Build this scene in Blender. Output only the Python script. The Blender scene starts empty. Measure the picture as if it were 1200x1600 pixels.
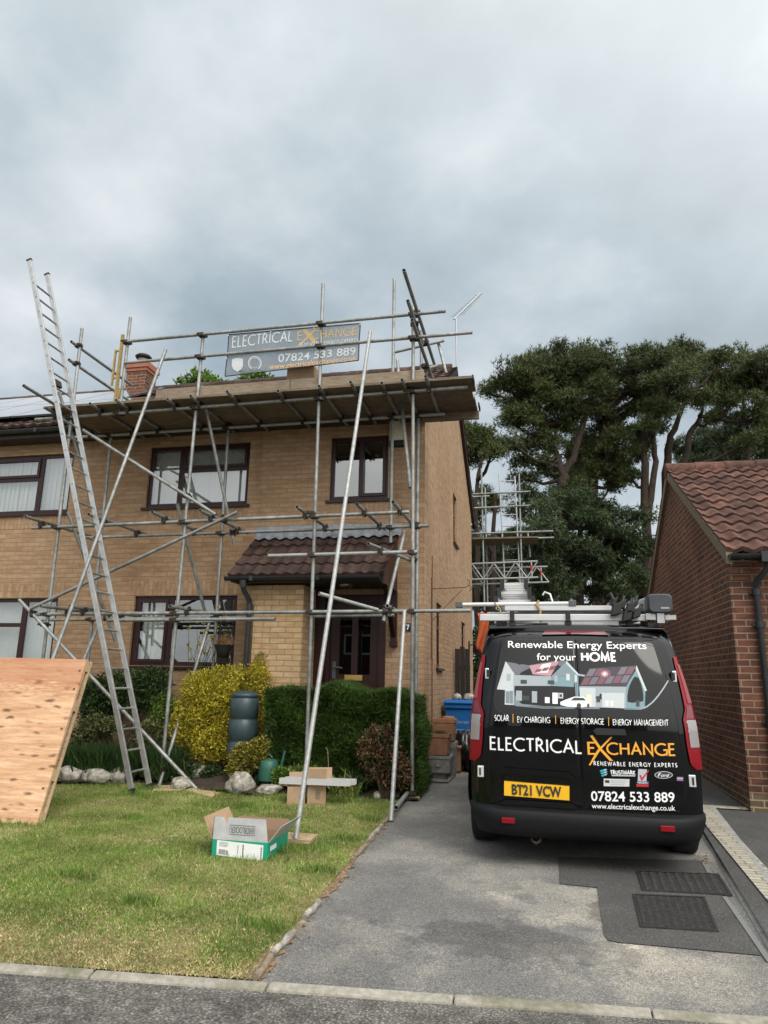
import bpy, bmesh, math, random
import numpy as np
from mathutils import Vector, Matrix
random.seed(7); rng = np.random.default_rng(11)
R = math.radians
sc = bpy.context.scene
col = sc.collection

# ---------------------------------------------------------------- camera
H = 1.45                                                     # camera height over the tarmac behind the van (z = 0)
FPX = 1087.12
ROT = ((0.97729587, 0.21110347, 0.01811364), (-0.03159466, 0.22973196, -0.97274098), (-0.20951028, 0.95008344, 0.23118584))
cam = bpy.data.cameras.new('camera'); camo = bpy.data.objects.new('camera', cam); col.objects.link(camo)
cam.sensor_fit = 'VERTICAL'; cam.sensor_height = 36; cam.lens = FPX/1600*36
cam.clip_start = 0.05; cam.clip_end = 2000
rt, dn, fw = (Vector(v) for v in ROT)
m3 = Matrix((rt, -dn, -fw)).transposed()
camo.matrix_world = Matrix.Translation((0, 0, H)) @ m3.to_4x4()
sc.camera = camo

# ---------------------------------------------------------------- world, sun, exposure
SUN_AZ, SUN_EL = R(142), R(48)                               # behind the camera, to the right
w = bpy.data.worlds.new('World'); sc.world = w; w.use_nodes = True
nt = w.node_tree; N = nt.nodes; L = nt.links; N.clear()
def wn(t, **k):
    n = N.new(t)
    for a, b in k.items(): setattr(n, a, b)
    return n
def wmath(op, a, b=None, c=None):
    n = wn('ShaderNodeMath', operation=op)
    for i, v in enumerate((a, b, c)):
        if v is None: continue
        if isinstance(v, (int, float)): n.inputs[i].default_value = v
        else: L.new(v, n.inputs[i])
    return n.outputs[0]
wo = wn('ShaderNodeOutputWorld'); bg = wn('ShaderNodeBackground'); L.new(bg.outputs[0], wo.inputs[0])
bg.inputs['Strength'].default_value = 0.1
sky = wn('ShaderNodeTexSky', sky_type='NISHITA'); sky.sun_disc = False; sky.sun_elevation = SUN_EL; sky.sun_rotation = SUN_AZ
tc = wn('ShaderNodeTexCoord'); sep = wn('ShaderNodeSeparateXYZ'); L.new(tc.outputs['Generated'], sep.inputs[0])
zz = wmath('ADD', wmath('MAXIMUM', sep.outputs[2], 0.0), 0.35)
cmb = wn('ShaderNodeCombineXYZ')
L.new(wmath('DIVIDE', sep.outputs[0], zz), cmb.inputs[0]); L.new(wmath('DIVIDE', sep.outputs[1], zz), cmb.inputs[1])
def noise(scale, detail, rough, off):
    mp = wn('ShaderNodeMapping'); mp.inputs['Location'].default_value = off; L.new(cmb.outputs[0], mp.inputs[0])
    n = wn('ShaderNodeTexNoise'); n.inputs['Scale'].default_value = scale; n.inputs['Detail'].default_value = detail
    n.inputs['Roughness'].default_value = rough; L.new(mp.outputs[0], n.inputs['Vector']); return n.outputs['Fac']
n1 = noise(2.1, 6, 0.5, (3.1, 0.4, 0)); n2 = noise(5.5, 6, 0.58, (0.7, 5.2, 0))
def blob(x, y, k):                                           # a thinner, brighter part of the cloud deck in one direction
    d = (rt*((x-600)/FPX) + dn*((y-800)/FPX) + fw).normalized()
    dt = wn('ShaderNodeVectorMath', operation='DOT_PRODUCT'); L.new(tc.outputs['Generated'], dt.inputs[0]); dt.inputs[1].default_value = d
    return wmath('POWER', wmath('MAXIMUM', dt.outputs['Value'], 0.0), k)
cl = wmath('ADD', wmath('MULTIPLY', wmath('SUBTRACT', n1, 0.5), 1.35), wmath('MULTIPLY', wmath('SUBTRACT', n2, 0.5), 0.55))
cl = wmath('ADD', cl, wmath('MULTIPLY', blob(30, 350, 30), 0.36))
cl = wmath('ADD', cl, wmath('MULTIPLY', blob(330, 190, 50), -0.02))
cl = wmath('ADD', cl, wmath('MULTIPLY', blob(790, 830, 16), 0.34))
cl = wmath('ADD', cl, wmath('MULTIPLY', blob(1050, 240, 40), -0.22))
cl = wmath('ADD', cl, wmath('MULTIPLY', blob(60, 30, 90), -0.2))
cl = wmath('ADD', cl, 0.40)
ramp = wn('ShaderNodeValToRGB'); L.new(cl, ramp.inputs[0])
e = ramp.color_ramp.elements
e[0].position = 0.0; e[0].color = (0.115, 0.158, 0.192, 1); e[1].position = 1.0; e[1].color = (0.545, 0.575, 0.60, 1)
k = e.new(0.45); k.color = (0.23, 0.297, 0.345, 1)
# the deck is thinner and brighter round the hidden sun, behind the camera
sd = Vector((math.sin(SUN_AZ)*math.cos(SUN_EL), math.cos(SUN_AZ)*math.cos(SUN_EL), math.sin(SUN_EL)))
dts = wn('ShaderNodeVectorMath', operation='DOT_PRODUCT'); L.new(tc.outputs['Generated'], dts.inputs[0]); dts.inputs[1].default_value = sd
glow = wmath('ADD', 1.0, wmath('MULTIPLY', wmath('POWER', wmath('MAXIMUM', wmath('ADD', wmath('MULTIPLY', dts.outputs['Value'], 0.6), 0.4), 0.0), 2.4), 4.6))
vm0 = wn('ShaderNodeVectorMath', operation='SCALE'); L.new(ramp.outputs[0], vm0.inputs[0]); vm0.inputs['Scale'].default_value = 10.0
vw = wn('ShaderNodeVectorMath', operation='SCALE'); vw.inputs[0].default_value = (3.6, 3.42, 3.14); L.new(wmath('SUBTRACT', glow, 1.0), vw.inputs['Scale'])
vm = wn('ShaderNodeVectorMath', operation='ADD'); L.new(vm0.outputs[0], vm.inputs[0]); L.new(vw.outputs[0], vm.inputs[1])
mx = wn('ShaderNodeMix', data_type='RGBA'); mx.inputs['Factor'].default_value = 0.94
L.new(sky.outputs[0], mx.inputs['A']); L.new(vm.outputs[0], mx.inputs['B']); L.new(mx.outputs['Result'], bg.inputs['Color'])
ld = bpy.data.lights.new('sun', 'SUN'); ld.energy = 1.5; ld.angle = R(34); ld.color = (1, 0.955, 0.89)
lo = bpy.data.objects.new('sun', ld); col.objects.link(lo)
lo.rotation_euler = (-sd).to_track_quat('-Z', 'Y').to_euler()
sc.view_settings.view_transform = 'Standard'; sc.view_settings.look = 'None'; sc.view_settings.exposure = 0.5; sc.view_settings.gamma = 1
sc.cycles.max_bounces = 6; sc.cycles.transparent_max_bounces = 12

# ---------------------------------------------------------------- helpers
def P(x, y, Y):                                              # the point of the upright plane at depth Y seen at a pixel of the survey photo
    d = rt*((x-600)/FPX) + dn*((y-800)/FPX) + fw
    v = d*(Y/d.y); v.z += H; return v
def PX(x, y, X):
    d = rt*((x-600)/FPX) + dn*((y-800)/FPX) + fw
    v = d*(X/d.x); v.z += H; return v
def gz(Y): return 0.02 + 0.022*(min(max(Y, -6), 14)-7)       # the drive rises gently to the house
def G(x, y, up=0.0):
    d = rt*((x-600)/FPX) + dn*((y-800)/FPX) + fw; t = 8
    for _ in range(40): t = (gz(t*d.y)+up-H)/d.z
    v = d*t; v.z += H; return v

def root_of(o):
    while o.parent: o = o.parent
    return o
def tag(o, label=None, cat=None, group=None, kind=None):
    if label: o['label'] = label
    if cat: o['category'] = cat
    if group: o['group'] = group
    if kind: o['kind'] = kind
    return o
def thing(name, label, cat, loc=(0, 0, 0), group=None):
    o = bpy.data.objects.new(name, None); o.location = loc; o.empty_display_size = 0.1; col.objects.link(o)
    return tag(o, label, cat, group)
def link(name, me, parent=None, loc=(0, 0, 0)):
    o = bpy.data.objects.new(name, me); col.objects.link(o)
    if parent: o.parent = parent
    else: o.location = loc
    return o
def boxuv(me):
    uv = me.uv_layers.new(name='UVMap'); n = len(me.loops)
    co = np.empty(len(me.vertices)*3, np.float32); me.vertices.foreach_get('co', co); co = co.reshape(-1, 3)
    vi = np.empty(n, np.int32); me.loops.foreach_get('vertex_index', vi)
    out = np.empty((n, 2), np.float32)
    for p in me.polygons:
        nn = p.normal; a = abs(nn.x), abs(nn.y), abs(nn.z); s = slice(p.loop_start, p.loop_start+p.loop_total); c = co[vi[s]]
        if a[2] > 0.9: out[s] = c[:, [0, 1]]
        elif a[1] >= a[0]: out[s] = c[:, [0, 2]]
        else: out[s] = c[:, [1, 2]]
    uv.data.foreach_set('uv', out.ravel())
class MB:
    def __init__(s): s.v = []; s.f = []; s.m = []; s.sm = []; s.cur = 0
    def add(s, vs, fs, smooth=False):
        o = len(s.v); s.v += [tuple(x) for x in vs]
        for f in fs: s.f.append(tuple(i+o for i in f)); s.m.append(s.cur); s.sm.append(smooth)
        return s
    def quad(s, a, b, c, d): return s.add((a, b, c, d), ((0, 1, 2, 3),))
    def poly(s, pts): return s.add(pts, (tuple(range(len(pts))),))
    def box(s, a, b):
        x0, y0, z0 = a; x1, y1, z1 = b
        if x0 > x1: x0, x1 = x1, x0
        if y0 > y1: y0, y1 = y1, y0
        if z0 > z1: z0, z1 = z1, z0
        return s.add(((x0,y0,z0),(x1,y0,z0),(x1,y1,z0),(x0,y1,z0),(x0,y0,z1),(x1,y0,z1),(x1,y1,z1),(x0,y1,z1)),
                     ((0,3,2,1),(4,5,6,7),(0,1,5,4),(1,2,6,5),(2,3,7,6),(3,0,4,7)))
    def obox(s, c, ax, ay, az):                              # box from centre and three half axes
        c, ax, ay, az = (Vector(q) for q in (c, ax, ay, az))
        vs = [c+sx*ax+sy*ay+sz*az for sz in (-1, 1) for sx, sy in ((-1,-1),(1,-1),(1,1),(-1,1))]
        return s.add(vs, ((0,3,2,1),(4,5,6,7),(0,1,5,4),(1,2,6,5),(2,3,7,6),(3,0,4,7)))
    def prism(s, pts, d):                                    # planar outline pushed along d
        n = len(pts); d = Vector(d); pts = [Vector(p) for p in pts]
        vs = pts + [p+d for p in pts]
        return s.add(vs, [tuple(range(n))[::-1], tuple(range(n, 2*n))] + [(i, (i+1) % n, n+(i+1) % n, n+i) for i in range(n)])
    def tube(s, a, b, r, n=10, r2=None, cap=True, hollow=False):
        a, b = Vector(a), Vector(b); r2 = r if r2 is None else r2
        z = (b-a).normalized(); x = z.orthogonal().normalized(); y = z.cross(x)
        vs = []
        for p, q in ((a, r), (b, r2)):
            for i in range(n): t = 2*math.pi*i/n; vs.append(p + x*math.cos(t)*q + y*math.sin(t)*q)
        s.add(vs, [(i, (i+1) % n, n+(i+1) % n, n+i) for i in range(n)], True)
        if cap:
            if hollow:                                       # open tube ends with a wall thickness
                for p, q, sg in ((a, r, 1), (b, r2, -1)):
                    vs = []
                    for rr, dd in ((q, 0), (q*.84, 0), (q*.84, .12)):
                        for i in range(n): t = 2*math.pi*i/n; vs.append(p + z*dd*sg + x*math.cos(t)*rr + y*math.sin(t)*rr)
                    s.add(vs, [(i, (i+1) % n, n+(i+1) % n, n+i) for i in range(n)] + [(n+i, n+(i+1) % n, 2*n+(i+1) % n, 2*n+i) for i in range(n)] + [tuple(range(2*n, 3*n))])
            else: s.add(vs, [tuple(range(n))[::-1], tuple(range(n, 2*n))])
        return s
    def path(s, pts, r, n=8):
        pts = [Vector(p) for p in pts]; rs = r if isinstance(r, (list, tuple)) else [r]*len(pts)
        fr = None; rings = []
        for i, p in enumerate(pts):
            t = (pts[min(i+1, len(pts)-1)] - pts[max(i-1, 0)]).normalized()
            x = t.orthogonal().normalized() if fr is None else (fr - t*fr.dot(t)).normalized()
            fr = x; y = t.cross(x); rings += [p + x*math.cos(2*math.pi*j/n)*rs[i] + y*math.sin(2*math.pi*j/n)*rs[i] for j in range(n)]
        fs = [(i*n+j, i*n+(j+1) % n, (i+1)*n+(j+1) % n, (i+1)*n+j) for i in range(len(pts)-1) for j in range(n)]
        s.add(rings, fs, True); m = len(pts)-1
        return s.add(rings[:n]+rings[m*n:], [tuple(range(n))[::-1], tuple(range(n, 2*n))])
    def lathe(s, c, prof, n=24):
        c = Vector(c); vs = []
        for r, z in prof: vs += [c+Vector((r*math.cos(2*math.pi*i/n), r*math.sin(2*math.pi*i/n), z)) for i in range(n)]
        return s.add(vs, [(k*n+i, k*n+(i+1) % n, (k+1)*n+(i+1) % n, (k+1)*n+i) for k in range(len(prof)-1) for i in range(n)], True)
    def grid(s, f, us, vs_, smooth=True):
        nu, nv = len(us), len(vs_)
        return s.add([f(u, v) for v in vs_ for u in us], [(j*nu+i, j*nu+i+1, (j+1)*nu+i+1, (j+1)*nu+i) for j in range(nv-1) for i in range(nu-1)], smooth)
    def build(s, name, mats, parent=None, uv=True, loc=(0, 0, 0), bevel=0):
        off = Vector(root_of(parent).location) if parent else Vector(loc)
        me = bpy.data.meshes.new(name)
        me.from_pydata([tuple(Vector(v)) for v in s.v], [], s.f)
        mats = mats if isinstance(mats, (list, tuple)) else [mats]
        for m in mats: me.materials.append(m)
        me.polygons.foreach_set('material_index', s.m); me.polygons.foreach_set('use_smooth', s.sm)
        me.update()
        if uv: boxuv(me)
        me.transform(Matrix.Translation(-off))
        o = link(name, me, parent, loc)
        if bevel:
            b = o.modifiers.new('bevel', 'BEVEL'); b.width = bevel; b.segments = 2; b.limit_method = 'ANGLE'; b.angle_limit = R(40)
        return o
def np_mesh(name, V, k, mat, parent=None, loc=(0, 0, 0), smooth=False):   # V: (n*k, 3), one k-gon per k vertices
    V = np.asarray(V, np.float32).reshape(-1, 3) - np.array(root_of(parent).location if parent else loc, np.float32)
    n = len(V)//k; me = bpy.data.meshes.new(name)
    me.vertices.add(n*k); me.vertices.foreach_set('co', V.ravel())
    me.loops.add(n*k); me.loops.foreach_set('vertex_index', np.arange(n*k, dtype=np.int32))
    me.polygons.add(n); me.polygons.foreach_set('loop_start', np.arange(0, n*k, k, dtype=np.int32))
    me.update(calc_edges=True); me.materials.append(mat)
    return link(name, me, parent, loc)

# ---------------------------------------------------------------- materials
def mat(name, color, rough=0.6, metal=0.0, spec=0.5, **kw):
    m = bpy.data.materials.new(name); m.use_nodes = True
    b = m.node_tree.nodes['Principled BSDF']
    b.inputs['Base Color'].default_value = (*color, 1); b.inputs['Roughness'].default_value = rough
    b.inputs['Metallic'].default_value = metal; b.inputs['Specular IOR Level'].default_value = spec
    for a, v in kw.items(): b.inputs[a.replace('_', ' ')].default_value = v
    return m
class NT:                                                    # small wrapper for building node trees
    def __init__(s, m): s.m = m; s.t = m.node_tree; s.b = s.t.nodes['Principled BSDF']; s.tc = s.n('ShaderNodeTexCoord')
    def n(s, t, **k):
        x = s.t.nodes.new(t)
        for a, v in k.items():
            if a.startswith('i_'): x.inputs[a[2:].replace('_', ' ')].default_value = v
            else: setattr(x, a, v)
        return x
    def l(s, a, b): s.t.links.new(a, b)
    def noise(s, scale, detail=4, rough=0.5, vec=None, stretch=None, coord='Object'):
        v = vec or s.tc.outputs[coord]
        if stretch:
            mp = s.n('ShaderNodeMapping'); mp.inputs['Scale'].default_value = stretch; s.l(v, mp.inputs[0]); v = mp.outputs[0]
        x = s.n('ShaderNodeTexNoise', i_Scale=scale, i_Detail=detail, i_Roughness=rough); s.l(v, x.inputs['Vector']); return x.outputs['Fac']
    def ramp(s, fac, stops):
        x = s.n('ShaderNodeValToRGB'); s.l(fac, x.inputs[0]); el = x.color_ramp.elements
        while len(el) < len(stops): el.new(0.5)
        for q, (p, c) in zip(el, stops): q.position = p; q.color = (*c, 1) if len(c) == 3 else c
        return x.outputs['Color']
    def mix(s, fac, a, b, mode='MIX'):
        x = s.n('ShaderNodeMix', data_type='RGBA', blend_type=mode)
        for q, v in ((x.inputs['Factor'], fac), (x.inputs['A'], a), (x.inputs['B'], b)):
            if isinstance(v, (int, float)): q.default_value = v
            elif isinstance(v, tuple): q.default_value = (*v, 1) if len(v) == 3 else v
            else: s.l(v, q)
        return x.outputs['Result']
    def bump(s, h, strength=0.3, dist=0.01):
        x = s.n('ShaderNodeBump', i_Strength=strength, i_Distance=dist); s.l(h, x.inputs['Height']); s.l(x.outputs[0], s.b.inputs['Normal']); return x
    def base(s, c): s.l(c, s.b.inputs['Base Color'])
def brick_mat(name, c1, c2, c3, mortar, msize=0.009, stain=(0.5, 0.5, 0.5), stain_amt=0.35):
    m = mat(name, c1, 0.85, spec=0.25); t = NT(m); uv = t.tc.outputs['UV']
    wob = t.n('ShaderNodeTexNoise', i_Scale=14.0, i_Detail=2.0); t.l(uv, wob.inputs['Vector'])
    va = t.n('ShaderNodeVectorMath', operation='SCALE'); va.inputs['Scale'].default_value = 0.006; t.l(wob.outputs['Color'], va.inputs[0])
    vb = t.n('ShaderNodeVectorMath', operation='ADD'); t.l(uv, vb.inputs[0]); t.l(va.outputs[0], vb.inputs[1])
    def bt(a, b):
        x = t.n('ShaderNodeTexBrick', i_Scale=1.0, i_Mortar_Size=msize, i_Mortar_Smooth=0.35, i_Bias=0.0, i_Brick_Width=0.225, i_Row_Height=0.075)
        x.inputs['Color1'].default_value = (*a, 1); x.inputs['Color2'].default_value = (*b, 1); x.inputs['Mortar'].default_value = (*mortar, 1)
        t.l(vb.outputs[0], x.inputs['Vector']); return x
    x = bt(c1, c2); ms = t.n('ShaderNodeTexNoise', i_Scale=4.0, i_Detail=1.0); mp = t.n('ShaderNodeMapping'); mp.inputs['Scale'].default_value = (1/0.9, 1/0.3, 1)
    t.l(uv, mp.inputs[0]); t.l(mp.outputs[0], ms.inputs['Vector'])
    y = bt(c3, c1)
    f = t.ramp(ms.outputs['Fac'], [(0.42, (0, 0, 0)), (0.62, (1, 1, 1))])
    c = t.mix(f, x.outputs['Color'], y.outputs['Color'])
    big = t.noise(0.7, 5, 0.65, vec=uv); c = t.mix(t.ramp(big, [(0.35, (0, 0, 0)), (0.75, (stain_amt,)*3)]), c, stain, 'MULTIPLY')
    fine = t.noise(60, 3, 0.7, vec=uv); sk = t.n('ShaderNodeMapping'); sk.inputs['Scale'].default_value = (2.2, .22, 1); t.l(uv, sk.inputs[0]); st = t.noise(1.6, 5, .65, vec=sk.outputs[0]); c = t.mix(t.ramp(st, [(0.55, (0, 0, 0)), (0.75, (.55,)*3)]), c, (.5, .47, .45), 'MULTIPLY')
    c = t.mix(0.55, c, t.ramp(fine, [(0.3, (0.55, 0.55, 0.55)), (0.7, (1.25, 1.25, 1.25))]), 'MULTIPLY')
    t.base(c)
    inv = t.n('ShaderNodeMath', operation='SUBTRACT', i_Value=1.0); inv.inputs[0].default_value = 1.0; t.l(x.outputs['Fac'], inv.inputs[1])
    ad = t.n('ShaderNodeMath', operation='MULTIPLY_ADD'); t.l(fine, ad.inputs[0]); ad.inputs[1].default_value = 0.25; t.l(inv.outputs[0], ad.inputs[2])
    t.bump(ad.outputs[0], 0.6, 0.008)
    return m
def speck_mat(name, stops, scale, rough=0.8, bump=0.3, bdist=0.005, big=None, bigscale=1.0, spec=0.3, stretch=None, metal=0.0, coord='Object'):
    m = mat(name, stops[0][1], rough, metal, spec); t = NT(m)
    n = t.noise(scale, 6, 0.65, stretch=stretch, coord=coord); c = t.ramp(n, stops)
    if big: c = t.mix(1.0, c, t.ramp(t.noise(bigscale, 5, 0.6, coord=coord), big), 'MULTIPLY')
    t.base(c); t.bump(n, bump, bdist); return m
def leaf_mat(name, stops, clump=2.5, rough=0.55, trans=0.25, vary=(0.55, 1.45)):
    m = mat(name, stops[0][1], rough, spec=0.35); t = NT(m)
    g = t.n('ShaderNodeNewGeometry'); c = t.ramp(g.outputs['Random Per Island'], stops)
    c = t.mix(1.0, c, t.ramp(t.noise(clump, 4, 0.6), [(0.3, (vary[0],)*3), (0.7, (vary[1],)*3)]), 'MULTIPLY'); t.base(c)
    tr = t.n('ShaderNodeBsdfTranslucent'); t.l(c, tr.inputs[0]); ms = t.n('ShaderNodeMixShader', i_Fac=trans)
    t.l(t.b.outputs[0], ms.inputs[1]); t.l(tr.outputs[0], ms.inputs[2])
    out = [x for x in t.t.nodes if x.type == 'OUTPUT_MATERIAL'][0]; t.l(ms.outputs[0], out.inputs[0])
    return m
M = {}
M['brick'] = brick_mat('buff_brick', (0.405, 0.263, 0.155), (0.322, 0.196, 0.112), (0.44, 0.302, 0.19), (0.31, 0.216, 0.145), 0.008, (0.66, 0.6, 0.55), 0.6)
M['brick_pale'] = brick_mat('pale_buff_brick', (0.50, 0.345, 0.19), (0.42, 0.275, 0.145), (0.54, 0.40, 0.245), (0.32, 0.225, 0.135), 0.008, (0.75, 0.7, 0.62), 0.45)
M['brick_red'] = brick_mat('red_brick', (0.16, 0.063, 0.04), (0.08, 0.04, 0.032), (0.21, 0.086, 0.053), (0.28, 0.215, 0.15), 0.0085, (0.36, 0.34, 0.34), 0.85)
M['soldier'] = M['brick']
M['upvc'] = speck_mat('mahogany_frame', [(0.3, (0.022, 0.009, 0.009)), (0.7, (0.035, 0.013, 0.0125))], 30, 0.35, 0.05, stretch=(12, 12, 1))
M['lead'] = speck_mat('lead_flashing', [(0.3, (0.16, 0.18, 0.205)), (0.6, (0.3, 0.325, 0.355)), (0.8, (0.42, 0.44, 0.46))], 9, 0.55, 0.4, 0.01, metal=0.3)
M['tile_dark'] = speck_mat('brown_pantile', [(0.3, (0.038, 0.023, 0.019)), (0.55, (0.068, 0.042, 0.034)), (0.8, (0.11, 0.076, 0.062))], 14, 0.85, 0.4, 0.006, big=[(0.3, (0.65,)*3), (0.7, (1.2,)*3)], bigscale=2.3)
M['tile_red'] = speck_mat('red_pantile', [(0.28, (0.05, 0.028, 0.022)), (0.5, (0.098, 0.046, 0.034)), (0.75, (0.15, 0.086, 0.066))], 12, 0.85, 0.45, 0.006, big=[(0.3, (0.55, 0.52, 0.5)), (0.7, (1.2,)*3)], bigscale=2.0)
for k_ in ('tile_dark', 'tile_red'):
    t = NT(M[k_]); lk = [q for q in t.t.links if q.to_socket == t.b.inputs['Base Color']][0]; src = lk.from_socket; g = t.n('ShaderNodeNewGeometry')
    t.base(t.mix(1.0, src, t.ramp(g.outputs['Random Per Island'], [(0.0, (0.62, 0.6, 0.6)), (0.5, (0.98,)*3), (1.0, (1.35, 1.3, 1.25))]), 'MULTIPLY'))
M['mortar'] = speck_mat('verge_mortar', [(0.3, (0.12, 0.10, 0.07)), (0.7, (0.21, 0.175, 0.125))], 25, 0.9, 0.4)
M['black_pvc'] = speck_mat('grey_black_rainwater_pipe', [(0.3, (0.018, 0.02, 0.022)), (0.7, (0.034, 0.037, 0.04))], 8, 0.4, 0.02)
M['grey_pvc'] = mat('grey_pipe', (0.075, 0.085, 0.09), 0.45)
M['soffit'] = mat('dark_soffit', (0.03, 0.022, 0.02), 0.6)
M['galv'] = speck_mat('weathered_galvanised_tube', [(0.25, (0.16, 0.165, 0.16)), (0.5, (0.29, 0.30, 0.295)), (0.75, (0.40, 0.405, 0.395))], 13, 0.5, 0.15, 0.003, big=[(0.3, (0.62, 0.6, 0.57)), (0.65, (1.12,)*3)], bigscale=1.7, metal=0.55)
M['galv_new'] = speck_mat('bright_galvanised_tube', [(0.25, (0.21, 0.215, 0.208)), (0.5, (0.32, 0.325, 0.318)), (0.8, (0.44, 0.44, 0.425))], 18, 0.5, 0.15, 0.003, metal=0.35)
M['coupler'] = speck_mat('rusty_coupler', [(0.3, (0.03, 0.026, 0.024)), (0.6, (0.075, 0.058, 0.048)), (0.8, (0.14, 0.105, 0.08))], 40, 0.6, 0.3, metal=0.6)
M['alu'] = speck_mat('aluminium', [(0.3, (0.36, 0.365, 0.365)), (0.7, (0.52, 0.525, 0.52))], 9, 0.42, 0.02, metal=0.7)
M['alu_bright'] = speck_mat('polished_aluminium', [(0.3, (0.50, 0.505, 0.51)), (0.7, (0.64, 0.64, 0.64))], 6, 0.35, 0.03, metal=0.25, stretch=(1, 20, 20))
def wood_mat(name, a, b, c, scale=6, stretch=(1, 9, 9), rough=0.8):
    return speck_mat(name, [(0.3, a), (0.5, b), (0.72, c)], scale, rough, 0.35, 0.003, big=[(0.3, (0.75,)*3), (0.7, (1.15,)*3)], bigscale=1.3, stretch=stretch)
M['board'] = wood_mat('weathered_board', (0.15, 0.115, 0.08), (0.24, 0.19, 0.135), (0.33, 0.27, 0.2))
M['board_under'] = wood_mat('brown_board', (0.095, 0.07, 0.048), (0.155, 0.118, 0.082), (0.225, 0.178, 0.128))
M['timber'] = wood_mat('sawn_timber', (0.33, 0.22, 0.125), (0.46, 0.33, 0.2), (0.56, 0.43, 0.29))
M['fence'] = wood_mat('dark_timber', (0.012, 0.01, 0.009), (0.022, 0.018, 0.015), (0.04, 0.032, 0.026), stretch=(9, 9, 1))
m = mat('knotty_plywood', (0.6, 0.4, 0.24), 0.65, spec=0.3); t = NT(m); M['ply'] = m
g1 = t.noise(1.5, 8, 0.72, stretch=(.8, 1, 11), coord='Object'); c = t.ramp(g1, [(0.3, (0.34, 0.175, 0.095)), (0.47, (0.54, 0.32, 0.185)), (0.66, (0.69, 0.475, 0.305))])
g2 = t.noise(7, 6, 0.7, stretch=(1, 1, 9)); c = t.mix(t.ramp(g2, [(0.52, (0, 0, 0)), (0.7, (0.75,)*3)]), c, (0.36, 0.165, 0.08))
vo = t.n('ShaderNodeTexVoronoi', i_Scale=5.4, i_Randomness=1.0); mp = t.n('ShaderNodeMapping'); mp.inputs['Scale'].default_value = (0.8, 0.001, 2.6)
wv = t.n('ShaderNodeTexNoise', i_Scale=9.0); t.l(t.tc.outputs['Object'], wv.inputs['Vector']); sv = t.n('ShaderNodeVectorMath', operation='MULTIPLY_ADD'); t.l(wv.outputs['Color'], sv.inputs[0]); sv.inputs[1].default_value = (0.05,)*3; t.l(t.tc.outputs['Object'], sv.inputs[2])
t.l(sv.outputs[0], mp.inputs[0]); t.l(mp.outputs[0], vo.inputs['Vector'])
sc3 = t.n('ShaderNodeSeparateColor'); t.l(vo.outputs['Color'], sc3.inputs[0]); kn = t.n('ShaderNodeMath', operation='MULTIPLY_ADD'); t.l(sc3.outputs[0], kn.inputs[0]); kn.inputs[1].default_value = .10; t.l(vo.outputs['Distance'], kn.inputs[2])
c = t.mix(t.ramp(kn.outputs[0], [(0.14, (0.95,)*3), (0.33, (0, 0, 0))]), c, (0.15, 0.07, 0.042))
sz = t.n('ShaderNodeSeparateXYZ'); t.l(t.tc.outputs['Object'], sz.inputs[0]); bd = t.n('ShaderNodeMath', operation='MULTIPLY_ADD'); t.l(sz.outputs[2], bd.inputs[0]); bd.inputs[1].default_value = 1.0; t.l(g2, bd.inputs[2])
c = t.mix(t.ramp(bd.outputs[0], [(0.98, (0, 0, 0)), (1.0, (.55,)*3)]), c, (0.36, 0.145, 0.075)); t.base(c); t.bump(g2, 0.15, 0.003)
M['card'] = speck_mat('cardboard', [(0.3, (0.33, 0.22, 0.135)), (0.7, (0.42, 0.29, 0.185))], 9, 0.8, 0.05)
M['card_in'] = mat('cardboard_inside', (0.26, 0.165, 0.11), 0.85)
M['card_grey'] = speck_mat('grey_printed_card', [(0.3, (0.33, 0.34, 0.34)), (0.7, (0.5, 0.51, 0.51))], 7, 0.6, 0.05)
M['green_card'] = speck_mat('green_printed_card', [(0.3, (0.008, 0.25, 0.155)), (0.7, (0.014, 0.33, 0.205))], 5, 0.45, 0.05)
M['paper'] = speck_mat('white_paper', [(0.3, (0.66, 0.67, 0.67)), (0.7, (0.78, 0.79, 0.78))], 12, 0.6, 0.02)
M['ink'] = mat('black_ink', (0.02, 0.02, 0.022), 0.6); M['ink_grey'] = mat('grey_ink', (0.30, 0.30, 0.31), 0.6)
M['white'] = mat('white_vinyl', (0.82, 0.82, 0.82), 0.45); M['gold'] = mat('amber_vinyl', (0.80, 0.36, 0.035), 0.45)
M['paint'] = mat('black_van_paint', (0.0024, 0.0027, 0.0032), 0.2, spec=0.15, Coat_Weight=0.5, Coat_Roughness=0.03)
M['vanglass'] = mat('black_rear_glass', (0.003, 0.0032, 0.0036), 0.06, spec=0.4)
M['bumper'] = speck_mat('grey_bumper_plastic', [(0.3, (0.005, 0.0054, 0.006)), (0.7, (0.0095, 0.0102, 0.0112))], 60, 0.55, 0.08, 0.002, spec=0.17)
M['black'] = mat('matt_black', (0.01, 0.01, 0.011), 0.6); M['rubber'] = speck_mat('tyre_rubber', [(0.3, (0.010, 0.010, 0.011)), (0.7, (0.02, 0.02, 0.021))], 30, 0.8, 0.2)
M['red_lens'] = mat('red_lens', (0.20, 0.003, 0.009), 0.3, spec=0.25, Coat_Weight=0.25, Coat_Roughness=0.1); M['clear_lens'] = mat('clear_lens', (0.26, 0.24, 0.245), 0.15, Coat_Weight=0.8, Coat_Roughness=0.04)
M['pink_lens'] = mat('pale_red_lens', (0.24, 0.055, 0.06), 0.3, spec=0.3); M['dark_red'] = mat('dark_red_lens', (0.13, 0.008, 0.02), 0.15, Coat_Weight=0.7)
M['chrome'] = mat('silver_sticker', (0.75, 0.76, 0.77), 0.25, metal=0.5); M['plate'] = mat('yellow_plate', (0.78, 0.43, 0.012), 0.35, Coat_Weight=0.4)
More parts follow.
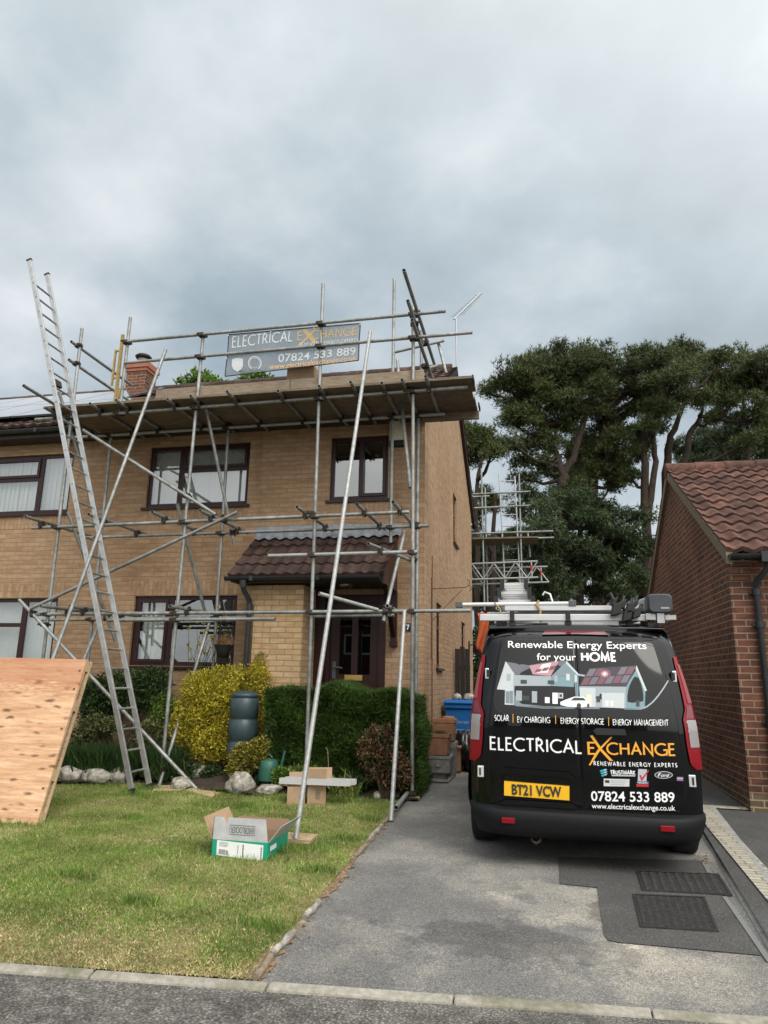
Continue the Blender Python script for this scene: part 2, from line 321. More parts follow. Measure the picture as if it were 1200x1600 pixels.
M['rim'] = mat('silver_rim', (0.35, 0.36, 0.37), 0.35, metal=0.8)
M['blue'] = speck_mat('blue_bin_plastic', [(0.3, (0.006, 0.085, 0.27)), (0.7, (0.009, 0.115, 0.34))], 5, 0.45, 0.03)
M['butt'] = speck_mat('slate_green_plastic', [(0.3, (0.028, 0.047, 0.055)), (0.7, (0.04, 0.062, 0.07))], 5, 0.33, 0.03)
M['can'] = speck_mat('green_plastic', [(0.3, (0.022, 0.085, 0.058)), (0.7, (0.034, 0.115, 0.08))], 6, 0.4, 0.03)
M['terra'] = speck_mat('terracotta', [(0.3, (0.22, 0.105, 0.058)), (0.7, (0.33, 0.175, 0.1))], 9, 0.85, 0.2)
M['stone'] = speck_mat('pale_rock', [(0.28, (0.13, 0.12, 0.10)), (0.5, (0.33, 0.31, 0.27)), (0.75, (0.52, 0.50, 0.45))], 16, 0.95, 0.9, 0.02, big=[(0.35, (0.5, 0.48, 0.42)), (0.6, (1.1,)*3)], bigscale=7)
M['concrete'] = speck_mat('grey_concrete', [(0.3, (0.17, 0.165, 0.155)), (0.7, (0.30, 0.295, 0.275))], 22, 0.9, 0.4, big=[(0.3, (0.7,)*3), (0.7, (1.15,)*3)], bigscale=2.5)
M['iron'] = speck_mat('cast_iron', [(0.3, (0.028, 0.026, 0.026)), (0.7, (0.06, 0.056, 0.054))], 25, 0.6, 0.3, metal=0.4)
M['brass'] = mat('brass', (0.72, 0.50, 0.17), 0.3, metal=0.9); M['rust'] = mat('rusty_iron', (0.10, 0.05, 0.03), 0.8)
M['bark'] = speck_mat('pine_bark', [(0.3, (0.02, 0.015, 0.012)), (0.55, (0.045, 0.031, 0.024)), (0.8, (0.085, 0.056, 0.041))], 5, 0.95, 0.9, 0.05, stretch=(3, 3, 0.6))
M['twig'] = mat('brown_twig', (0.07, 0.045, 0.028), 0.9); M['soil'] = speck_mat('soil', [(0.3, (0.02, 0.015, 0.01)), (0.7, (0.06, 0.045, 0.03))], 18, 0.95, 0.8, 0.02)
M['tv'] = mat('aerial_metal', (0.35, 0.36, 0.37), 0.4, metal=0.8)
M['orange'] = mat('orange_cloth', (0.50, 0.10, 0.03), 0.85); M['yellow_paint'] = speck_mat('yellow_paint', [(0.3, (0.24, 0.165, 0.06)), (0.7, (0.40, 0.29, 0.11))], 20, 0.6, 0.1)
M['cream'] = mat('cream_plastic', (0.62, 0.57, 0.42), 0.5); M['blind'] = mat('white_blind_fabric', (0.66, 0.68, 0.675), 0.8)
M['room'] = mat('dim_room', (0.07, 0.065, 0.06), 0.9); M['curtain'] = speck_mat('net_curtain', [(0.3, (0.55, 0.57, 0.55)), (0.7, (0.72, 0.74, 0.72))], 9, 0.9, 0.2, stretch=(14, 14, 0.6))
def glass_mat(name, refl, tint):
    m = bpy.data.materials.new(name); m.use_nodes = True; t = m.node_tree; t.nodes.clear()
    o = t.nodes.new('ShaderNodeOutputMaterial'); a = t.nodes.new('ShaderNodeBsdfTransparent'); a.inputs[0].default_value = (*tint, 1)
    g = t.nodes.new('ShaderNodeBsdfGlossy'); g.inputs['Roughness'].default_value = 0.015
    x = t.nodes.new('ShaderNodeMixShader'); lw = t.nodes.new('ShaderNodeLayerWeight'); lw.inputs[0].default_value = 0.5; pw = t.nodes.new('ShaderNodeMath'); pw.operation = 'POWER'; pw.inputs[1].default_value = 4.0; t.links.new(lw.outputs['Facing'], pw.inputs[0]); ma = t.nodes.new('ShaderNodeMath'); ma.operation = 'MULTIPLY_ADD'; ma.inputs[1].default_value = 1-refl; ma.inputs[2].default_value = refl; t.links.new(pw.outputs[0], ma.inputs[0])
    t.links.new(ma.outputs[0], x.inputs[0]); t.links.new(a.outputs[0], x.inputs[1]); t.links.new(g.outputs[0], x.inputs[2]); t.links.new(x.outputs[0], o.inputs[0]); return m
M['glass'] = glass_mat('window_glass', .30, (0.80, 0.83, 0.825)); M['glass_dark'] = glass_mat('tinted_door_glass', .07, (0.22, 0.23, 0.23))
m = bpy.data.materials.new('mesh_banner_fabric'); m.use_nodes = True; t = NT(m); M['banner'] = m
t.base(t.ramp(t.noise(3, 3), [(0.3, (0.115, 0.135, 0.15)), (0.7, (0.165, 0.185, 0.20))])); t.b.inputs['Roughness'].default_value = 0.6; t.b.inputs['Alpha'].default_value = 0.68
M['banner_gold'] = mat('faded_amber_print', (0.44, 0.31, 0.14), 0.6); M['banner_white'] = mat('white_print', (0.50, 0.52, 0.53), 0.6); M['banner_orange'] = mat('orange_print', (0.62, 0.36, 0.16), 0.6)
M['solar'] = mat('glossy_solar_panel', (0.035, 0.042, 0.055), 0.12, spec=1.0, Coat_Weight=1.0, Coat_Roughness=0.03)
# foliage
M['pine'] = leaf_mat('pine_needles', [(0.0, (0.026, 0.038, 0.011)), (0.5, (0.058, 0.078, 0.022)), (0.85, (0.10, 0.12, 0.036)), (1.0, (0.15, 0.155, 0.055))], 0.5, 0.6, 0.18, (0.6, 1.4))
M['pine_deep'] = leaf_mat('conifer_needles', [(0.0, (0.014, 0.026, 0.009)), (0.5, (0.03, 0.05, 0.016)), (1.0, (0.065, 0.09, 0.03))], 0.5, 0.6, 0.12)
M['broad'] = leaf_mat('broad_leaves', [(0.0, (0.05, 0.10, 0.012)), (0.6, (0.11, 0.19, 0.025)), (1.0, (0.2, 0.27, 0.05))], 1.0)
M['gold_leaf'] = leaf_mat('golden_leaves', [(0.0, (0.14, 0.16, 0.014)), (0.4, (0.43, 0.36, 0.022)), (0.8, (0.65, 0.52, 0.042)), (1.0, (0.74, 0.66, 0.14))], 6.0, vary=(0.4, 1.2))
M['hedge'] = leaf_mat('hedge_needles', [(0.0, (0.014, 0.034, 0.006)), (0.5, (0.036, 0.082, 0.012)), (0.93, (0.08, 0.15, 0.02)), (1.0, (0.12, 0.075, 0.03))], 4.0, trans=0.15)
M['dark_leaf'] = leaf_mat('dark_green_leaves', [(0.0, (0.010, 0.024, 0.007)), (0.6, (0.030, 0.062, 0.016)), (1.0, (0.075, 0.12, 0.03))], 4.0)
M['variegated'] = leaf_mat('variegated_leaves', [(0.0, (0.03, 0.05, 0.014)), (0.6, (0.08, 0.095, 0.03)), (1.0, (0.30, 0.27, 0.12))], 5.0)
M['red_leaf'] = leaf_mat('red_green_leaves', [(0.0, (0.015, 0.03, 0.010)), (0.45, (0.045, 0.065, 0.018)), (0.6, (0.12, 0.028, 0.030)), (0.8, (0.19, 0.05, 0.045)), (1.0, (0.22, 0.22, 0.06))], 6.0)
M['spike'] = leaf_mat('rosemary_leaves', [(0.0, (0.014, 0.034, 0.010)), (0.6, (0.03, 0.07, 0.016)), (1.0, (0.065, 0.12, 0.03))], 5.0)
M['iris'] = leaf_mat('strap_leaves', [(0.0, (0.05, 0.09, 0.012)), (0.7, (0.12, 0.17, 0.03)), (1.0, (0.42, 0.36, 0.10))], 5.0)
M['straw'] = leaf_mat('straw_blades', [(0.0, (0.26, 0.20, 0.09)), (0.6, (0.45, 0.36, 0.19)), (1.0, (0.60, 0.50, 0.30))], 3.0, 0.7, 0.25)
M['grass'] = leaf_mat('grass_blades', [(0.0, (0.07, 0.15, 0.018)), (0.45, (0.145, 0.255, 0.038)), (0.8, (0.25, 0.34, 0.08)), (1.0, (0.43, 0.42, 0.18))], 2.2, 0.6, 0.3, (0.6, 1.4))
M['dry'] = leaf_mat('dry_leaves', [(0.0, (0.14, 0.08, 0.035)), (1.0, (0.34, 0.2, 0.09))], 5.0)
# ---------------------------------------------------------------- ground, drive, lawn, road
def sheet(name, pts, mats, kind='structure', nx=1, dz=0.0):
    b = MB(); b.poly([(p[0], p[1], gz(p[1])+dz) for p in pts]); o = b.build(name, mats); tag(o, kind=kind); return o
def strip_sheet(name, ys, xa, xb, m, dz):                    # a band that follows the ground along Y
    b = MB()
    for y0, y1 in zip(ys[:-1], ys[1:]):
        b.quad((xa(y0), y0, gz(y0)+dz), (xb(y0), y0, gz(y0)+dz), (xb(y1), y1, gz(y1)+dz), (xa(y1), y1, gz(y1)+dz))
    return tag(b.build(name, m), kind='structure')
M['earth'] = speck_mat('rough_ground', [(0.3, (0.03, 0.04, 0.014)), (0.7, (0.07, 0.075, 0.03))], 3, 0.95, 0.5)
m = mat('worn_tarmac', (0.12, 0.12, 0.12), 0.85, spec=0.3); t = NT(m); M['tarmac'] = m
f1 = t.noise(120, 4, 0.8); c = t.ramp(f1, [(0.34, (0.075, 0.074, 0.073)), (0.47, (0.145, 0.142, 0.137)), (0.56, (0.215, 0.21, 0.20)), (0.66, (0.40, 0.388, 0.36))])
f2 = t.noise(0.62, 7, 0.66); c = t.mix(1.0, c, t.ramp(f2, [(0.36, (0.68, 0.68, 0.69)), (0.5, (0.95, 0.945, 0.94)), (0.56, (1.25, 1.22, 1.16)), (0.66, (1.55, 1.5, 1.4))]), 'MULTIPLY')
def spot(cx, cy, rx, ry, col_, seed):                         # worn or stained area with a ragged outline
    global c
    mp = t.n('ShaderNodeMapping'); mp.inputs['Location'].default_value = (-cx/rx, -cy/ry, 0); mp.inputs['Scale'].default_value = (1/rx, 1/ry, 0); t.l(t.tc.outputs['Object'], mp.inputs[0])
    ln_ = t.n('ShaderNodeVectorMath', operation='LENGTH'); t.l(mp.outputs[0], ln_.inputs[0]); nz = t.noise(2.6+seed*.3, 5, .6); ad = t.n('ShaderNodeMath', operation='MULTIPLY_ADD'); t.l(nz, ad.inputs[0]); ad.inputs[1].default_value = 1.5; t.l(ln_.outputs['Value'], ad.inputs[2]); hv = t.n('ShaderNodeMath', operation='MULTIPLY'); t.l(ad.outputs[0], hv.inputs[0]); hv.inputs[1].default_value = 0.5
    c = t.mix(t.ramp(hv.outputs[0], [(0.59, (1, 1, 1)), (0.635, (0, 0, 0))]), c, col_, 'MULTIPLY')
def half(v): return v
for sp_ in ((.35, 5.35, 1.3, 1.0, (1.4, 1.36, 1.29), 1), (.7, 4.4, 1.7, .7, (1.28, 1.25, 1.19), 2), (-.2, 4.6, 1.2, .6, (.72, .72, .73), 3), (.42, 5.2, .35, .45, (.62, .61, .6), 4), (-1.1, 4.2, .8, 1.4, (.86, .86, .87), 5)): spot(*sp_)
f3 = t.noise(38, 4, 0.7); c = t.mix(0.7, c, t.ramp(f3, [(0.35, (0.72,)*3), (0.65, (1.25,)*3)]), 'MULTIPLY'); t.base(c); t.bump(f1, 0.8, 0.006)
M['tarmac_dark'] = speck_mat('newer_tarmac', [(0.34, (0.032, 0.032, 0.031)), (0.5, (0.066, 0.065, 0.062)), (0.68, (0.13, 0.127, 0.12))], 95, 0.9, 0.4, 0.004, big=[(0.35, (0.85,)*3), (0.65, (1.12,)*3)], bigscale=2.5)
M['tarmac_line'] = speck_mat('sealed_tarmac_joint', [(0.3, (0.13, 0.132, 0.132)), (0.7, (0.2, 0.2, 0.195))], 120, 0.9, 0.3)
m = speck_mat('gritty_road', [(0.34, (0.045, 0.042, 0.038)), (0.48, (0.105, 0.099, 0.09)), (0.58, (0.185, 0.174, 0.157)), (0.68, (0.40, 0.375, 0.335))], 85, 0.9, 0.8, 0.008, big=[(0.35, (0.55,)*3), (0.6, (1.1,)*3)], bigscale=7); M['road'] = m
M['setts'] = brick_mat('pale_setts', (0.40, 0.37, 0.30), (0.33, 0.305, 0.25), (0.46, 0.43, 0.36), (0.13, 0.12, 0.10), 0.006, (0.7, 0.68, 0.62), 0.4)
m = mat('lawn_turf', (0.1, 0.13, 0.03), 0.95, spec=0.1); t = NT(m); M['lawn'] = m
a = t.noise(1.3, 6, 0.65); c = t.ramp(a, [(0.3, (0.085, 0.11, 0.026)), (0.44, (0.17, 0.18, 0.05)), (0.56, (0.30, 0.27, 0.115)), (0.68, (0.42, 0.34, 0.18))])
c = t.mix(0.7, c, t.ramp(t.noise(90, 4, 0.7), [(0.3, (0.45,)*3), (0.7, (1.3,)*3)]), 'MULTIPLY'); t.base(c); t.bump(t.noise(120, 3, 0.7), 0.8, 0.02)

b = MB(); ys = [-30, -6, 0, 4, 8, 14, 40, 120, 400]
for y0, y1 in zip(ys[:-1], ys[1:]):
    b.quad((-400, y0, gz(y0)-0.05), (400, y0, gz(y0)-0.05), (400, y1, gz(y1)-0.05), (-400, y1, gz(y1)-0.05))
tag(b.build('ground', M['earth']), kind='structure')
kl = G(0, 1509); kr = G(1200, 1591)                          # line of the dropped kerb along the road
ks = (kr.y-kl.y)/(kr.x-kl.x)
def ky(x): return kl.y + ks*(x-kl.x)
def edge_x(y): return -1.46 - 0.03*(y-3.7)                   # lawn / drive boundary
def kerb_x(y): return 1.32 + 0.085*(y-5.8)                    # foot of the side kerb
Ys = [3.7, 5, 6, 7, 8, 9, 10, 12, 14, 20]
b = MB(); b.poly([(x, y, gz(y)-0.006) for x, y in ((-1.55, ky(-1.55)), (1.9, ky(1.9)), (2.4, 9.0), (2.4, 14), (-1.6, 14), (-1.58, 9))]); b.poly([(-1.6, 14, gz(14)-0.006), (2.4, 14, gz(14)-0.006), (2.6, 24, gz(14)-0.006), (-1.6, 24, gz(14)-0.006)])
tag(b.build('driveway', M['tarmac']), kind='structure')
b = MB(); yl = [ky(-8)+0.06, 4.5, 6, 7, 8, 9, 9.85]
b.poly([(-16, ky(-16), gz(3.2)+0.012), (-1.46, ky(-1.46)+0.03, gz(3.7)+0.006), (-1.52, 5.2, gz(5.2)+0.012), (-1.57, 8.5, gz(8.5)+0.012), (-1.60, 9.8, gz(9.8)+0.012), (-16, 9.8, gz(9.8)+0.02)])
tag(b.build('lawn_ground', M['lawn']), kind='structure')
b = MB(); b.poly([(x, ky(x)-0.05+dy, gz(ky(x)+dy)-0.010) for x, dy in ((-30, 0), (30, 0), (30, -40), (-30, -40))]); tag(b.build('road', M['road']), kind='structure')
kb = MB(); x = -16.0; random.seed(3)
while x < 8:                                                 # dropped kerb in 0.915 m lengths
    x2 = x+0.909; z = gz(3.6)-0.004
    f = [Vector((x, ky(x)-0.065, z-.004)), Vector((x2, ky(x2)-0.065, z-.004)), Vector((x2, ky(x2), z+0.012)), Vector((x, ky(x), z+0.012))]
    j = random.uniform(-0.003, 0.003); top = [p+Vector((0, 0, 0.012+j)) for p in f]; lo = [p-Vector((0, 0, 0.1)) for p in f]
    kb.add(lo+top, ((4,5,6,7),(0,1,5,4),(1,2,6,5),(2,3,7,6),(3,0,4,7))); x += 0.915
M['kerbstone'] = speck_mat('mossy_kerbstone', [(0.3, (0.19, 0.175, 0.145)), (0.7, (0.33, 0.31, 0.27))], 30, 0.9, 0.4, big=[(0.35, (0.6, 0.62, 0.5)), (0.6, (1.1,)*3)], bigscale=3)
tag(kb.build('road_kerb', M['kerbstone'], bevel=0.012), kind='structure')
# right-hand side: kerb, setts and the garage apron, about 7 cm above the drive
UP = 0.05
b = MB(); b.poly([(kerb_x(y)+0.02 if k == 0 else 14, y, gz(y)+UP-0.012) for k, y in ((0, 3.8), (1, 3.8), (1, 14), (0, 14))]); tag(b.build('garage_apron', M['tarmac_dark']), kind='structure')
b = MB(); y = 3.9
while y < 9.0:                                               # rounded side kerb, length by length
    y2 = min(y+0.605, 9.0); pr = [(0, -0.008), (0.10, UP*0.42), (0.17, UP*0.75), (0.23, UP*0.96), (0.29, UP+0.004)]
    b.add([(kerb_x(q)+a, q+(-0.004 if q == y2 else 0.004), gz(q)+h) for q in (y, y2) for a, h in pr], [(i, i+1, 6+i, 5+i) for i in range(4)], True); y = y2
M['pale_concrete'] = speck_mat('pale_concrete', [(0.3, (0.25, 0.248, 0.24)), (0.7, (0.38, 0.375, 0.36))], 40, 0.9, 0.3, big=[(0.3, (0.75,)*3), (0.7, (1.15,)*3)], bigscale=2.2)
tag(b.build('side_kerb', M['pale_concrete']), kind='structure')
def sx(p): return G(*p, up=UP)
sl = [sx((1097, 1254)), sx((1102, 1288)), sx((1194, 1400))]; sr = [sx((1111, 1262)), sx((1200, 1358))]
def lerp_line(a, b_, y): return a.x + (b_.x-a.x)*(y-a.y)/(b_.y-a.y)
b = MB(); ya, yb = 4.2, sr[0].y
b.quad((lerp_line(sl[1], sl[2], ya), ya, gz(ya)+UP), (lerp_line(sr[0], sr[1], ya), ya, gz(ya)+UP), (sr[0].x, yb, gz(yb)+UP), (lerp_line(sl[1], sl[2], yb), yb, gz(yb)+UP))
b.quad((lerp_line(sl[1], sl[2], yb), yb, gz(yb)+UP), (6, yb-0.05, gz(yb)+UP), (6, yb+0.14, gz(yb)+UP), (sl[0].x-0.02, yb+0.18, gz(yb)+UP))
tag(b.build('setts_border', M['setts']), kind='structure')
C8 = lambda x, y: G(840+x/3.3333, 1280+y/3.3333)
def pad(pts, dz): return [(p.x, p.y, gz(p.y)+dz) for p in pts]
b = MB(); b.poly(pad([C8(*p) for p in ((110,195),(115,335),(310,355),(345,600),(365,628),(420,640),(1165,708),(960,405),(905,285),(840,215))], 0.0))
tag(b.build('tarmac_patch', M['tarmac_dark']), kind='structure')
b = MB(); b.poly(pad([C8(*p) for p in ((962,405),(985,405),(1230,745),(1195,745))], 0.004)); b.poly(pad([C8(*p) for p in ((850,218),(868,218),(905,282),(885,282))], 0.004))
tag(b.build('tarmac_seam', M['tarmac_line']), kind='structure')
def manhole(pts, label):
    a, b1, c1, d1 = [Vector((p.x, p.y, gz(p.y)+0.004)) for p in pts]; ctr = (a+b1+c1+d1)/4
    t = thing('manhole_cover', label, 'manhole cover', ctr, 'cast iron manhole covers in the drive')
    f = MB(); ins = [p+(ctr-p)*0.07 for p in (a, b1, c1, d1)]; o = [a, b1, c1, d1]; up = Vector((0, 0, 0.006))
    for i in range(4): f.quad(o[i]+up, o[(i+1) % 4]+up, ins[(i+1) % 4]+up, ins[i]+up); f.quad(o[i]-up, o[(i+1) % 4]-up, o[(i+1) % 4]+up, o[i]+up)
    f.build('frame', M['iron'], t)
    l = MB(); zz = Vector((0, 0, 0.004)); q = [p+zz+(ctr-p)*0.01 for p in ins]; l.quad(*q)
    for i in range(9):
        for j in range(12):                                  # wavy raised treads
            u, v = (i+0.5)/9, (j+0.5)/12; p = (q[0]*(1-u)+q[1]*u)*(1-v)+(q[3]*(1-u)+q[2]*u)*v
            ux = (q[1]-q[0])/9*0.42; vy = (q[3]-q[0])/12*0.42
            for s0, s1 in ((-1, 0), (0, 1)):
                k0 = vy*(0.6 if (s0 == 0) else -0.3); k1 = vy*(0.6 if (s1 == 0) else -0.3); th = vy*0.38
                b0 = p+ux*s0+k0; b2 = p+ux*s1+k1; uz = Vector((0, 0, 0.004))
                l.add([b0-th, b2-th, b2+th, b0+th, b0-th*.6+uz, b2-th*.6+uz, b2+th*.6+uz, b0+th*.6+uz], ((4,5,6,7),(0,1,5,4),(2,3,7,6),(1,2,6,5),(3,0,4,7)))
    l.build('cover_plate', M['iron'], t)
manhole([C8(545,375), C8(1015,400), C8(945,290), C8(515,275)], 'wide iron manhole cover with ripple treads nearer the van bumper')
manhole([C8(535,565), C8(945,590), C8(870,410), C8(495,395)], 'squarer iron manhole cover with ripple treads nearer the road')
# lawn edging
C7 = lambda x, y: G(400+x/3.75, 1150+y/3.75)
edg = [((-8,1430),(85,1310),'long pale edging log at the road end of the lawn edge'), ((82,1300),(220,1155),'pale split edging log second from the road along the lawn'),
       ((240,1135),(272,1108),'stubby sunken edging log in the bare soil'), ((283,1078),(365,985),'short pale edging log standing clear of the soil'),
       ((572,722),(642,650),'weathered edging log half way along the lawn edge'), ((650,622),(735,530),'mossy edging log before the white scaffold tube foot'), ((738,526),(775,488),'short edging log touching the white scaffold tube foot')]
for k, (a, c, lab) in enumerate(edg):
    a, c = C7(*a), C7(*c); b = MB(); d = (c-a); n = 7
    b.path([a+d*(i/(n-1))+Vector((random.uniform(-.006,.006), 0, 0.010+random.uniform(-.005,.005))) for i in range(n)], [0.021+random.uniform(-.005,.005) for _ in range(n)], 7)
    tag(b.build('edging_log', M['stone'] if k % 2 else M['board'], loc=a), lab, 'edging log', 'edging logs between lawn and drive')
b = MB(); yy_ = np.linspace(3.75, 8.3, 90); rr2 = random.Random(3); L1_, R1_ = [], []
for y in yy_: L1_.append((edge_x(y)-.05, y, gz(y)+.009)); R1_.append((edge_x(y)+.022+.022*math.sin(y*3.7)+rr2.uniform(-.02, .03), y, gz(y)+.001))
b.add(L1_+R1_, [(i, i+1, 91+i, 90+i) for i in range(89)]); M['edge_soil'] = speck_mat('dry_edge_soil', [(0.3, (0.08, 0.055, 0.032)), (0.5, (0.19, 0.13, 0.075)), (0.7, (0.36, 0.27, 0.17))], 45, 0.95, 0.8, 0.01)
tag(b.build('soil_strip', M['edge_soil']), kind='structure')
# grass blades and litter
def blades(n, hmin, hmax, wdt, seed, fx, keep):
    r = np.random.default_rng(seed); p = fx(r, n); p = p[keep(p)]
    n = len(p); z = 0.02+0.022*(p[:, 1]-7)+0.012; base = np.c_[p, z]
    a = r.uniform(0, 2*np.pi, n); wv = np.c_[np.cos(a), np.sin(a), np.zeros(n)]*(wdt*r.uniform(.6, 1.4, n))[:, None]
    lean = np.c_[r.normal(0, .5, n), r.normal(0, .5, n), np.ones(n)]*(r.uniform(hmin, hmax, n))[:, None]
    return np.stack([base-wv, base+wv, base+lean], 1)
def fx(r, n):
    y = 3.45+5.6*r.random(n)**1.35; x = -1.42-(1.5+y*0.78)*r.random(n); return np.c_[x, y]
def keep(p): return (p[:, 0] < -1.47-0.03*(p[:, 1]-3.7)+.02-0.035*np.abs(np.sin(p[:, 1]*5.1)+np.sin(p[:, 1]*13)+.6*np.sin(p[:, 1]*41))) & (p[:, 1] > kl.y+ks*(p[:, 0]-kl.x)-0.005)
gr = blades(230000, 0.008, 0.026, 0.0033, 5, fx, keep)
def patchy(p):                                               # worn, straw-coloured areas: by the road, along the drive and where people tread
    x, y = p[:, 0], p[:, 1]; s = np.sin(x*2.1+1.3*np.sin(y*1.7))+np.sin(y*3.1+x*1.2)+.7*np.sin(x*6.3-y*4.2)+.5*np.sin(x*11+y*9)
    return .62*s/3+.8*np.exp(-np.maximum(y-(kl.y+ks*(x-kl.x)), 0)/.5)+.6*np.exp(-np.maximum(-1.5-x, 0)/.16)+.35*np.exp(-((x+2.2)**2+(y-4.4)**2)/.35)+.02
dry_ = np.random.default_rng(77).random(len(gr)) < np.clip(patchy(gr[:, 0]), .03, .9)
st = gr[dry_]; st[:, 2, 2] -= (st[:, 2, 2]-st[:, 0, 2])*.45; o = np_mesh('straw_grass', st, 3, M['straw']); tag(o, 'dry straw-coloured grass worn along the kerb and lawn edge', 'dry grass', kind='stuff')
gr = gr[~dry_]
rt2 = np.random.default_rng(91); cs = [(-4.72, 7.93, .10), (-4.7, 8.29, .10), (-2.2, 6.5, .16), (-2.45, 5.72, .3), (-2.2, 6.1, .2), (-4.9, 6.26, .25), (-5.4, 6.24, .25), (-5.9, 6.22, .25), (-3.2, 7.65, .2), (-2.9, 7.65, .2), (-1.66, 4.4, .12), (-1.68, 5.6, .12), (-1.68, 6.6, .12), (-1.7, 7.4, .12), (-4.0, 8.2, .3), (-5.2, 8.35, .3), (-3.0, 8.2, .3), (-2.2, 8.3, .25), (-3.4, 5.0, .1), (-2.6, 4.6, .08), (-4.0, 6.8, .1), (-3.1, 6.9, .1)]
q = np.concatenate([np.c_[rt2.normal(a, s_, 420), rt2.normal(b2, s_*.45, 420)] for a, b2, s_ in cs]); q = q[keep(q)]; n = len(q); zb_ = 0.02+0.022*(q[:, 1]-7)+.012; bs = np.c_[q, zb_]; aa = rt2.uniform(0, 6.28, n); wv_ = np.c_[np.cos(aa), np.sin(aa), np.zeros(n)]*.0032; ln2 = np.c_[rt2.normal(0, .45, n), rt2.normal(0, .45, n), np.ones(n)]*rt2.uniform(.03, .075, n)[:, None]
gr = np.concatenate([gr, np.stack([bs-wv_, bs+wv_, bs+ln2], 1)]); o = np_mesh('lawn_grass', gr, 3, M['grass']); tag(o, 'short mown green grass with straw patches beside the drive', 'grass', kind='stuff')
def fx2(r, n): x = r.uniform(-7, -1.3, n); return np.c_[x, kl.y+ks*(x-kl.x)-0.14-np.abs(r.normal(0, .1, n))]
r = np.random.default_rng(9); n = 700; x = np.r_[r.uniform(-5, -0.6, n//2), r.normal(-1.25, .35, n//4), r.uniform(-1.6, -1.4, n//4)]
y = np.r_[kl.y+ks*(x[:3*n//4]-kl.x)-0.10-np.abs(r.normal(0, .10, 3*n//4)), r.uniform(3.8, 7.5, n//4)]; x[:40] = r.normal(1.30, .035, 40); y[:40] = r.normal(6.75, .06, 40); x[3*n//4:] = -1.42-0.03*(y[3*n//4:]-3.7)+r.normal(0, .05, n//4)
z = 0.02+0.022*(y-7)+np.where((np.arange(n) < 3*n//4) & (np.arange(n) >= 40), -0.02, 0.008); c0 = np.c_[x, y, z]; s = r.uniform(.006, .017, n)[:, None]
u = r.normal(0, 1, (n, 3))*[1, 1, .3]; u /= np.linalg.norm(u, axis=1)[:, None]; v = np.cross(u, r.normal(0, .3, (n, 3))+[0, 0, 1]); v /= np.linalg.norm(v, axis=1)[:, None]
o = np_mesh('leaf_litter', np.stack([c0-u*s, c0-v*s*.5, c0+u*s, c0+v*s*.5], 1), 4, M['dry']); tag(o, 'dry brown leaf litter and grit scattered along the kerb', 'leaf litter', kind='stuff')

# ---------------------------------------------------------------- house
FY = 9.85; WX = -1.56; EZ = 5.43; RY = 13.7; RZ = 7.86; BY = 17.5
def wall_holes(b, u0, u1, v0, v1, holes, pt, depth):
    us = sorted({u0, u1, *[h[0] for h in holes], *[h[2] for h in holes]}); vs = sorted({v0, v1, *[h[1] for h in holes], *[h[3] for h in holes]})
    for a, c in zip(us[:-1], us[1:]):
        for d, e_ in zip(vs[:-1], vs[1:]):
            mu, mv = (a+c)/2, (d+e_)/2
            if any(h[0] < mu < h[2] and h[1] < mv < h[3] for h in holes): continue
            b.quad(pt(a, d, 0), pt(c, d, 0), pt(c, e_, 0), pt(a, e_, 0))
    for h in holes:
        a, d, c, e_ = h
        b.quad(pt(a, d, 0), pt(a, d, depth), pt(a, e_, depth), pt(a, e_, 0)); b.quad(pt(c, d, 0), pt(c, d, depth), pt(c, e_, depth), pt(c, e_, 0))
        b.quad(pt(a, d, 0), pt(c, d, 0), pt(c, d, depth), pt(a, d, depth)); b.quad(pt(a, e_, 0), pt(c, e_, 0), pt(c, e_, depth), pt(a, e_, depth))
house = thing('brick_house', 'buff brick semi-detached house with mahogany windows wrapped in scaffolding', 'house', (-7, FY, 0))
fp = lambda u, v, d: (u, FY+d, v)
sp = lambda u, v, d: (WX-d, u, v)
WIN = [(-6.13, 4.05, -4.37, 5.07), (-3.03, 4.06, -2.12, 5.06), (-9.32, 4.02, -7.55, 5.05), (-6.15, 1.56, -4.42, 2.62), (-9.28, 1.55, -7.51, 2.6)]
DOOR = (-3.34, 0.3, -2.12, 2.62)
SW = [(13.5, 4.09, 14.12, 5.1), (11.1, 1.62, 11.72, 2.64), (14.9, 1.9, 15.7, 2.64)]
b = MB(); wall_holes(b, -16, WX, -0.1, EZ, WIN+[DOOR], fp, 0.11); wall_holes(b, FY, BY, -0.1, EZ, SW, sp, 0.09)
b.poly([(WX, FY, EZ), (WX, BY, EZ), (WX, RY, RZ-0.06)]); b.quad((WX, BY, -.1), (-16, BY, -.1), (-16, BY, EZ), (WX, BY, EZ))
wall = b.build('wall', M['brick'], house)
# vertical soldier courses over and under the openings
m = M['brick'].copy(); m.name = 'soldier_brick'; M['soldier'] = m
nt2 = m.node_tree; uvl = [n for n in nt2.nodes if n.type == 'TEX_COORD'][0]; rot = nt2.nodes.new('ShaderNodeMapping'); rot.inputs['Rotation'].default_value[2] = R(90)
for lk in list(nt2.links):
    if lk.from_socket == uvl.outputs['UV']: ts = lk.to_socket; nt2.links.remove(lk); nt2.links.new(rot.outputs[0], ts)
nt2.links.new(uvl.outputs['UV'], rot.inputs[0])
for (a, d, c, e_) in (WIN[3], WIN[4]):
    MB().box((a-0.12, FY-0.003, e_+0.012), (c+0.12, FY+0.05, e_+0.235)).build('soldier_course', M['soldier'], house)
for (a, d, c, e_) in WIN[:3]:
    MB().box((a-0.02, FY-0.003, d-0.26), (c+0.02, FY+0.05, d-0.045)).build('soldier_course', M['soldier'], house)
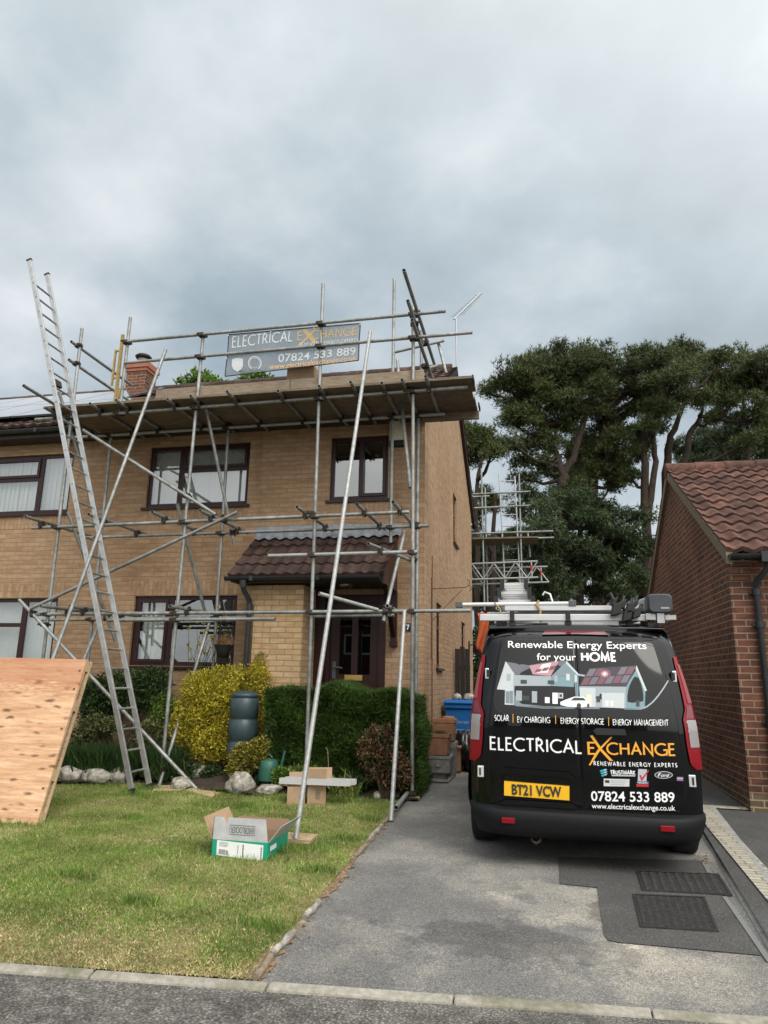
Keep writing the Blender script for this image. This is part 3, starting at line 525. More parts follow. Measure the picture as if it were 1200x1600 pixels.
def window(parent, x0, z0, x1, z1, lights, bars, pt, blind, vents=()):
    """outer frame with bars (u or v positions in 0..1), panes and a sill; pt(u, v, depth) maps onto the wall"""
    W, Hh = x1-x0, z1-z0; fw_ = 0.06
    f = MB()
    def bar(a, d, c, e_, d0=0.045, d1=0.105):
        p = [pt(a, d, d0), pt(c, d, d0), pt(c, e_, d0), pt(a, e_, d0)]; q = [pt(a, d, d1), pt(c, d, d1), pt(c, e_, d1), pt(a, e_, d1)]
        f.add(p+q, ((0,1,2,3),(4,7,6,5),(0,4,5,1),(1,5,6,2),(2,6,7,3),(3,7,4,0)))
    bar(x0, z0, x1, z0+fw_); bar(x0, z1-fw_, x1, z1); bar(x0, z0+fw_, x0+fw_, z1-fw_); bar(x1-fw_, z0+fw_, x1, z1-fw_)
    for (a, d, c, e_) in bars: bar(x0+a*W, z0+d*Hh, x0+c*W, z0+e_*Hh, 0.042, 0.1)
    fr = f.build('window', M['upvc'], parent)
    for (a, d, c, e_, kind) in lights:
        a, c = x0+a*W, x0+c*W; d, e_ = z0+d*Hh, z0+e_*Hh
        if kind in 'cv':                                     # opening light with its own sash
            f = MB(); k = 0.045; dd = (0.022, 0.07)
            bar(a, d, c, d+k, *dd); bar(a, e_-k, c, e_, *dd); bar(a, d+k, a+k, e_-k, *dd); bar(c-k, d+k, c, e_-k, *dd)
            f.build('sash', M['upvc'], fr); a += k; c -= k; d += k; e_ -= k
        MB().quad(pt(a, d, 0.06), pt(c, d, 0.06), pt(c, e_, 0.06), pt(a, e_, 0.06)).build('pane', M['glass'], fr)
    sm = MB(); sm.add([pt(x0-.05, z0-.05, -.045), pt(x1+.05, z0-.05, -.045), pt(x1+.05, z0-.012, -.045), pt(x0-.05, z0-.012, -.045), pt(x0-.05, z0-.05, .1), pt(x1+.05, z0-.05, .1), pt(x1+.05, z0+.006, .1), pt(x0-.05, z0+.006, .1)],
                      ((0,1,2,3),(0,4,5,1),(3,2,6,7),(0,3,7,4),(1,5,6,2),(4,7,6,5)))
    sm.build('sill', M['upvc'], fr)
    if blind == 'blind':
        bl = MB(); n = int((x1-x0)/0.089)
        for i in range(n):                                   # slightly turned vertical slats
            u = x0+0.03+i*0.089; j = random.uniform(-.006, .006)
            bl.quad(pt(u, z0+.01, .166+j), pt(u+.104, z0+.01, .146+j), pt(u+.104, z1-.03, .146+j), pt(u, z1-.03, .166+j))
        bl.build('blind', M['blind'], fr)
    elif blind:
        for (a, c) in blind:
            cu = MB(); us = np.linspace(x0+a*W, x0+c*W, 40)
            cu.add([pt(u, v, .2+.02*math.sin(u*75)) for v in (z0+.01, z1-.02) for u in us], [(i, i+1, 41+i, 40+i) for i in range(39)], True); cu.build('curtain', M['curtain'], fr)
    rm = MB(); rm.quad(pt(x0-.3, z0-.3, .9), pt(x1+.3, z0-.3, .9), pt(x1+.3, z1+.3, .9), pt(x0-.3, z1+.3, .9))
    for q in (((x0-.3, z0-.3), (x1+.3, z0-.3)), ((x0-.3, z1+.3), (x1+.3, z1+.3)), ((x0-.3, z0-.3), (x0-.3, z1+.3)), ((x1+.3, z0-.3), (x1+.3, z1+.3))):
        rm.quad(pt(*q[0], .115), pt(*q[1], .115), pt(*q[1], .9), pt(*q[0], .9))
    rm.build('room_lining', M['room'], fr)
    return fr
F0 = 0.035
window(house, *WIN[0], [(.035,.06,.30,.94,'f'), (.345,.06,.965,.56,'f'), (.34,.62,.97,.95,'v')], [(.30,.05,.345,.95), (.345,.56,.97,.62)], fp, 'blind')
window(house, *WIN[1], [(.065,.06,.49,.94,'f'), (.52,.05,.95,.95,'c')], [(.485,.05,.53,.95)], fp, None)
window(house, *WIN[2], [(.035,.06,.62,.56,'f'), (.03,.62,.63,.95,'v'), (.67,.06,.965,.94,'f')], [(.62,.05,.67,.95), (.03,.56,.62,.62)], fp, 'blind')
window(house, *WIN[3], [(.03,.05,.335,.95,'c'), (.38,.06,.965,.94,'f')], [(.33,.05,.38,.95)], fp, [(0.03, 0.27)])
window(house, *WIN[4], [(.035,.06,.62,.56,'f'), (.035,.62,.62,.94,'f'), (.67,.06,.965,.94,'f')], [(.62,.05,.67,.95), (.03,.56,.62,.62)], fp, [(0.0, 1.0)])
for s in SW: window(house, *[s[0], s[1], s[2], s[3]], [(.1,.06,.9,.6,'f'), (.1,.66,.9,.94,'f')], [(.08,.6,.92,.66)], sp, None)
def pantiles(O, U, S, nu, nv, tw, ga, amp=0.028, lip=0.03, k=7):
    O, U, S = Vector(O), Vector(U).normalized(), Vector(S).normalized(); Nn = U.cross(S)
    if Nn.z < 0: Nn = -Nn
    b = MB()
    for r_ in range(nv):
        for q in range(nu):                                  # every tile its own slightly shifted piece
            ju, jn, js = random.uniform(-.003, .003), random.uniform(-.004, .004), random.uniform(-.007, .007); rows = []
            for s0, hh in ((0, -0.012), (0, lip), (.5, lip*.5+.003), (1.10, 0.004)):
                for i in range(k+1):
                    f = i/k; h = amp*(math.cos(2*math.pi*f)*.5+.5)**.8; e_ = -.006 if i in (0,) else 0
                    rows.append(O+U*((q+f)*tw+ju)+S*((r_+s0)*ga+js)+Nn*(h*(1 if hh > 0 else .75)+hh+jn+e_))
            n = k+1; b.add(rows[:2*n], [(i, i+1, n+i+1, n+i) for i in range(k)]); b.add(rows[n:], [(p*n+i, p*n+i+1, (p+1)*n+i+1, (p+1)*n+i) for p in range(2) for i in range(k)], True)
    return b
random.seed(5)
sl_ = Vector((0, RY-9.5, RZ-5.42)); ln = sl_.length
rf = pantiles((-16, 9.5, 5.43), (1, 0, 0), sl_, 72, 14, 0.2017, ln/14, .026, .03, 5).build('roof', M['tile_dark'], house)
sl2 = Vector((0, RY-17.85, RZ-5.42)); pantiles((-16, 17.85, 5.43), (1, 0, 0), sl2, 72, 14, 0.2017, sl2.length/14, .026, .03, 4).build('rear_slope', M['tile_dark'], rf)
b = MB()
for i in range(32): b.tube((-16+i*.45, RY, RZ+.02), (-16+i*.45+.46, RY, RZ+.02), .115, 10, .105)
b.build('ridge_tiles', M['tile_dark'], rf)
b = MB()
for Y0, Z0 in ((9.5, 5.40), (17.85, 5.40)):                  # bargeboards on the gable
    b.add([(WX+.07, Y0, Z0-.16), (WX+.07, Y0, Z0+.03), (WX+.07, RY, RZ+.03), (WX+.07, RY, RZ-.16), (WX+.045, Y0, Z0-.16), (WX+.045, Y0, Z0+.03), (WX+.045, RY, RZ+.03), (WX+.045, RY, RZ-.16)], ((0,1,2,3),(4,7,6,5),(0,4,5,1),(1,5,6,2),(2,6,7,3),(3,7,4,0)))
    b.quad((WX, Y0, Z0-.155), (WX+.05, Y0, Z0-.155), (WX+.05, RY, RZ-.155), (WX, RY, RZ-.155))
b.build('bargeboard', M['upvc'], house)
b = MB(); b.box((-16, 9.52, 5.24), (WX+.05, 9.545, 5.42)); b.box((-16, 9.545, 5.24), (WX+.05, 9.848, 5.26)); b.build('fascia', M['soffit'], house)
def gutter(b, a, c, r=0.06):
    a, c = Vector(a), Vector(c); n = 9; d = (c-a).normalized(); s = d.cross(Vector((0, 0, 1)))
    for rr in (r, r*0.9):
        vs = [p + s*math.cos(math.pi*i/(n-1))*rr - Vector((0, 0, 1))*math.sin(math.pi*i/(n-1))*rr for p in (a, c) for i in range(n)]
        b.add(vs, [(i, i+1, n+i+1, n+i) for i in range(n-1)], True)
    for p in (a, c): b.add([p + s*math.cos(math.pi*i/(n-1))*r - Vector((0, 0, 1))*math.sin(math.pi*i/(n-1))*r for i in range(n)], [tuple(range(n))])
    x = 0.4
    while x < (c-a).length: q = a+d*x; b.obox(q-Vector((0, 0, r*.5)), d*.025, s*(r*1.06), Vector((0, 0, r*.58))); x += 0.95
b = MB(); gutter(b, (-16, 9.45, 5.36), (WX+.06, 9.45, 5.36)); gutter(b, (-16, 17.9, 5.36), (WX+.1, 17.9, 5.36)); b.build('gutter', M['black_pvc'], house)
random.seed(8)
nrm = Vector((0, -sl_.z, sl_.y)).normalized(); su = sl_.normalized()
for r_ in range(2):                                          # solar panels on the left half of the roof
    for i in range(8):
        o = Vector((-15.6+i*1.115, 9.5, 5.43)) + su*(0.45+r_*1.78) + nrm*0.13
        if r_ == 1 and i == 7: continue
        pb = MB(); a = o; c = o+Vector((1.1, 0, 0))+su*1.76; pb.obox((a+c)/2, (.543, 0, 0), su*.872, nrm*.016); po = pb.build('solar_panel', M['solar'], house)
ch = MB(); cx0, cx1, cy0, cy1 = -9.16, -8.66, 13.4, 13.85
ch.box((cx0, cy0, RZ-.6), (cx1, cy1, 8.27)); cho = ch.build('chimney', M['brick_red'], house)
b = MB()
for i, (e_, z) in enumerate(((.025, 8.27), (.05, 8.35), (.025, 8.43))): b.box((cx0-e_, cy0-e_, z), (cx1+e_, cy1+e_, z+.078))
b.build('oversailing_courses', speck_mat('orange_brick', [(0.3, (0.26, 0.09, 0.055)), (0.7, (0.36, 0.14, 0.085))], 14), cho)
MB().lathe(((cx0+cx1)/2, (cy0+cy1)/2, 8.51), [(.15, -.02), (.14, .08), (.13, .16), (.11, .16)]).build('chimney_pot', M['mortar'], cho)
MB().lathe(((cx0+cx1)/2, (cy0+cy1)/2, 8.68), [(.0, .10), (.15, .09), (.19, .05), (.16, .0), (.08, .0)]).build('pot_cowl', M['black'], cho)
# porch: lean-to tiled canopy, projecting brick bay, recessed door
PY = 9.18; porch = thing('porch', 'lean-to porch with brown pantiled canopy and mahogany front door under scaffolding', 'porch', (-3.1, 9.5, 0.1))
b = MB(); b.box((-3.86, PY, 0), (-3.14, FY-0.002, 2.68)); b.build('brick_bay', M['brick_pale'], porch)
b = MB()
for i, w_ in enumerate((.05, .1, .15, .2)): b.box((-3.86-w_, PY+.02, 2.38+.075*i), (-3.86+.002, FY-.003, 2.455+.075*i-(0 if i == 3 else .001)))
b.build('corbel', M['brick_pale'], porch)
EY, EZp, TZ = 8.93, 2.77, 3.47
sl3 = Vector((0, FY-EY, TZ-EZp)); random.seed(2)
pr = pantiles((-4.17, EY, EZp), (1, 0, 0), sl3, 13, 4, 2.22/13, sl3.length/4, 0.030, 0.030).build('canopy_roof', M['tile_dark'], porch)
MB().add([(-4.15, EY+.06, EZp), (-1.98, EY+.06, EZp), (-1.98, FY-.01, TZ-.07), (-4.15, FY-.01, TZ-.07)], ((0,1,2,3),)).build('roof_lining', M['soffit'], pr)
b = MB(); n = 60; xs = np.linspace(-4.18, -1.9, n); r_ = random.Random(4)
rows = [(x, FY-.012, TZ+.20+r_.uniform(-.008, .008)) for x in xs] + [(x, FY-.02, TZ+.05) for x in xs] + [(x, FY-.12, TZ-.012+.018*math.sin((x+4.17)/2.22*13*2*math.pi+1.57)) for x in xs]
b.add(rows, [(k*n+i, k*n+i+1, (k+1)*n+i+1, (k+1)*n+i) for k in range(2) for i in range(n-1)], True); b.build('flashing', M['lead'], pr)
b = MB(); b.box((-4.15, EY+.05, 2.7), (-1.98, EY+.075, 2.82)); b.box((-4.13, EY+.08, 2.70), (-2.0, FY-.012, 2.715)); b.build('soffit', M['soffit'], porch)
b = MB(); gutter(b, (-4.2, EY-.02, 2.765), (-2.0, EY-.02, 2.765), .055)
b.path([(-3.93, EY-.02, 2.72), (-3.93, EY-.0, 2.60), (-3.91, PY-.06, 2.46), (-3.91, PY-.05, 2.36), (-3.91, PY-.05, 0.1)], .036, 12)
b.tube((-3.91, PY-.05, 2.32), (-3.91, PY-.05, 2.42), .044, 12); b.tube((-3.93, EY-.02, 2.72), (-3.93, EY-.01, 2.62), .05, 12); b.build('gutter', M['black_pvc'], porch)
b = MB(); b.prism([(-1.985, EY+.03, 2.66), (-1.985, EY+.03, 2.86), (-1.985, FY-.005, TZ+.03), (-1.985, FY-.005, 2.66)], (.03, 0, 0)); b.build('end_panel', M['upvc'], porch)
b = MB(); b.box((-2.03, FY-.075, 1.9), (-1.945, FY-.004, 2.66)); b.prism([(-2.02, FY-.075, 2.0), (-2.02, FY-.075, 2.1), (-2.02, EY+.25, 2.66), (-2.02, EY+.35, 2.66)], (.06, 0, 0)); b.box((-2.04, FY-.1, 1.88), (-1.935, FY-.005, 1.95)); b.build('timber_bracket', M['upvc'], porch)
b = MB()                                                     # door frame and side panel
b.box((-3.139, FY-.12, .3), (-3.0, FY+.02, 2.68)); b.box((-3.0, FY+.0, .3), (-2.94, FY+.09, 2.62)); b.box((-2.21, FY-.02, .3), (-2.115, FY+.09, 2.62)); b.box((-2.94, FY+.0, 2.5), (-2.21, FY+.09, 2.62)); b.box((-2.94, FY+.01, .3), (-2.21, FY+.09, .5)); b.build('door_frame', M['upvc'], porch)
d = MB(); X0, X1 = -2.935, -2.215; yy = FY+.03
for q in ((X0, .5, X0+.13, 2.5), (X1-.13, .5, X1, 2.5), (X0+.13, .5, X1-.13, .72), (X0+.13, 1.30, X1-.13, 1.48), (X0+.13, 2.38, X1-.13, 2.5), ((X0+X1)/2-.045, 1.48, (X0+X1)/2+.045, 2.38), ((X0+X1)/2-.045, .72, (X0+X1)/2+.045, 1.30)): d.box((q[0], yy, q[1]), (q[2], yy+.045, q[3]))
d.box((X0+.13, yy+.02, .72), (X1-.13, yy+.035, 1.30)); dr = d.build('door', M['upvc'], porch)
MB().box((X0+.13, yy+.022, 1.48), (X1-.13, yy+.03, 2.38)).build('door_glass', M['glass_dark'], dr)
MB().box((-2.71, yy-.012, 1.40), (-2.45, yy, 1.475)).box((-2.69, yy-.018, 1.415), (-2.47, yy-.012, 1.46)).build('letterbox', M['brass'], dr)
b = MB(); b.box((X0+.04, yy-.01, 1.42), (X0+.09, yy, 1.66)); b.tube((X0+.065, yy-.05, 1.58), (X0+.065, yy, 1.58), .012); b.path([(X0+.065, yy-.05, 1.58), (X0+.16, yy-.055, 1.575), (X0+.2, yy-.05, 1.565)], .011); b.build('handle', M['grey_pvc'], dr)
b = MB(); b.quad((-3.3, FY+.6, .3), (-2.1, FY+.6, .3), (-2.1, FY+.6, 2.7), (-3.3, FY+.6, 2.7)); b.build('hall_lining', M['room'], dr)
MB().lathe((-2.6, 9.4, 2.69), [(0, -.04), (.09, -.03), (.11, 0), (.11, .01)]).build('porch_light', M['glass'], porch)
MB().box((-3.14, 9.1, 0), (-1.95, FY, .32)).build('step', M['concrete'], porch)
# small fittings on the house
t = thing('alarm_box', 'cream burglar alarm box high on the house corner', 'alarm box', (-1.97, FY, 4.9))
a_ = P(617, 661, 9.8); c_ = P(631, 697, 9.8)
MB().box((-2.09, FY-.09, c_.z+.09), (-1.87, FY-.002, a_.z+.05)).build('cover', M['cream'], t, bevel=.012); MB().box((-2.09, FY-.092, c_.z), (-1.87, FY-.002, c_.z+.088)).build('base', M['black'], t, bevel=.01)
np_ = P(636, 980, FY); t = thing('house_number', 'small dark house number plaque with a pale 7 beside the porch', 'house number', np_)
MB().box((np_.x-.075, FY-.015, np_.z-.055), (np_.x+.075, FY-.002, np_.z+.055)).build('plaque', M['black'], t)
b = MB(); b.box((np_.x-.01, FY-.018, np_.z+.022), (np_.x+.035, FY-.0155, np_.z+.036)); b.prism([(np_.x+.02, FY-.0185, np_.z+.022), (np_.x+.035, FY-.0185, np_.z+.022), (np_.x+.012, FY-.0185, np_.z-.036), (np_.x-.003, FY-.0185, np_.z-.036)], (0, .003, 0)); b.build('numeral', M['white'], t)
b = MB(); sx_ = WX+.015; b.box((WX+.002, 10.5, 1.75), (WX+.02, 10.53, 2.95)); b.path([(sx_, 10.53, 2.78), (sx_+.5, 10.55, 2.80), (sx_+.56, 10.55, 2.83), (sx_+.57, 10.55, 2.9), (sx_+.53, 10.55, 2.92)], .007, 6); b.path([(sx_, 10.53, 2.3), (sx_+.45, 10.55, 2.76)], .006, 6)
b.path([(sx_+.57, 10.55, 2.83), (sx_+.6, 10.55, 2.77), (sx_+.56, 10.55, 2.74)], .006, 6); tag(b.build('basket_bracket', M['rust'], loc=(WX, 10.5, 2.4)), 'rusty scrolled hanging basket bracket on the side wall', 'wall bracket')
b = MB(); b.path([(WX+.012, 10.56, 0.2), (WX+.012, 10.56, 3.3)], .007, 6); tag(b.build('wall_cable', M['rust'], loc=(WX, 10.56, .2)), 'thin brown cable running up the side wall', 'cable')
t = thing('wall_lantern', 'black outdoor lantern on the rear end of the side wall', 'wall lantern', (WX, 16.4, 2.2))
MB().box((WX, 16.35, 2.05), (WX+.03, 16.45, 2.3)).path([(WX+.02, 16.4, 2.2), (WX+.15, 16.4, 2.24), (WX+.2, 16.4, 2.2)], .015).build('arm', M['black'], t); MB().lathe((WX+.2, 16.4, 2.0), [(.03, -.02), (.06, .0), (.075, .17), (.09, .18), (.0, .26)], 8).build('lamp_housing', M['black'], t)
t = thing('side_gate', 'narrow dark timber gate standing open beside the house wall', 'gate', (WX+.15, 13.4, .15))
b = MB()
for i in range(3): b.box((WX+.03+i*.095, 13.38, .2), (WX+.12+i*.095, 13.41, 2.0+(.04 if i == 1 else 0)))
b.build('boards', M['fence'], t); MB().box((WX+.03, 13.415, .5), (WX+.31, 13.45, .6)).box((WX+.03, 13.415, 1.6), (WX+.31, 13.45, 1.7)).build('ledge_rail', M['fence'], t)
# TV aerial on the ridge end
t = thing('tv_aerial', 'slim television aerial on a mast above the roof verge', 'tv aerial', (-1.62, 13.9, 7.7))
m0 = P(714, 600, 13.9); m1 = P(713, 497, 13.9); MB().tube(m0-Vector((0, 0, .6)), m1, .02, 8).build('mast', M['tv'], t)
b = MB(); a_, c_ = P(709, 499, 13.9), P(750, 459, 14.4); b.tube(a_, c_, .017, 6); dd = (c_-a_)
for i in range(11):
    p = a_+dd*(.16+.08*i); hw_ = .2-.008*i; side = dd.normalized().cross(Vector((0, -.35, 1))).normalized(); b.tube(p-side*hw_, p+side*hw_, .0055, 5)
b.build('boom', M['tv'], t)

# ---------------------------------------------------------------- garage
GX, GY = 2.22, 8.8; GE = 2.87; GRY, GRZ = 11.78, 4.83; GB = 14.75
gar = thing('brick_garage', 'red brick garage with orange pantiled roof beside the van', 'garage', (GX, GY, .1))
b = MB(); b.quad((GX, GY, 0), (GX, GB, 0), (GX, GB, GE), (GX, GY, GE)); b.poly([(GX, GY, GE), (GX, GB, GE), (GX, GRY, GRZ-.02)]); b.quad((GX, GY, 0), (12, GY, 0), (12, GY, GE), (GX, GY, GE)); b.quad((GX, GB, 0), (12, GB, 0), (12, GB, GE), (GX, GB, GE)); b.quad((12, GY, 0), (12, GB, 0), (12, GB, GE), (12, GY, GE)); b.build('wall', M['brick_red'], gar)
M['plinth'] = brick_mat('mossy_plinth_brick', (0.13, 0.075, 0.05), (0.10, 0.062, 0.045), (0.15, 0.11, 0.07), (0.3, 0.25, 0.17), 0.01, (0.7, 0.85, 0.6), 0.6)
b = MB(); b.box((GX-.004, GY-.004, 0), (12, GY+.05, .225+gz(GY))); b.box((GX-.004, GY+.05, 0), (GX+.05, GB, .225+gz(GY))); b.build('plinth', M['plinth'], gar)
b = MB()
for i in range(3): b.box((GX-.002, GY-.02-.022*i, GE-.24+.078*i), (GX+.235, GY+.01, GE-.165+.078*i))
b.build('corbel', M['brick_red'], gar)
random.seed(12); sg = Vector((0, GRY-8.62, GRZ+.02-2.93)); nt_ = 50
gr_ = pantiles((GX-.05, 8.62, 2.93), (1, 0, 0), sg, nt_, 12, .198, sg.length/12, .042, .036, 7).build('roof', M['tile_red'], gar)
sg2 = Vector((0, GRY-14.95, GRZ+.02-2.93)); pantiles((GX-.05, 14.95, 2.93), (1, 0, 0), sg2, nt_, 12, .198, sg2.length/12, .042, .03, 6).build('rear_slope', M['tile_red'], gr_)
b = MB()
for i in range(22): b.tube((GX-.06+i*.45, GRY, GRZ+.03), (GX-.06+i*.45+.455, GRY, GRZ+.03), .125, 12, .115)
b.build('ridge_tiles', M['tile_red'], gr_)
b = MB()
for Y0, Z0 in ((8.62, 2.93), (14.95, 2.93)):
    b.add([(GX-.05, Y0, Z0-.13), (GX-.05, Y0, Z0+.015), (GX-.05, GRY, GRZ+.03), (GX-.05, GRY, GRZ-.11), (GX+.02, Y0, Z0-.13), (GX+.02, Y0, Z0+.015), (GX+.02, GRY, GRZ+.03), (GX+.02, GRY, GRZ-.11)], ((0,1,2,3),(4,7,6,5),(0,4,5,1),(1,5,6,2),(2,6,7,3),(3,7,4,0)))
b.build('verge', M['mortar'], gar)
b = MB(); gutter(b, (GX-.03, 8.56, 2.9), (12, 8.56, 2.9), .06); dx = PX(1190, 960, GX+.33).x
b.box((GX+.29, 8.49, 2.80), (GX+.45, 8.63, 2.92)); b.path([(GX+.37, 8.56, 2.86), (GX+.37, 8.58, 2.74), (GX+.27, 8.72, 2.60), (GX+.27, GY-.045, 2.5), (GX+.27, GY-.045, .15)], .034, 12)
for z in (2.45, 2.08, 1.0): b.tube((GX+.27, GY-.045, z), (GX+.27, GY-.045, z+.07), .043, 12); b.box((GX+.2, GY-.03, z+.02), (GX+.34, GY, z+.05))
b.build('gutter', M['black_pvc'], gar)
t = thing('outdoor_light', 'small white outdoor light fitting on the garage front by the downpipe', 'outdoor light', (GX+.47, GY, 2.05)); MB().box((GX+.42, GY-.06, 1.98), (GX+.5, GY-.002, 2.12)).build('housing', M['white'], t, bevel=.01); MB().path([(GX+.43, GY-.03, 1.99), (GX+.41, GY-.02, 1.94), (GX+.44, GY-.02, 1.92)], .008, 6).build('cable_loop', M['white'], t)

# ---------------------------------------------------------------- across the road, behind the viewpoint (seen in the van's glass and the windows)
for k, (hx, lab) in enumerate(((-13.5, 'brick house across the road with a wide front, left of the pair'), (2.0, 'brick house across the road with a wide front, right of the pair'))):
    t = thing('opposite_house', lab, 'house', (hx, -20, -.4), 'houses across the road'); z0 = -.5; wb = MB()
    wb.box((hx-5.5, -27, z0), (hx+5.5, -20, z0+5.2)); wb.build('wall', M['brick_red'], t)
    rb = MB(); rb.prism([(hx-5.9, -27.4, z0+5.1), (hx-5.9, -19.6, z0+5.1), (hx-5.9, -23.5, z0+7.8)], (11.8, 0, 0)); rb.build('roof', M['tile_dark'], t)
    for wx, wz in ((-3.6, 3.2), (0, 3.2), (3.4, 3.2), (-3.6, .8), (3.4, .8)): fo = MB().box((hx+wx-.9, -20, z0+wz), (hx+wx+.9, -19.95, z0+wz+1.15)).build('window', M['white'], t); MB().box((hx+wx-.8, -19.948, z0+wz+.1), (hx+wx+.8, -19.94, z0+wz+1.05)).build('pane', M['vanglass'], fo)
    MB().box((hx-.5, -20, z0), (hx+.5, -19.93, z0+2.1)).build('door', M['fence'], t)
# ---------------------------------------------------------------- scaffold
YO, YI = 8.6, 9.45; TR = 0.0242
scaf = thing('scaffold', 'galvanised tube and board scaffold along the front of the house', 'scaffold', (-4.2, 9.0, 0))
tubes = []
def tube(kind, a, c, m='galv', label=None, parent=None, r=TR):
    a, c = Vector(a), Vector(c); o = MB().tube(a, c, r, 12, hollow=True).build(kind, M[m], parent or scaf, uv=False)
    if label: o['label'] = label
    if parent is None: tubes.append((a, c))
    return o
def tp(kind, p, q, m='galv', label=None, **k): return tube(kind, P(*p), P(*q), m, label, **k)
def std(x, Y, z0, z1, lean=0.0): tube('standard', (x, Y, z0), (x+lean, Y, z1))
std(-6.66, YO, gz(YO), 6.62, -.08); std(-4.74, YO, gz(YO)+.03, 6.36, .06); std(-2.81, YO, gz(YO), 6.96, -.05); std(-1.495, YO, gz(YO)+.03, 6.47, -.04)
std(-5.92, YO, 5.12, 6.73); std(-6.55, YI, gz(YI), 5.25, -.06); std(-4.53, YI, gz(YI), 5.26, -.05); std(-1.98, YI, 3.3, 7.46, -.01); std(-1.60, YI, gz(YI), 5.2); std(-1.56, YI+.02, 5.3, 6.55)
# ledgers: three lifts, outer and inner rows, and the guard rails
E1 = YO-.05; E2 = YI-.05
tube('ledger', (-6.87, E1, 2.22), (-.78, E1, 2.26)); tube('ledger', (-7.4, E2, 2.21), (-1.9, E2, 2.28)); tube('ledger', (-5.7, E1+.01, 2.14), (-3.3, E1+.01, 2.16))
tube('ledger', (-7.1, E1, 3.46), (-1.55, E1, 3.52)); tube('ledger', (-6.9, E2, 3.48), (-1.43, E2, 3.52)); tube('ledger', (-3.44, E1, 2.985), (-1.44, E1, 3.0), 'galv_new')
tube('ledger', (-7.3, E1, 5.14), (-.79, E1, 5.185)); tube('ledger', (-7.25, E2, 5.15), (-1.2, E2, 5.165), 'galv_new')
tube('guard_rail', (-5.93, E1, 6.30), (-1.08, E1, 6.315)); tube('guard_rail', (-5.9, E1, 5.95), (-.72, E1, 5.965))
# returns on both ends run back along the roof
tube('guard_rail', (-6.78, 8.45, 6.33), (-6.78, 10.1, 6.33)); tube('guard_rail', (-6.78, 8.45, 6.03), (-6.78, 10.4, 6.03)); tube('guard_rail', (-1.47, 7.55, 6.36), (-1.47, 10.4, 6.34)); tube('guard_rail', (-1.46, 8.1, 5.98), (-1.46, 10.2, 5.96)); tube('guard_rail', (-1.50, 8.0, 6.20), (-1.50, 9.2, 6.19))
tp('standard', (617, 550, 9.6), (694, 532, 9.6), 'galv_new'); tp('standard', (661, 578, 9.6), (685, 571, 9.6), 'galv_new'); tp('standard', (685, 536, 9.65), (697, 583, 9.65))
# transoms under the boards and at the lower lifts, ends standing proud
for i, x in enumerate((-6.95, -6.2, -5.75, -5.0, -4.62, -4.05, -3.35, -2.75, -2.3, -1.9, -1.62, -1.30)): tube('transom', (x, 8.33-.05*(i % 3), 5.212+.004*i/2), (x, 9.8, 5.215))
tube('transom', (-6.86, 7.72, 5.3), (-6.86, 9.5, 5.26))
for x in (-6.95, -5.95, -5.0, -4.3, -2.95, -2.15, -1.68): tube('transom', (x, 8.22-.1*((x*3) % 1), 3.55), (x+.02, 9.75, 3.56))
tube('transom', (-6.35, 8.0, 2.28), (-6.3, 9.5, 2.30)); tube('transom', (-6.1, 8.25, 2.30), (-6.05, 9.8, 2.31)); tube('transom', (-4.55, 8.1, 2.28), (-4.5, 9.6, 2.30)); tube('transom', (-1.78, 8.35, 2.3), (-1.78, 9.6, 2.3)); tube('transom', (-2.0, 8.2, 3.05), (-1.65, 9.7, 3.05))
# braces and rakers
a_, c_ = P(259, 546, 8.47), P(83, 1029, 7.45); tube('brace', a_, c_+(c_-a_)*((.04-c_.z)/(c_.z-a_.z)), label='long brace raking forward across the ladder to the lawn'); tp('brace', (130, 672, 8.52), (337, 804, 8.52)); tp('brace', (371, 800, 8.48), (48, 951, 8.48)); tp('brace', (30, 937, 8.52), (307, 1233, 8.42))
tp('brace', (315, 603, 8.65), (366, 851, 9.4)); tp('brace', (277, 787, 8.65), (320, 955, 9.4)); tp('brace', (106, 800, 8.65), (181, 1003, 9.4)); tp('brace', (92, 612, 8.65), (157, 820, 9.4)); tp('brace', (153, 980, 9.4), (112, 1075, 8.7)); tp('brace', (327, 974, 9.4), (247, 1233, 8.5))
tp('brace', (632, 830, 9.38), (599, 971, 8.5)); tp('brace', (620.5, 561, 9.3), (641, 762, 8.66)); 
ft = G(462, 1311, .045); tube('raker', ft, P(578.5, 518, 8.5), 'galv_new', 'long pale raker leaning from the lawn up to the guard rails')
fw2 = G(611, 1283); tube('raker', fw2, P(632, 955, 8.5), 'galv_new', 'white painted tube propped on the edge of the drive'); tp('raker', (499, 927.5, 7.85), (590, 953, 8.5), 'galv_new', 'short tie between the raker and the low ledger')
a_, c_ = G(619, 1262, .1), G(642, 1232, .07); tube('foot_tie', a_, c_+(c_-a_)*.05, 'galv_new')
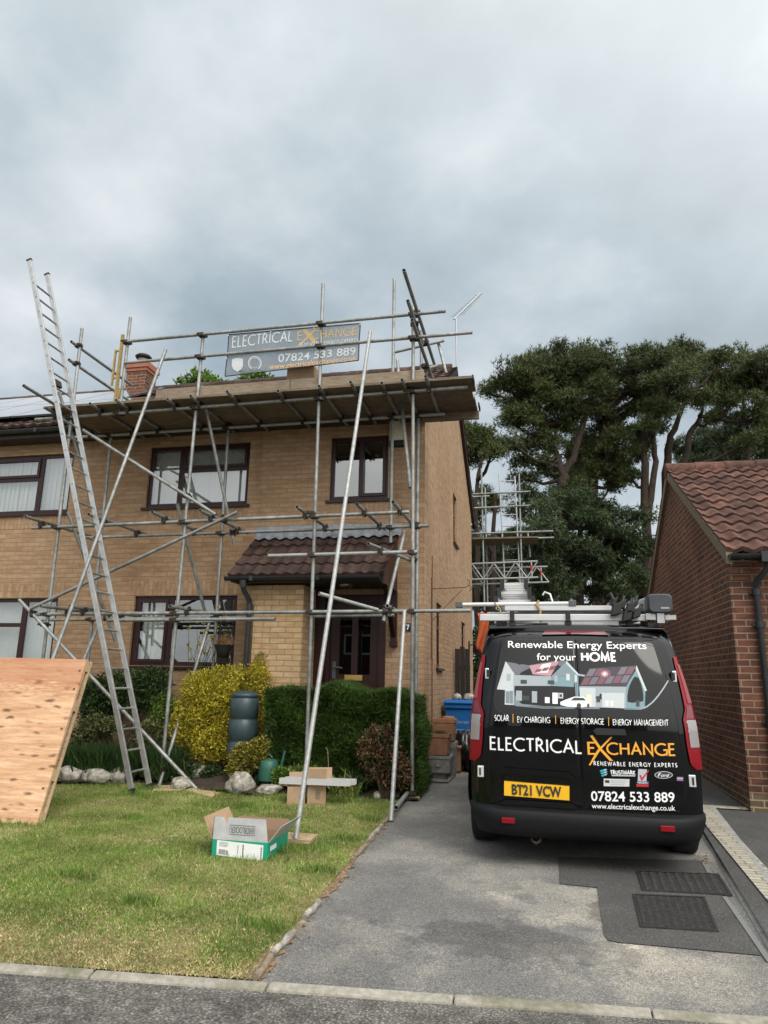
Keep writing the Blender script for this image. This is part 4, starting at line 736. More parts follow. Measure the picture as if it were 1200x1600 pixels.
# couplers wherever two tubes pass within a tube's width
cp = MB(); cp.box((-.052, -.04, -.034), (.052, .04, .034)); cp.box((-.036, -.062, -.028), (.036, .06, .028)); cp.tube((.05, -.05, 0), (.05, .07, 0), .009, 6); cp.tube((-.05, .05, .0), (-.05, -.08, 0), .009, 6); cp.box((.034, .05, -.016), (.066, .072, .016)); cp.box((-.066, -.085, -.016), (-.034, -.06, .016))
cpm = None; nC = 0
random.seed(21)
for i in range(len(tubes)):
    for j in range(i+1, len(tubes)):
        a, b_ = tubes[i]; c, d = tubes[j]; u = b_-a; v = d-c; w0 = a-c
        A, B_, C_, D_, E_ = u.dot(u), u.dot(v), v.dot(v), u.dot(w0), v.dot(w0); den = A*C_-B_*B_
        if den < 1e-3*A*C_: continue
        s = (B_*E_-C_*D_)/den; q = (A*E_-B_*D_)/den
        if not (0 <= s <= 1 and 0 <= q <= 1): continue
        p1, p2 = a+u*s, c+v*q
        if (p1-p2).length > .11 or nC >= 98: continue
        nC += 1
        z = u.normalized(); x = (v.normalized()-z*z.dot(v.normalized())).normalized(); y = z.cross(x)
        if cpm is None:
            o0 = cp.build('coupler', M['coupler'], uv=False); cpm = o0.data; o = o0
        else: o = bpy.data.objects.new('coupler', cpm); col.objects.link(o)
        o.parent = scaf; o.matrix_local = Matrix.Translation((p1+p2)/2-scaf.location) @ Matrix((x, y, z)).transposed().to_4x4() @ Matrix.Scale(.86, 4)
# boards, overhanging end board and toe boards
random.seed(31)
for i in range(5):
    y0 = 8.40+i*.236; x = -7.02+random.uniform(-.05, .12)
    for x2 in (-4.9+random.uniform(-.3, .3), -2.6+random.uniform(-.2, .2), -.70+random.uniform(-.05, .03)):
        dz = random.uniform(-.004, .004); MB().box((x, y0, 5.243+dz), (x2-.01, y0+.225, 5.281+dz)).build('scaffold_board', M['board_under'], scaf, bevel=.004); x = x2
    if i in (0, 4): MB().box((-.72, y0-.001, 5.235), (-.70, y0+.226, 5.288)).build('board_end_band', M['iron'], scaf)
o = MB().box((-1.62, E2+.1, 5.10), (-.72, E2+.14, 5.225)).build('scaffold_board', M['board_under'], scaf, bevel=.004); o['label'] = 'board on edge sticking out past the house corner'
for x0, x1 in ((-5.38, -3.3), (-3.29, -1.39)): MB().box((x0, YO+.03, 5.285), (x1, YO+.068, 5.52)).build('toe_board', M['board'], scaf, bevel=.004)
MB().box((-1.42, YO+.07, 5.285), (-1.385, 9.5, 5.5)).build('toe_board', M['board'], scaf, bevel=.004)
for x, y in ((-4.74, YO), (-1.495, YO)): MB().box((x-.075, y-.075, gz(y)+.022), (x+.075, y+.075, gz(y)+.03)).build('base_plate', M['coupler'], scaf)
# ladder gate, banner, box on the deck
t = thing('ladder_gate', 'yellow metal safety gate standing at the ladder opening of the scaffold', 'safety gate', (-6.1, 8.75, 5.3))
b = MB(); g0 = P(192, 523, 8.72); g1 = P(185, 640, 8.72)
b.box((g0.x-.02, 8.70, g1.z), (g0.x+.02, 8.74, g0.z)); b.box((g0.x-.10, 8.70, g1.z+.4), (g0.x-.075, 8.73, g0.z-.25)); b.build('post', M['yellow_paint'], t)
for z in (g0.z-.27, g1.z+.52): MB().box((g0.x-.10, 8.705, z-.012), (g0.x-.02, 8.73, z+.012)).build('bar', M['yellow_paint'], t)
b = MB(); b.prism([(g0.x-.01, 8.71, g1.z+.1), (g0.x+.1, 8.71, g1.z+.25), (g0.x+.1, 8.71, g1.z+.3), (g0.x-.01, 8.71, g1.z+.4)], (0, .02, 0)); b.build('catch', M['yellow_paint'], t)
BYY = 8.575
bn = [P(357.6, 523, BYY), P(563, 505.5, BYY), P(560, 563, BYY), P(351.7, 588, BYY)]
ban = thing('banner', 'grey mesh advertising banner tied to the scaffold guard rails', 'banner', bn[0])
def bw(u, v): return (bn[0]*(1-u)+bn[1]*u)*(1-v)+(bn[3]*(1-u)+bn[2]*u)*v + Vector((0, .012*math.sin(u*9+v*4)*math.sin(v*3.1), 0))
b = MB(); b.grid(lambda u, v: bw(u, v), np.linspace(0, 1, 25), np.linspace(0, 1, 9)); b.build('mesh_sheet', M['banner'], ban)
b = MB()
for q0, q1 in ((0, 1), (1, 2), (2, 3), (3, 0)):
    k0, k1 = [(0, 0), (1, 0), (1, 1), (0, 1)][q0], [(0, 0), (1, 0), (1, 1), (0, 1)][q1]
    b.path([bw(k0[0]+(k1[0]-k0[0])*i/12, k0[1]+(k1[1]-k0[1])*i/12) for i in range(13)], .008, 5)
b.build('hem', M['ink'], ban)
b = MB()
for u, v in ((0, 0), (.33, 0), (.66, 0), (1, 0), (1, .5), (0, .55)): p = bw(u, v); b.tube(p-Vector((0, .02, .03)), p+Vector((0, .03, .07)), .006, 5)
b.build('cable_tie', M['white'], ban)
# -- lettering helpers
def text_mesh(txt, bold=0.0, space=1.0):
    cu = bpy.data.curves.new('lettering', 'FONT'); cu.body = txt; cu.size = 1; cu.offset = bold; cu.space_character = space; cu.resolution_u = 3; cu.fill_mode = 'FRONT'
    o = bpy.data.objects.new('lettering', cu); col.objects.link(o); dg = bpy.context.evaluated_depsgraph_get(); dg.update()
    me = bpy.data.meshes.new_from_object(o.evaluated_get(dg)); bpy.data.objects.remove(o); bpy.data.curves.remove(cu)
    vs = [(v.co.x, v.co.y/.728, v.co.z) for v in me.vertices]; fs = [tuple(p.vertices) for p in me.polygons]; bpy.data.meshes.remove(me); return vs, fs
def arc(cx, cy, rx, ry, a0, a1, n=14): return [(cx+rx*math.cos(R(a0+(a1-a0)*i/n)), cy+ry*math.sin(R(a0+(a1-a0)*i/n))) for i in range(n+1)]
GL = {                                                       # humanist capitals: advance width and strokes
 'A': (.78, [[(.04,0),(.39,1),(.74,0)], [(.17,.36),(.61,.36)]]), 'B': (.62, [[(.1,0),(.1,1),(.30,1)]+arc(.30,.765,.2,.235,90,-90)+[(.1,.53)], [(.30,.53)]+arc(.32,.265,.25,.265,90,-90)+[(.1,0)]]),
 'C': (.88, [arc(.55,.5,.5,.5,52,308,26)]), 'D': (.8, [[(.1,0),(.1,1),(.3,1)]+arc(.3,.5,.43,.5,90,-90,20)+[(.1,0)]]), 'E': (.56, [[(.5,1),(.1,1),(.1,0),(.52,0)], [(.1,.53),(.46,.53)]]),
 'G': (.92, [arc(.55,.5,.5,.5,52,325,26)+[(.93,.1),(.93,.45),(.66,.45)]]), 'H': (.8, [[(.1,0),(.1,1)], [(.7,0),(.7,1)], [(.1,.53),(.7,.53)]]), 'I': (.28, [[(.14,0),(.14,1)]]),
 'L': (.5, [[(.1,1),(.1,0),(.48,0)]]), 'M': (.9, [[(.07,0),(.14,1),(.45,.1),(.76,1),(.83,0)]]), 'N': (.82, [[(.1,0),(.1,1),(.72,0),(.72,1)]]), 'O': (1.04, [arc(.52,.5,.48,.5,0,360,32)]),
 'P': (.6, [[(.1,0),(.1,1),(.28,1)]+arc(.28,.735,.25,.265,90,-90)+[(.1,.47)]]), 'R': (.66, [[(.1,0),(.1,1),(.28,1)]+arc(.28,.745,.22,.255,90,-90)+[(.1,.49)], [(.3,.49),(.62,0)]]),
 'S': (.54, [arc(.27,.74,.19,.26,35,270,14)+arc(.27,.24,.21,.24,90,-145,14)]), 'T': (.62, [[(.02,1),(.6,1)], [(.31,0),(.31,1)]]), 'V': (.74, [[(.03,1),(.37,0),(.71,1)]]),
 'W': (1.08, [[(.04,1),(.28,0),(.54,.95),(.8,0),(1.04,1)]]), 'X': (.76, [[(.05,0),(.71,1)], [(.05,1),(.71,0)]]), 'Y': (.7, [[(.03,1),(.35,.48),(.67,1)], [(.35,0),(.35,.48)]]), ' ': (.36, []), 'F': (.5, [[(.5,1),(.1,1),(.1,0)], [(.1,.53),(.44,.53)]]), 'K': (.66, [[(.1,0),(.1,1)], [(.62,1),(.12,.5),(.64,0)]]), 'U': (.78, [[(.1,1),(.1,.35)]+arc(.39,.3,.29,.3,180,360)+[(.68,1)]])}
def stroke_text(txt, th=.12, space=.09):
    vs, fs, x = [], [], 0.0; lay = 0
    for chh in txt:
        adv, strokes = GL[chh]
        for st in strokes:
            n = len(st); L_, R_ = [], []
            closed = n > 20 and abs(st[0][0]-st[-1][0]) < 1e-6 and abs(st[0][1]-st[-1][1]) < 1e-6
            for i in range(n):
                def dr(i, j): d = (st[j][0]-st[i][0], st[j][1]-st[i][1]); l = math.hypot(*d) or 1; return d[0]/l, d[1]/l
                if closed: d0, d1 = dr((i-1) % (n-1), i if i < n-1 else 0), dr(i if i < n-1 else 0, (i+1) % (n-1) if i < n-1 else 1)
                else: d0 = dr(i-1, i) if i else dr(0, 1); d1 = dr(i, i+1) if i < n-1 else d0
                nx, ny = -(d0[1]+d1[1]), d0[0]+d1[0]; l = math.hypot(nx, ny) or 1; nx, ny = nx/l, ny/l
                k = th/2/max(.35, nx*-d1[1]+ny*d1[0])
                L_.append((x+st[i][0]+nx*k, st[i][1]+ny*k, lay)); R_.append((x+st[i][0]-nx*k, st[i][1]-ny*k, lay))
            o = len(vs); vs += L_+R_; fs += [(o+i, o+n+i, o+n+i+1, o+i+1) for i in range(n-1)]; lay += 1
        x += adv+space
    return [(a, min(max(b, 0-.0), 1.0) if False else b, c*1e-5) for a, b, c in vs], fs
def place_text(vf, mapf, p0, p1, height, flip=False):
    """p0, p1: where the text's left and right ends go in the surface's own coordinates, height in the same units"""
    vs, fs = vf; xs = [v[0] for v in vs]; ys_ = [v[1] for v in vs]; x0, x1 = min(xs), max(xs); cap = height
    b = MB(); out = []
    for v in vs:
        u = (v[0]-x0)/(x1-x0); out.append(mapf(p0[0]+(p1[0]-p0[0])*u, p0[1]+(p1[1]-p0[1])*u+v[1]*cap, v[2]))
    b.add(out, fs); return b
def gill(t_, **k): return stroke_text(t_, **k)
BW = (bn[1]-bn[0]).length
def bpix(px, py):                                            # banner position of a survey pixel, in banner widths and heights
    p = P(px, py, BYY); u = .5; v = .5
    for _ in range(12):
        e_ = p-((bn[0]*(1-u)+bn[1]*u)*(1-v)+(bn[3]*(1-u)+bn[2]*u)*v); du = (bn[1]-bn[0])*(1-v)+(bn[2]-bn[3])*v; dv = (bn[3]-bn[0])*(1-u)+(bn[2]-bn[1])*u
        det = du.x*dv.z-du.z*dv.x; u += (e_.x*dv.z-e_.z*dv.x)/det; v += (du.x*e_.z-du.z*e_.x)/det
    return u, v
def bmap(u, v, k=0): p = bw(u, v); return p+Vector((0, -.006-k, 0))
def btext(vf, a, c, hpx, m, name='lettering'):
    a, c = bpix(*a), bpix(*c); h = -hpx/62.0
    place_text(vf, bmap, a, c, h).build(name, M[m], ban, uv=False)
btext(gill('ELECTRICAL', th=.13), (362, 542.5), (456.6, 533), 15.5, 'banner_white'); btext(gill('E', th=.13), (464.5, 532), (472, 531.3), 13.5, 'banner_gold'); btext(gill('CHANGE', th=.13), (486, 530), (557, 523.5), 13, 'banner_gold'); btext(gill('RENEWABLE ENERGY EXPERTS', th=.16, space=.25), (468, 540.5), (559.5, 534), 4.6, 'banner_white')
btext(text_mesh('07824 533 889', .012), (434.5, 566), (556, 554.5), 13, 'banner_white'); btext(text_mesh('www.electricalexchange.co.uk', .01), (421, 577.5), (557, 563.5), 8.5, 'banner_orange')
def bshape(pts, m, name): b = MB(); b.poly([bmap(*bpix(*p)) for p in pts]); return b.build(name, M[m], ban, uv=False)
C2 = lambda x, y: (340+x/2.7273, 400+y/2.7273)
bshape([C2(*p) for p in ((375,310),(392,306),(428,352),(395,360))][:0] or [C2(360,313), C2(378,311), C2(424,366), C2(405,372)], 'banner_gold', 'emblem'); bshape([C2(424,300), C2(434,302), C2(350,386), C2(340,384)], 'banner_gold', 'emblem')
bshape([C2(62,440), C2(85,434), C2(110,440), C2(110,468), C2(104,482), C2(86,494), C2(68,484), C2(62,470)], 'banner_white', 'emblem')
b = MB(); n = 40
for k, (r0, r1, s0, s1) in enumerate(((24, 29, -60, 240), (19, 20.5, 0, 360))):
    pts = [(math.cos(R(s0+(s1-s0)*i/n)), -math.sin(R(s0+(s1-s0)*i/n))) for i in range(n+1)]
    vs = [bmap(*bpix(*C2(160+c_*rr, 458+s_*rr))) for rr in (r0, r1) for c_, s_ in pts]; b.add(vs, [(i, i+1, n+2+i, n+1+i) for i in range(n)])
b.build('emblem', M['banner_white'], ban, uv=False)
t = thing('cardboard_box', 'brown cardboard box standing on the scaffold boards under the banner', 'cardboard box', (-3.2, 8.95, 5.28))
a_ = P(450, 590, 8.9); c_ = P(493, 573, 8.9); MB().box((a_.x, 8.85, 5.285), (c_.x, 9.2, c_.z)).build('carton', M['card'], t)
MB().obox(((a_.x+c_.x)/2, 8.82, c_.z-.005), (.5*(c_.x-a_.x), 0, 0), (0, .05, .02), (0, -.001, .002)).build('flap', M['card'], t)
# ---------------------------------------------------------------- ladder
lad = thing('ladder', 'long aluminium ladder leaning left up to the scaffold deck', 'ladder', (-4.71, 8.1, 0))
la = [Vector((-4.72, 7.93, gz(7.93)+.015)), Vector((-4.70, 8.29, gz(8.29)+.015))]; lb = [Vector((-7.27, 7.93, 7.44)), Vector((-7.24, 8.29, 7.42))]
d = (lb[0]-la[0]).normalized(); side = Vector((0, 1, 0)); nn = d.cross(side)
for a, c in zip(la, lb):
    b = MB(); c2 = a+d*(c-a).length; m_ = (a+c2)/2; hl = (c2-a)/2
    b.obox(m_, hl, side*.014, nn*.034); b.build('stile', M['alu'], lad, bevel=.004); b = MB(); b.obox(c2+d*.008, d*.012, side*.019, nn*.04); b.obox(a+d*.03, d*.035, side*.018, nn*.038); b.build('end_cap', M['black'], lad)
n = int((lb[0]-la[0]).length/.255)
for i in range(1, n):
    p = la[0]+d*(.25+.255*(i-1)); MB().tube(p-side*.018, p+side*.378, .0145, 8, hollow=True).build('rung', M['galv'], lad, uv=False)  # darker grey than the stiles: the rungs' shaded undersides put into their colour
for z in (0.35,):
    p = la[0]+d*5.75; MB().obox(p+side*.18+nn*.05, d*.05, side*.06, nn*.03).build('tie_strap', M['coupler'], lad)
# ---------------------------------------------------------------- rear scaffold
rs = thing('scaffold', 'distant scaffold tower with lattice beams at the rear corner of the house', 'scaffold', (-.5, 18.5, .15))
C3 = lambda x, y: (730+x/6.667, 720+y/6.667)
def rt_(kind, a, c, Ya, Yc=None, m='galv'): return tube(kind, P(*C3(*a), Ya), P(*C3(*c), Yc or Ya), m, parent=rs)
for a, c, Y_ in (((148,80),(180,1560),18.2), ((186,280),(212,1500),19.0), ((540,140),(572,1330),18.2), ((630,740),(655,1000),19)): rt_('standard', a, c, Y_)
def down(x, y0, y1, Y_): rt_('standard', (x, y0), (x+8, y1), Y_)
for a, c, Y_ in (((-40,352),(660,320),18.15), ((-40,380),(232,368),19), ((-40,498),(660,465),18.15), ((-40,762),(895,733),18.15), ((-40,828),(900,800),19)): rt_('ledger', a, c, Y_)
b = MB()
for i in range(4): b.box((-2.2, 18.15+i*.24, 5.05), (P(*C3(738, 690), 18.2).x, 18.375+i*.24, 5.09))
b.build('scaffold_board', M['board_under'], rs)
def lattice(p0, p1, q0, q1, Y_, zig):
    t_ = rt_('lattice_beam', p0, p1, Y_, m='galv_new'); b = MB(); A_, B_, C_, D_ = (P(*C3(*q), Y_) for q in (p0, p1, q0, q1)); b.tube(C_, D_, TR, 8)
    for i in range(zig): u, v = i/zig, (i+1)/zig; s, e_ = (A_+(B_-A_)*u, C_+(D_-C_)*v) if i % 2 else (C_+(D_-C_)*u, A_+(B_-A_)*v); b.tube(s, e_, TR*.8, 8)
    b.tube(B_+(A_-B_)*.08, D_+(C_-D_)*.08, TR*.9, 8); b.build('bracing', M['galv_new'], t_)
    r_ = MB(); e0, e1 = B_+(A_-B_)*.08, D_+(C_-D_)*.08; r_.tube(e0+(e1-e0)*.25, e0+(e1-e0)*.55, TR*1.25, 10); r_.build('warning_tape', mat('red_tape', (.42, .02, .02), .5), t_)
lattice((-60,1078),(732,1046),(-60,1240),(740,1214),18.1,7); lattice((-60,1125),(838,1102),(-60,1292),(850,1264),19.05,8)
b = MB()
for x0, y0, x1, y1 in ((332,140,358,690), (495,160,515,690)): b.tube(P(*C3(x0, y0), 18.6), P(*C3(x1+40, y1+700), 18.6), .02, 6)
for k in range(9): b.tube(P(*C3(338+k*4, 210+k*118), 18.6), P(*C3(500+k*3, 206+k*118), 18.6), .014, 6)
tag(b.build('ladder', M['alu'], loc=P(*C3(400, 1300), 18.6)), 'distant upright ladder inside the rear scaffold tower', 'ladder')
# ---------------------------------------------------------------- van
VX, VY, VZ = .33, 6.14, 0.0
van = thing('van', 'black panel van with electrical firm lettering seen from its rear doors', 'van', (VX, VY+2, VZ))
_hz = [.22, .35, .45, .70, .90, 1.10, 1.24, 1.45, 1.65, 1.80, 1.885]; _hw = [.83, .885, .908, .915, .912, .902, .886, .85, .808, .772, .735]
def hw(z): return float(np.interp(z, _hz, _hw))
def lean(z): return (0.20*((z-1.1)/.8)**1.4 if z > 1.1 else 0) + (.16*((z-1.76)/.125)**2.5 if z > 1.76 else 0)
def rear_y(x, z):
    u = min(abs(x)/hw(z), 1.0); return lean(z)+.035*u*u+.12*u**9
def rp(x, z, off=0.0): return Vector((VX+x, VY+rear_y(x, z)-off, VZ+z))
def vpx(px, py):                                             # a survey pixel on the rear of the van -> (x, z)
    x = z = 0; Y_ = VY
    for _ in range(12): p = P(px, py, Y_); x, z = p.x-VX, p.z-VZ; Y_ = VY+rear_y(x, min(z, 1.885))
    return x, z
NU = np.linspace(-1, 1, 41); ZS = np.r_[np.linspace(.34, 1.7, 24), np.linspace(1.74, 1.885, 8)]
YS = np.r_[.22, .3, .4, np.linspace(.5, 1.3, 17), np.linspace(1.5, 3.2, 8), 3.5, 3.65, 3.75, 3.85, 3.95, 4.05, 4.15, 4.3, 4.5, 4.7, 4.85, 4.93]
def ztop(y): return float(np.interp(y, [.2, .6, 1.5, 3.0, 3.4, 4.15, 4.6, 4.85, 4.95], [1.895, 1.945, 1.97, 1.955, 1.90, 1.27, 1.12, .95, .8]))
def wfac(y): return float(np.interp(y, [.2, .8, 1.6, 4.0, 4.6, 4.95], [1.0, 1.045, 1.065, 1.05, .97, .78]))
b = MB()
b.grid(lambda u, z: rp(u*hw(z), z), NU, ZS)
for sgn in (-1, 1):
    rings = [[rp(sgn*hw(z), z) for z in ZS]]
    for y in YS:
        zt = ztop(y); rings.append([Vector((VX+sgn*hw(z)*wfac(y)*(1 if z < 1.2 else 1+(z-1.2)*.02), VY+max(y, rear_y(hw(z), z)+.02), VZ+.34+(z-.34)*(zt-.34)/(1.885-.34))) for z in ZS])
    n = len(ZS)
    vs = [p for r_ in rings for p in r_]; fs = []
    for k in range(len(rings)-1):
        for j in range(n-1):
            q = (k*n+j, k*n+j+1, (k+1)*n+j+1, (k+1)*n+j); c_ = (vs[q[0]]+vs[q[2]])/2
            if any(math.hypot(c_.y-VY-wy, c_.z-VZ-.33) < .40 for wy in (.92, 3.88)): continue
            fs.append(q)
    b.add(vs, fs, True)
rings = [[rp(u*hw(1.885), 1.885) for u in NU]]
for y in YS: rings.append([Vector((VX+u*hw(1.885)*wfac(y)*1.0137, VY+max(y, .37), VZ+ztop(y)+.03*(1-u*u)*min(1, y/.6))) for u in NU])
n = len(NU); b.add([p for r_ in rings for p in r_], [(k*n+j, k*n+j+1, (k+1)*n+j+1, (k+1)*n+j) for k in range(len(rings)-1) for j in range(n-1)], True)
y = YS[-1]; b.poly([Vector((VX+u*hw(z)*wfac(y), VY+y, VZ+.34+(z-.34)*(ztop(y)-.34)/1.545)) for u, z in ((-1, .34), (1, .34), (1, 1.885), (-1, 1.885))])
b.quad((VX-.86, VY+.1, .36), (VX+.86, VY+.1, .36), (VX+.86, VY+4.9, .36), (VX-.86, VY+4.9, .36))
body = b.build('body', M['paint'], van, uv=False)
b = MB()
for sgn in (-1, 1):
    for wy in (.92, 3.88):
        n = 20; vs = []
        for rr, ox in ((.405, .0), (.43, .025), (.40, -.3)):
            for i in range(n+1):
                a = R(-5+190*i/n); z = .33+rr*math.sin(a); vs.append(Vector((VX+sgn*(hw(max(.3, min(z, 1.8)))*wfac(wy)+.002+ox), VY+wy+rr*math.cos(a), max(z, .24))))
        b.add(vs, [(k*(n+1)+i, k*(n+1)+i+1, (m_)*(n+1)+i+1, m_*(n+1)+i) for k, m_ in ((0, 1), (0, 2)) for i in range(n)], True)
b.build('wheel_arch', M['bumper'], van, uv=False)
DZ0, DZ1 = .455, 1.80
def doff(z): return .012+.007*math.exp(-((z-1.125)/.02)**2) - .010*(1/(1+math.exp((z-.66)/.02)))
def door_panel(u0, u1, name):
    us = [u0, u0+.004*(1 if u1 > u0 else -1)] + list(np.linspace(u0+.012, u1-.012, 20)) + [u1-.004, u1]; us = sorted(us); zs_ = [DZ0, DZ0+.003] + list(np.linspace(DZ0+.012, DZ1-.012, 26)) + [DZ1-.003, DZ1]
    def f(u, z):
        e_ = min(abs(u-us[0])/.012, abs(us[-1]-u)/.012, abs(z-DZ0)/.012, abs(DZ1-z)/.012, 1); return rp(u*hw(z), z, -.012+.012*math.sqrt(max(0, 1-(1-e_)**2))+doff(z))
    return MB().grid(f, us, zs_).build(name, M['paint'], van, uv=False)
dl = door_panel(-.835, -.020, 'rear_door'); drr = door_panel(-.012, .835, 'rear_door'); dl['label'] = 'left rear door carrying the yellow plate'; drr['label'] = 'right rear door with the phone number and handle'
SPL = -.016                                                  # the gap between the doors
def side(x): return dl if x < SPL*.9 else drr
def rgrid(xl, xr, z0, z1, off, m, name, parent, nz=14, nx=8):
    b = MB(); b.grid(lambda a, z: rp(xl(z)+(xr(z)-xl(z))*a, z, off), np.linspace(0, 1, nx), np.linspace(z0, z1, nz)); return b.build(name, M[m], parent, uv=False)
# rear glass with rounded corners, one light in each door
def gl_out(z):
    t = min((z-1.16)/.12, (1.775-z)/.04, 1); t = max(t, 0); return (hw(z)*.80)*(1-.16*(1-math.sqrt(max(0, 1-(1-t)**2))))
wl = rgrid(lambda z: -gl_out(z), lambda z: -.035, 1.16, 1.775, .0165, 'vanglass', 'rear_window', dl, 24); wr = rgrid(lambda z: .012, lambda z: gl_out(z), 1.16, 1.775, .0165, 'vanglass', 'rear_window', drr, 24)
b1 = MB(); pts = [(-.035, 1.16)]+[(-gl_out(z), z) for z in np.linspace(1.16, 1.775, 20)]+[(-.035, 1.775)]; b1.path([rp(x, z, .013) for x, z in pts], .005, 5); b1.build('window_seal', M['black'], dl)
b1 = MB(); pts = [(.012, 1.16)]+[(gl_out(z), z) for z in np.linspace(1.16, 1.775, 20)]+[(.012, 1.775)]; b1.path([rp(x, z, .013) for x, z in pts], .005, 5); b1.build('window_seal', M['black'], drr)
# lettering and pictures, cut at the door gap so each half belongs to its own door
def vmap(x, z, k=0): return rp(x, z, max(doff(z), .0165 if z > 1.14 else 0)+.0018+k)
def vtext(vf, pa, pb, hpx, m, name='lettering', lift=0.0):
    a, c = vpx(*pa), vpx(*pb); pm = vpx(pa[0], pa[1]-hpx); h = pm[1]-a[1]
    bb = place_text(vf, lambda x, z, k=0: vmap(x, z, k+lift), a, c, h); fl, fr_ = MB(), MB()
    for f in bb.f:
        cx = sum(bb.v[i][0] for i in f)/len(f)-VX; q = fl if cx < SPL else fr_; q.add([bb.v[i] for i in f], (tuple(range(len(f))),))
    for q, par in ((fl, dl), (fr_, drr)):
        if q.v: q.build(name, M[m], par, uv=False)
def vpoly(pts, m, name, k=0.0, conv=None):
    pts = [vpx(*(conv(*p) if conv else p)) for p in pts]; cx = sum(p[0] for p in pts)/len(pts)
    bb = MB(); bb.poly([vmap(x, z, k) for x, z in pts]); return bb.build(name, M[m] if isinstance(m, str) else m, side(cx), uv=False)
vtext(text_mesh('Renewable Energy Experts', .004), (794, 1012), (1010, 1014.3), 11.0, 'white'); vtext(text_mesh('for your', .004), (839, 1031.6), (900, 1032.2), 11.4, 'white'); vtext(gill('HOME', th=.23, space=.16), (908, 1032.2), (962, 1032.6), 11.8, 'white')
vtext(gill('ELECTRICAL', th=.135), (765.5, 1170), (908.6, 1176.8), 18.6, 'white'); vtext(gill('E', th=.15), (918, 1177.5), (930, 1177.7), 17.4, 'gold'); vtext(gill('CHANGE', th=.15), (947.5, 1178), (1054.5, 1179.8), 17.2, 'gold')
vtext(gill('RENEWABLE ENERGY EXPERTS', th=.17, space=.28), (927.5, 1195.2), (1058, 1198.2), 5.6, 'white')
for s, x0, y0, x1, y1 in (('SOLAR', 773, 1125.6, 795.5, 1126.2), ('EV CHARGING', 808.4, 1128, 860, 1129.2), ('ENERGY STORAGE', 876, 1130, 943.4, 1131.6), ('ENERGY MANAGEMENT', 957.5, 1132.5, 1044, 1133.2)): vtext(gill(s, th=.15), (x0, y0), (x1, y1), 8.3, 'white')
for x, y in ((801.6, 1115.5), (868, 1117.5), (950.6, 1120.5)): vpoly([(x-.5, y), (x+.5, y), (x+.7, y+13.5), (x-.3, y+13.5)], 'gold', 'divider')
vtext(text_mesh('07824 533 889', .014), (923.8, 1251), (1054.4, 1253), 15.6, 'white'); vtext(text_mesh('www.electricalexchange.co.uk', .008), (924.8, 1262.8), (1055, 1266.4), 8.2, 'white')
C4 = lambda x, y: (740+x/3.3333, 1110+y/3.3333)
vpoly([(605,131),(620,129),(668,200),(726,262),(708,262),(655,205)], 'gold', 'emblem', .0005, C4); vpoly([(713,136),(722,139),(660,205),(608,285),(599,284),(642,208)], 'gold', 'emblem', .001, C4)
# little logos
mt_ = {k: mat('print_'+k, c, .5) for k, c in dict(teal=(.03,.32,.42), navy=(.02,.05,.2), grey=(.62,.63,.63), palegrey=(.42,.46,.5), redp=(.5,.03,.04), purple=(.26,.12,.28), sil=(.6,.61,.62), w1=(.47,.51,.52), w2=(.30,.345,.37), w3=(.17,.21,.235), roof=(.13,.12,.15), pink=(.42,.22,.25), panel=(.035,.02,.035), panel2=(.15,.06,.08), glow=(.85,.62,.62), tealw=(.15,.25,.285), dk=(.03,.035,.04), cream=(.68,.62,.5)).items()}
def disc(cx, cy, rx, ry, m, k, name='emblem', n=20, conv=C4): return vpoly([(cx+rx*math.cos(2*math.pi*i/n), cy+ry*math.sin(2*math.pi*i/n)) for i in range(n)], m, name, k, conv)
for i in range(3): vpoly([(655+4*i,312+12*i),(688+4*i,302+12*i),(697-i,309+12*i),(664+2*i,321+12*i)], mt_['teal'], 'emblem', 0, C4); vpoly([(676+3*i,309+12*i),(688+4*i,304+12*i),(692,310+12*i),(682,315+12*i)], mt_['w1'], 'emblem', .0004, C4)
vtext(gill('TRUSTMARK', th=.2), C4(712, 331), C4(842, 333), 5.6, 'white'); vpoly([(718,334),(841,336),(841,343),(718,341)], mt_['palegrey'], 'emblem', 0, C4)
vpoly([(677,354),(811,357),(810,396),(677,394)], mt_['grey'], 'emblem', 0, C4)
for i in range(3): vpoly([(712,363+10*i),(800-9*i,364.5+10*i),(800-9*i,368+10*i),(712,366.5+10*i)], mt_['palegrey'], 'emblem', .0004, C4)
vpoly([(684,362),(706,363),(706,377),(684,376)], mt_['dk'], 'emblem', .0004, C4)
vpoly([(856,304),(901,306),(899,372),(854,370)], mt_['palegrey'], 'emblem', 0, C4); vpoly([(862,336),(869,334),(876,348),(908,309),(912,313),(878,364),(872,364)], mt_['redp'], 'emblem', .0006, C4); vpoly([(849,367),(912,369),(912,381),(849,379)], mt_['navy'], 'emblem', .0004, C4); vpoly([(847,382),(911,384),(910,398),(847,396)], mt_['redp'], 'emblem', .0004, C4)
vtext(gill('NICEIC', th=.2), C4(853, 379), C4(908, 380.5), 2.4, 'white', lift=.0014)
disc(988, 335, 47, 19, mt_['sil'], 0); disc(988, 335, 44, 16.5, mt_['dk'], .0004)
vf, ff = text_mesh('ord', .012); vf = [(x+y*.3, y, z) for x, y, z in vf]; vtext((vf, ff), C4(975, 344), C4(1019, 345), 5.2, 'white', lift=.0016); vf, ff = stroke_text('F', th=.17); vf = [(x+y*.3, y, z) for x, y, z in vf]; vtext((vf, ff), C4(957, 343.5), C4(978, 344), 5.4, 'white', lift=.0016)
vpoly([(1057,345),(1090,346),(1090,367),(1057,365)], mt_['purple'], 'emblem', 0, C4); vpoly([(1060,350),(1088,351),(1088,356),(1060,355)], mt_['w1'], 'emblem', .0004, C4)
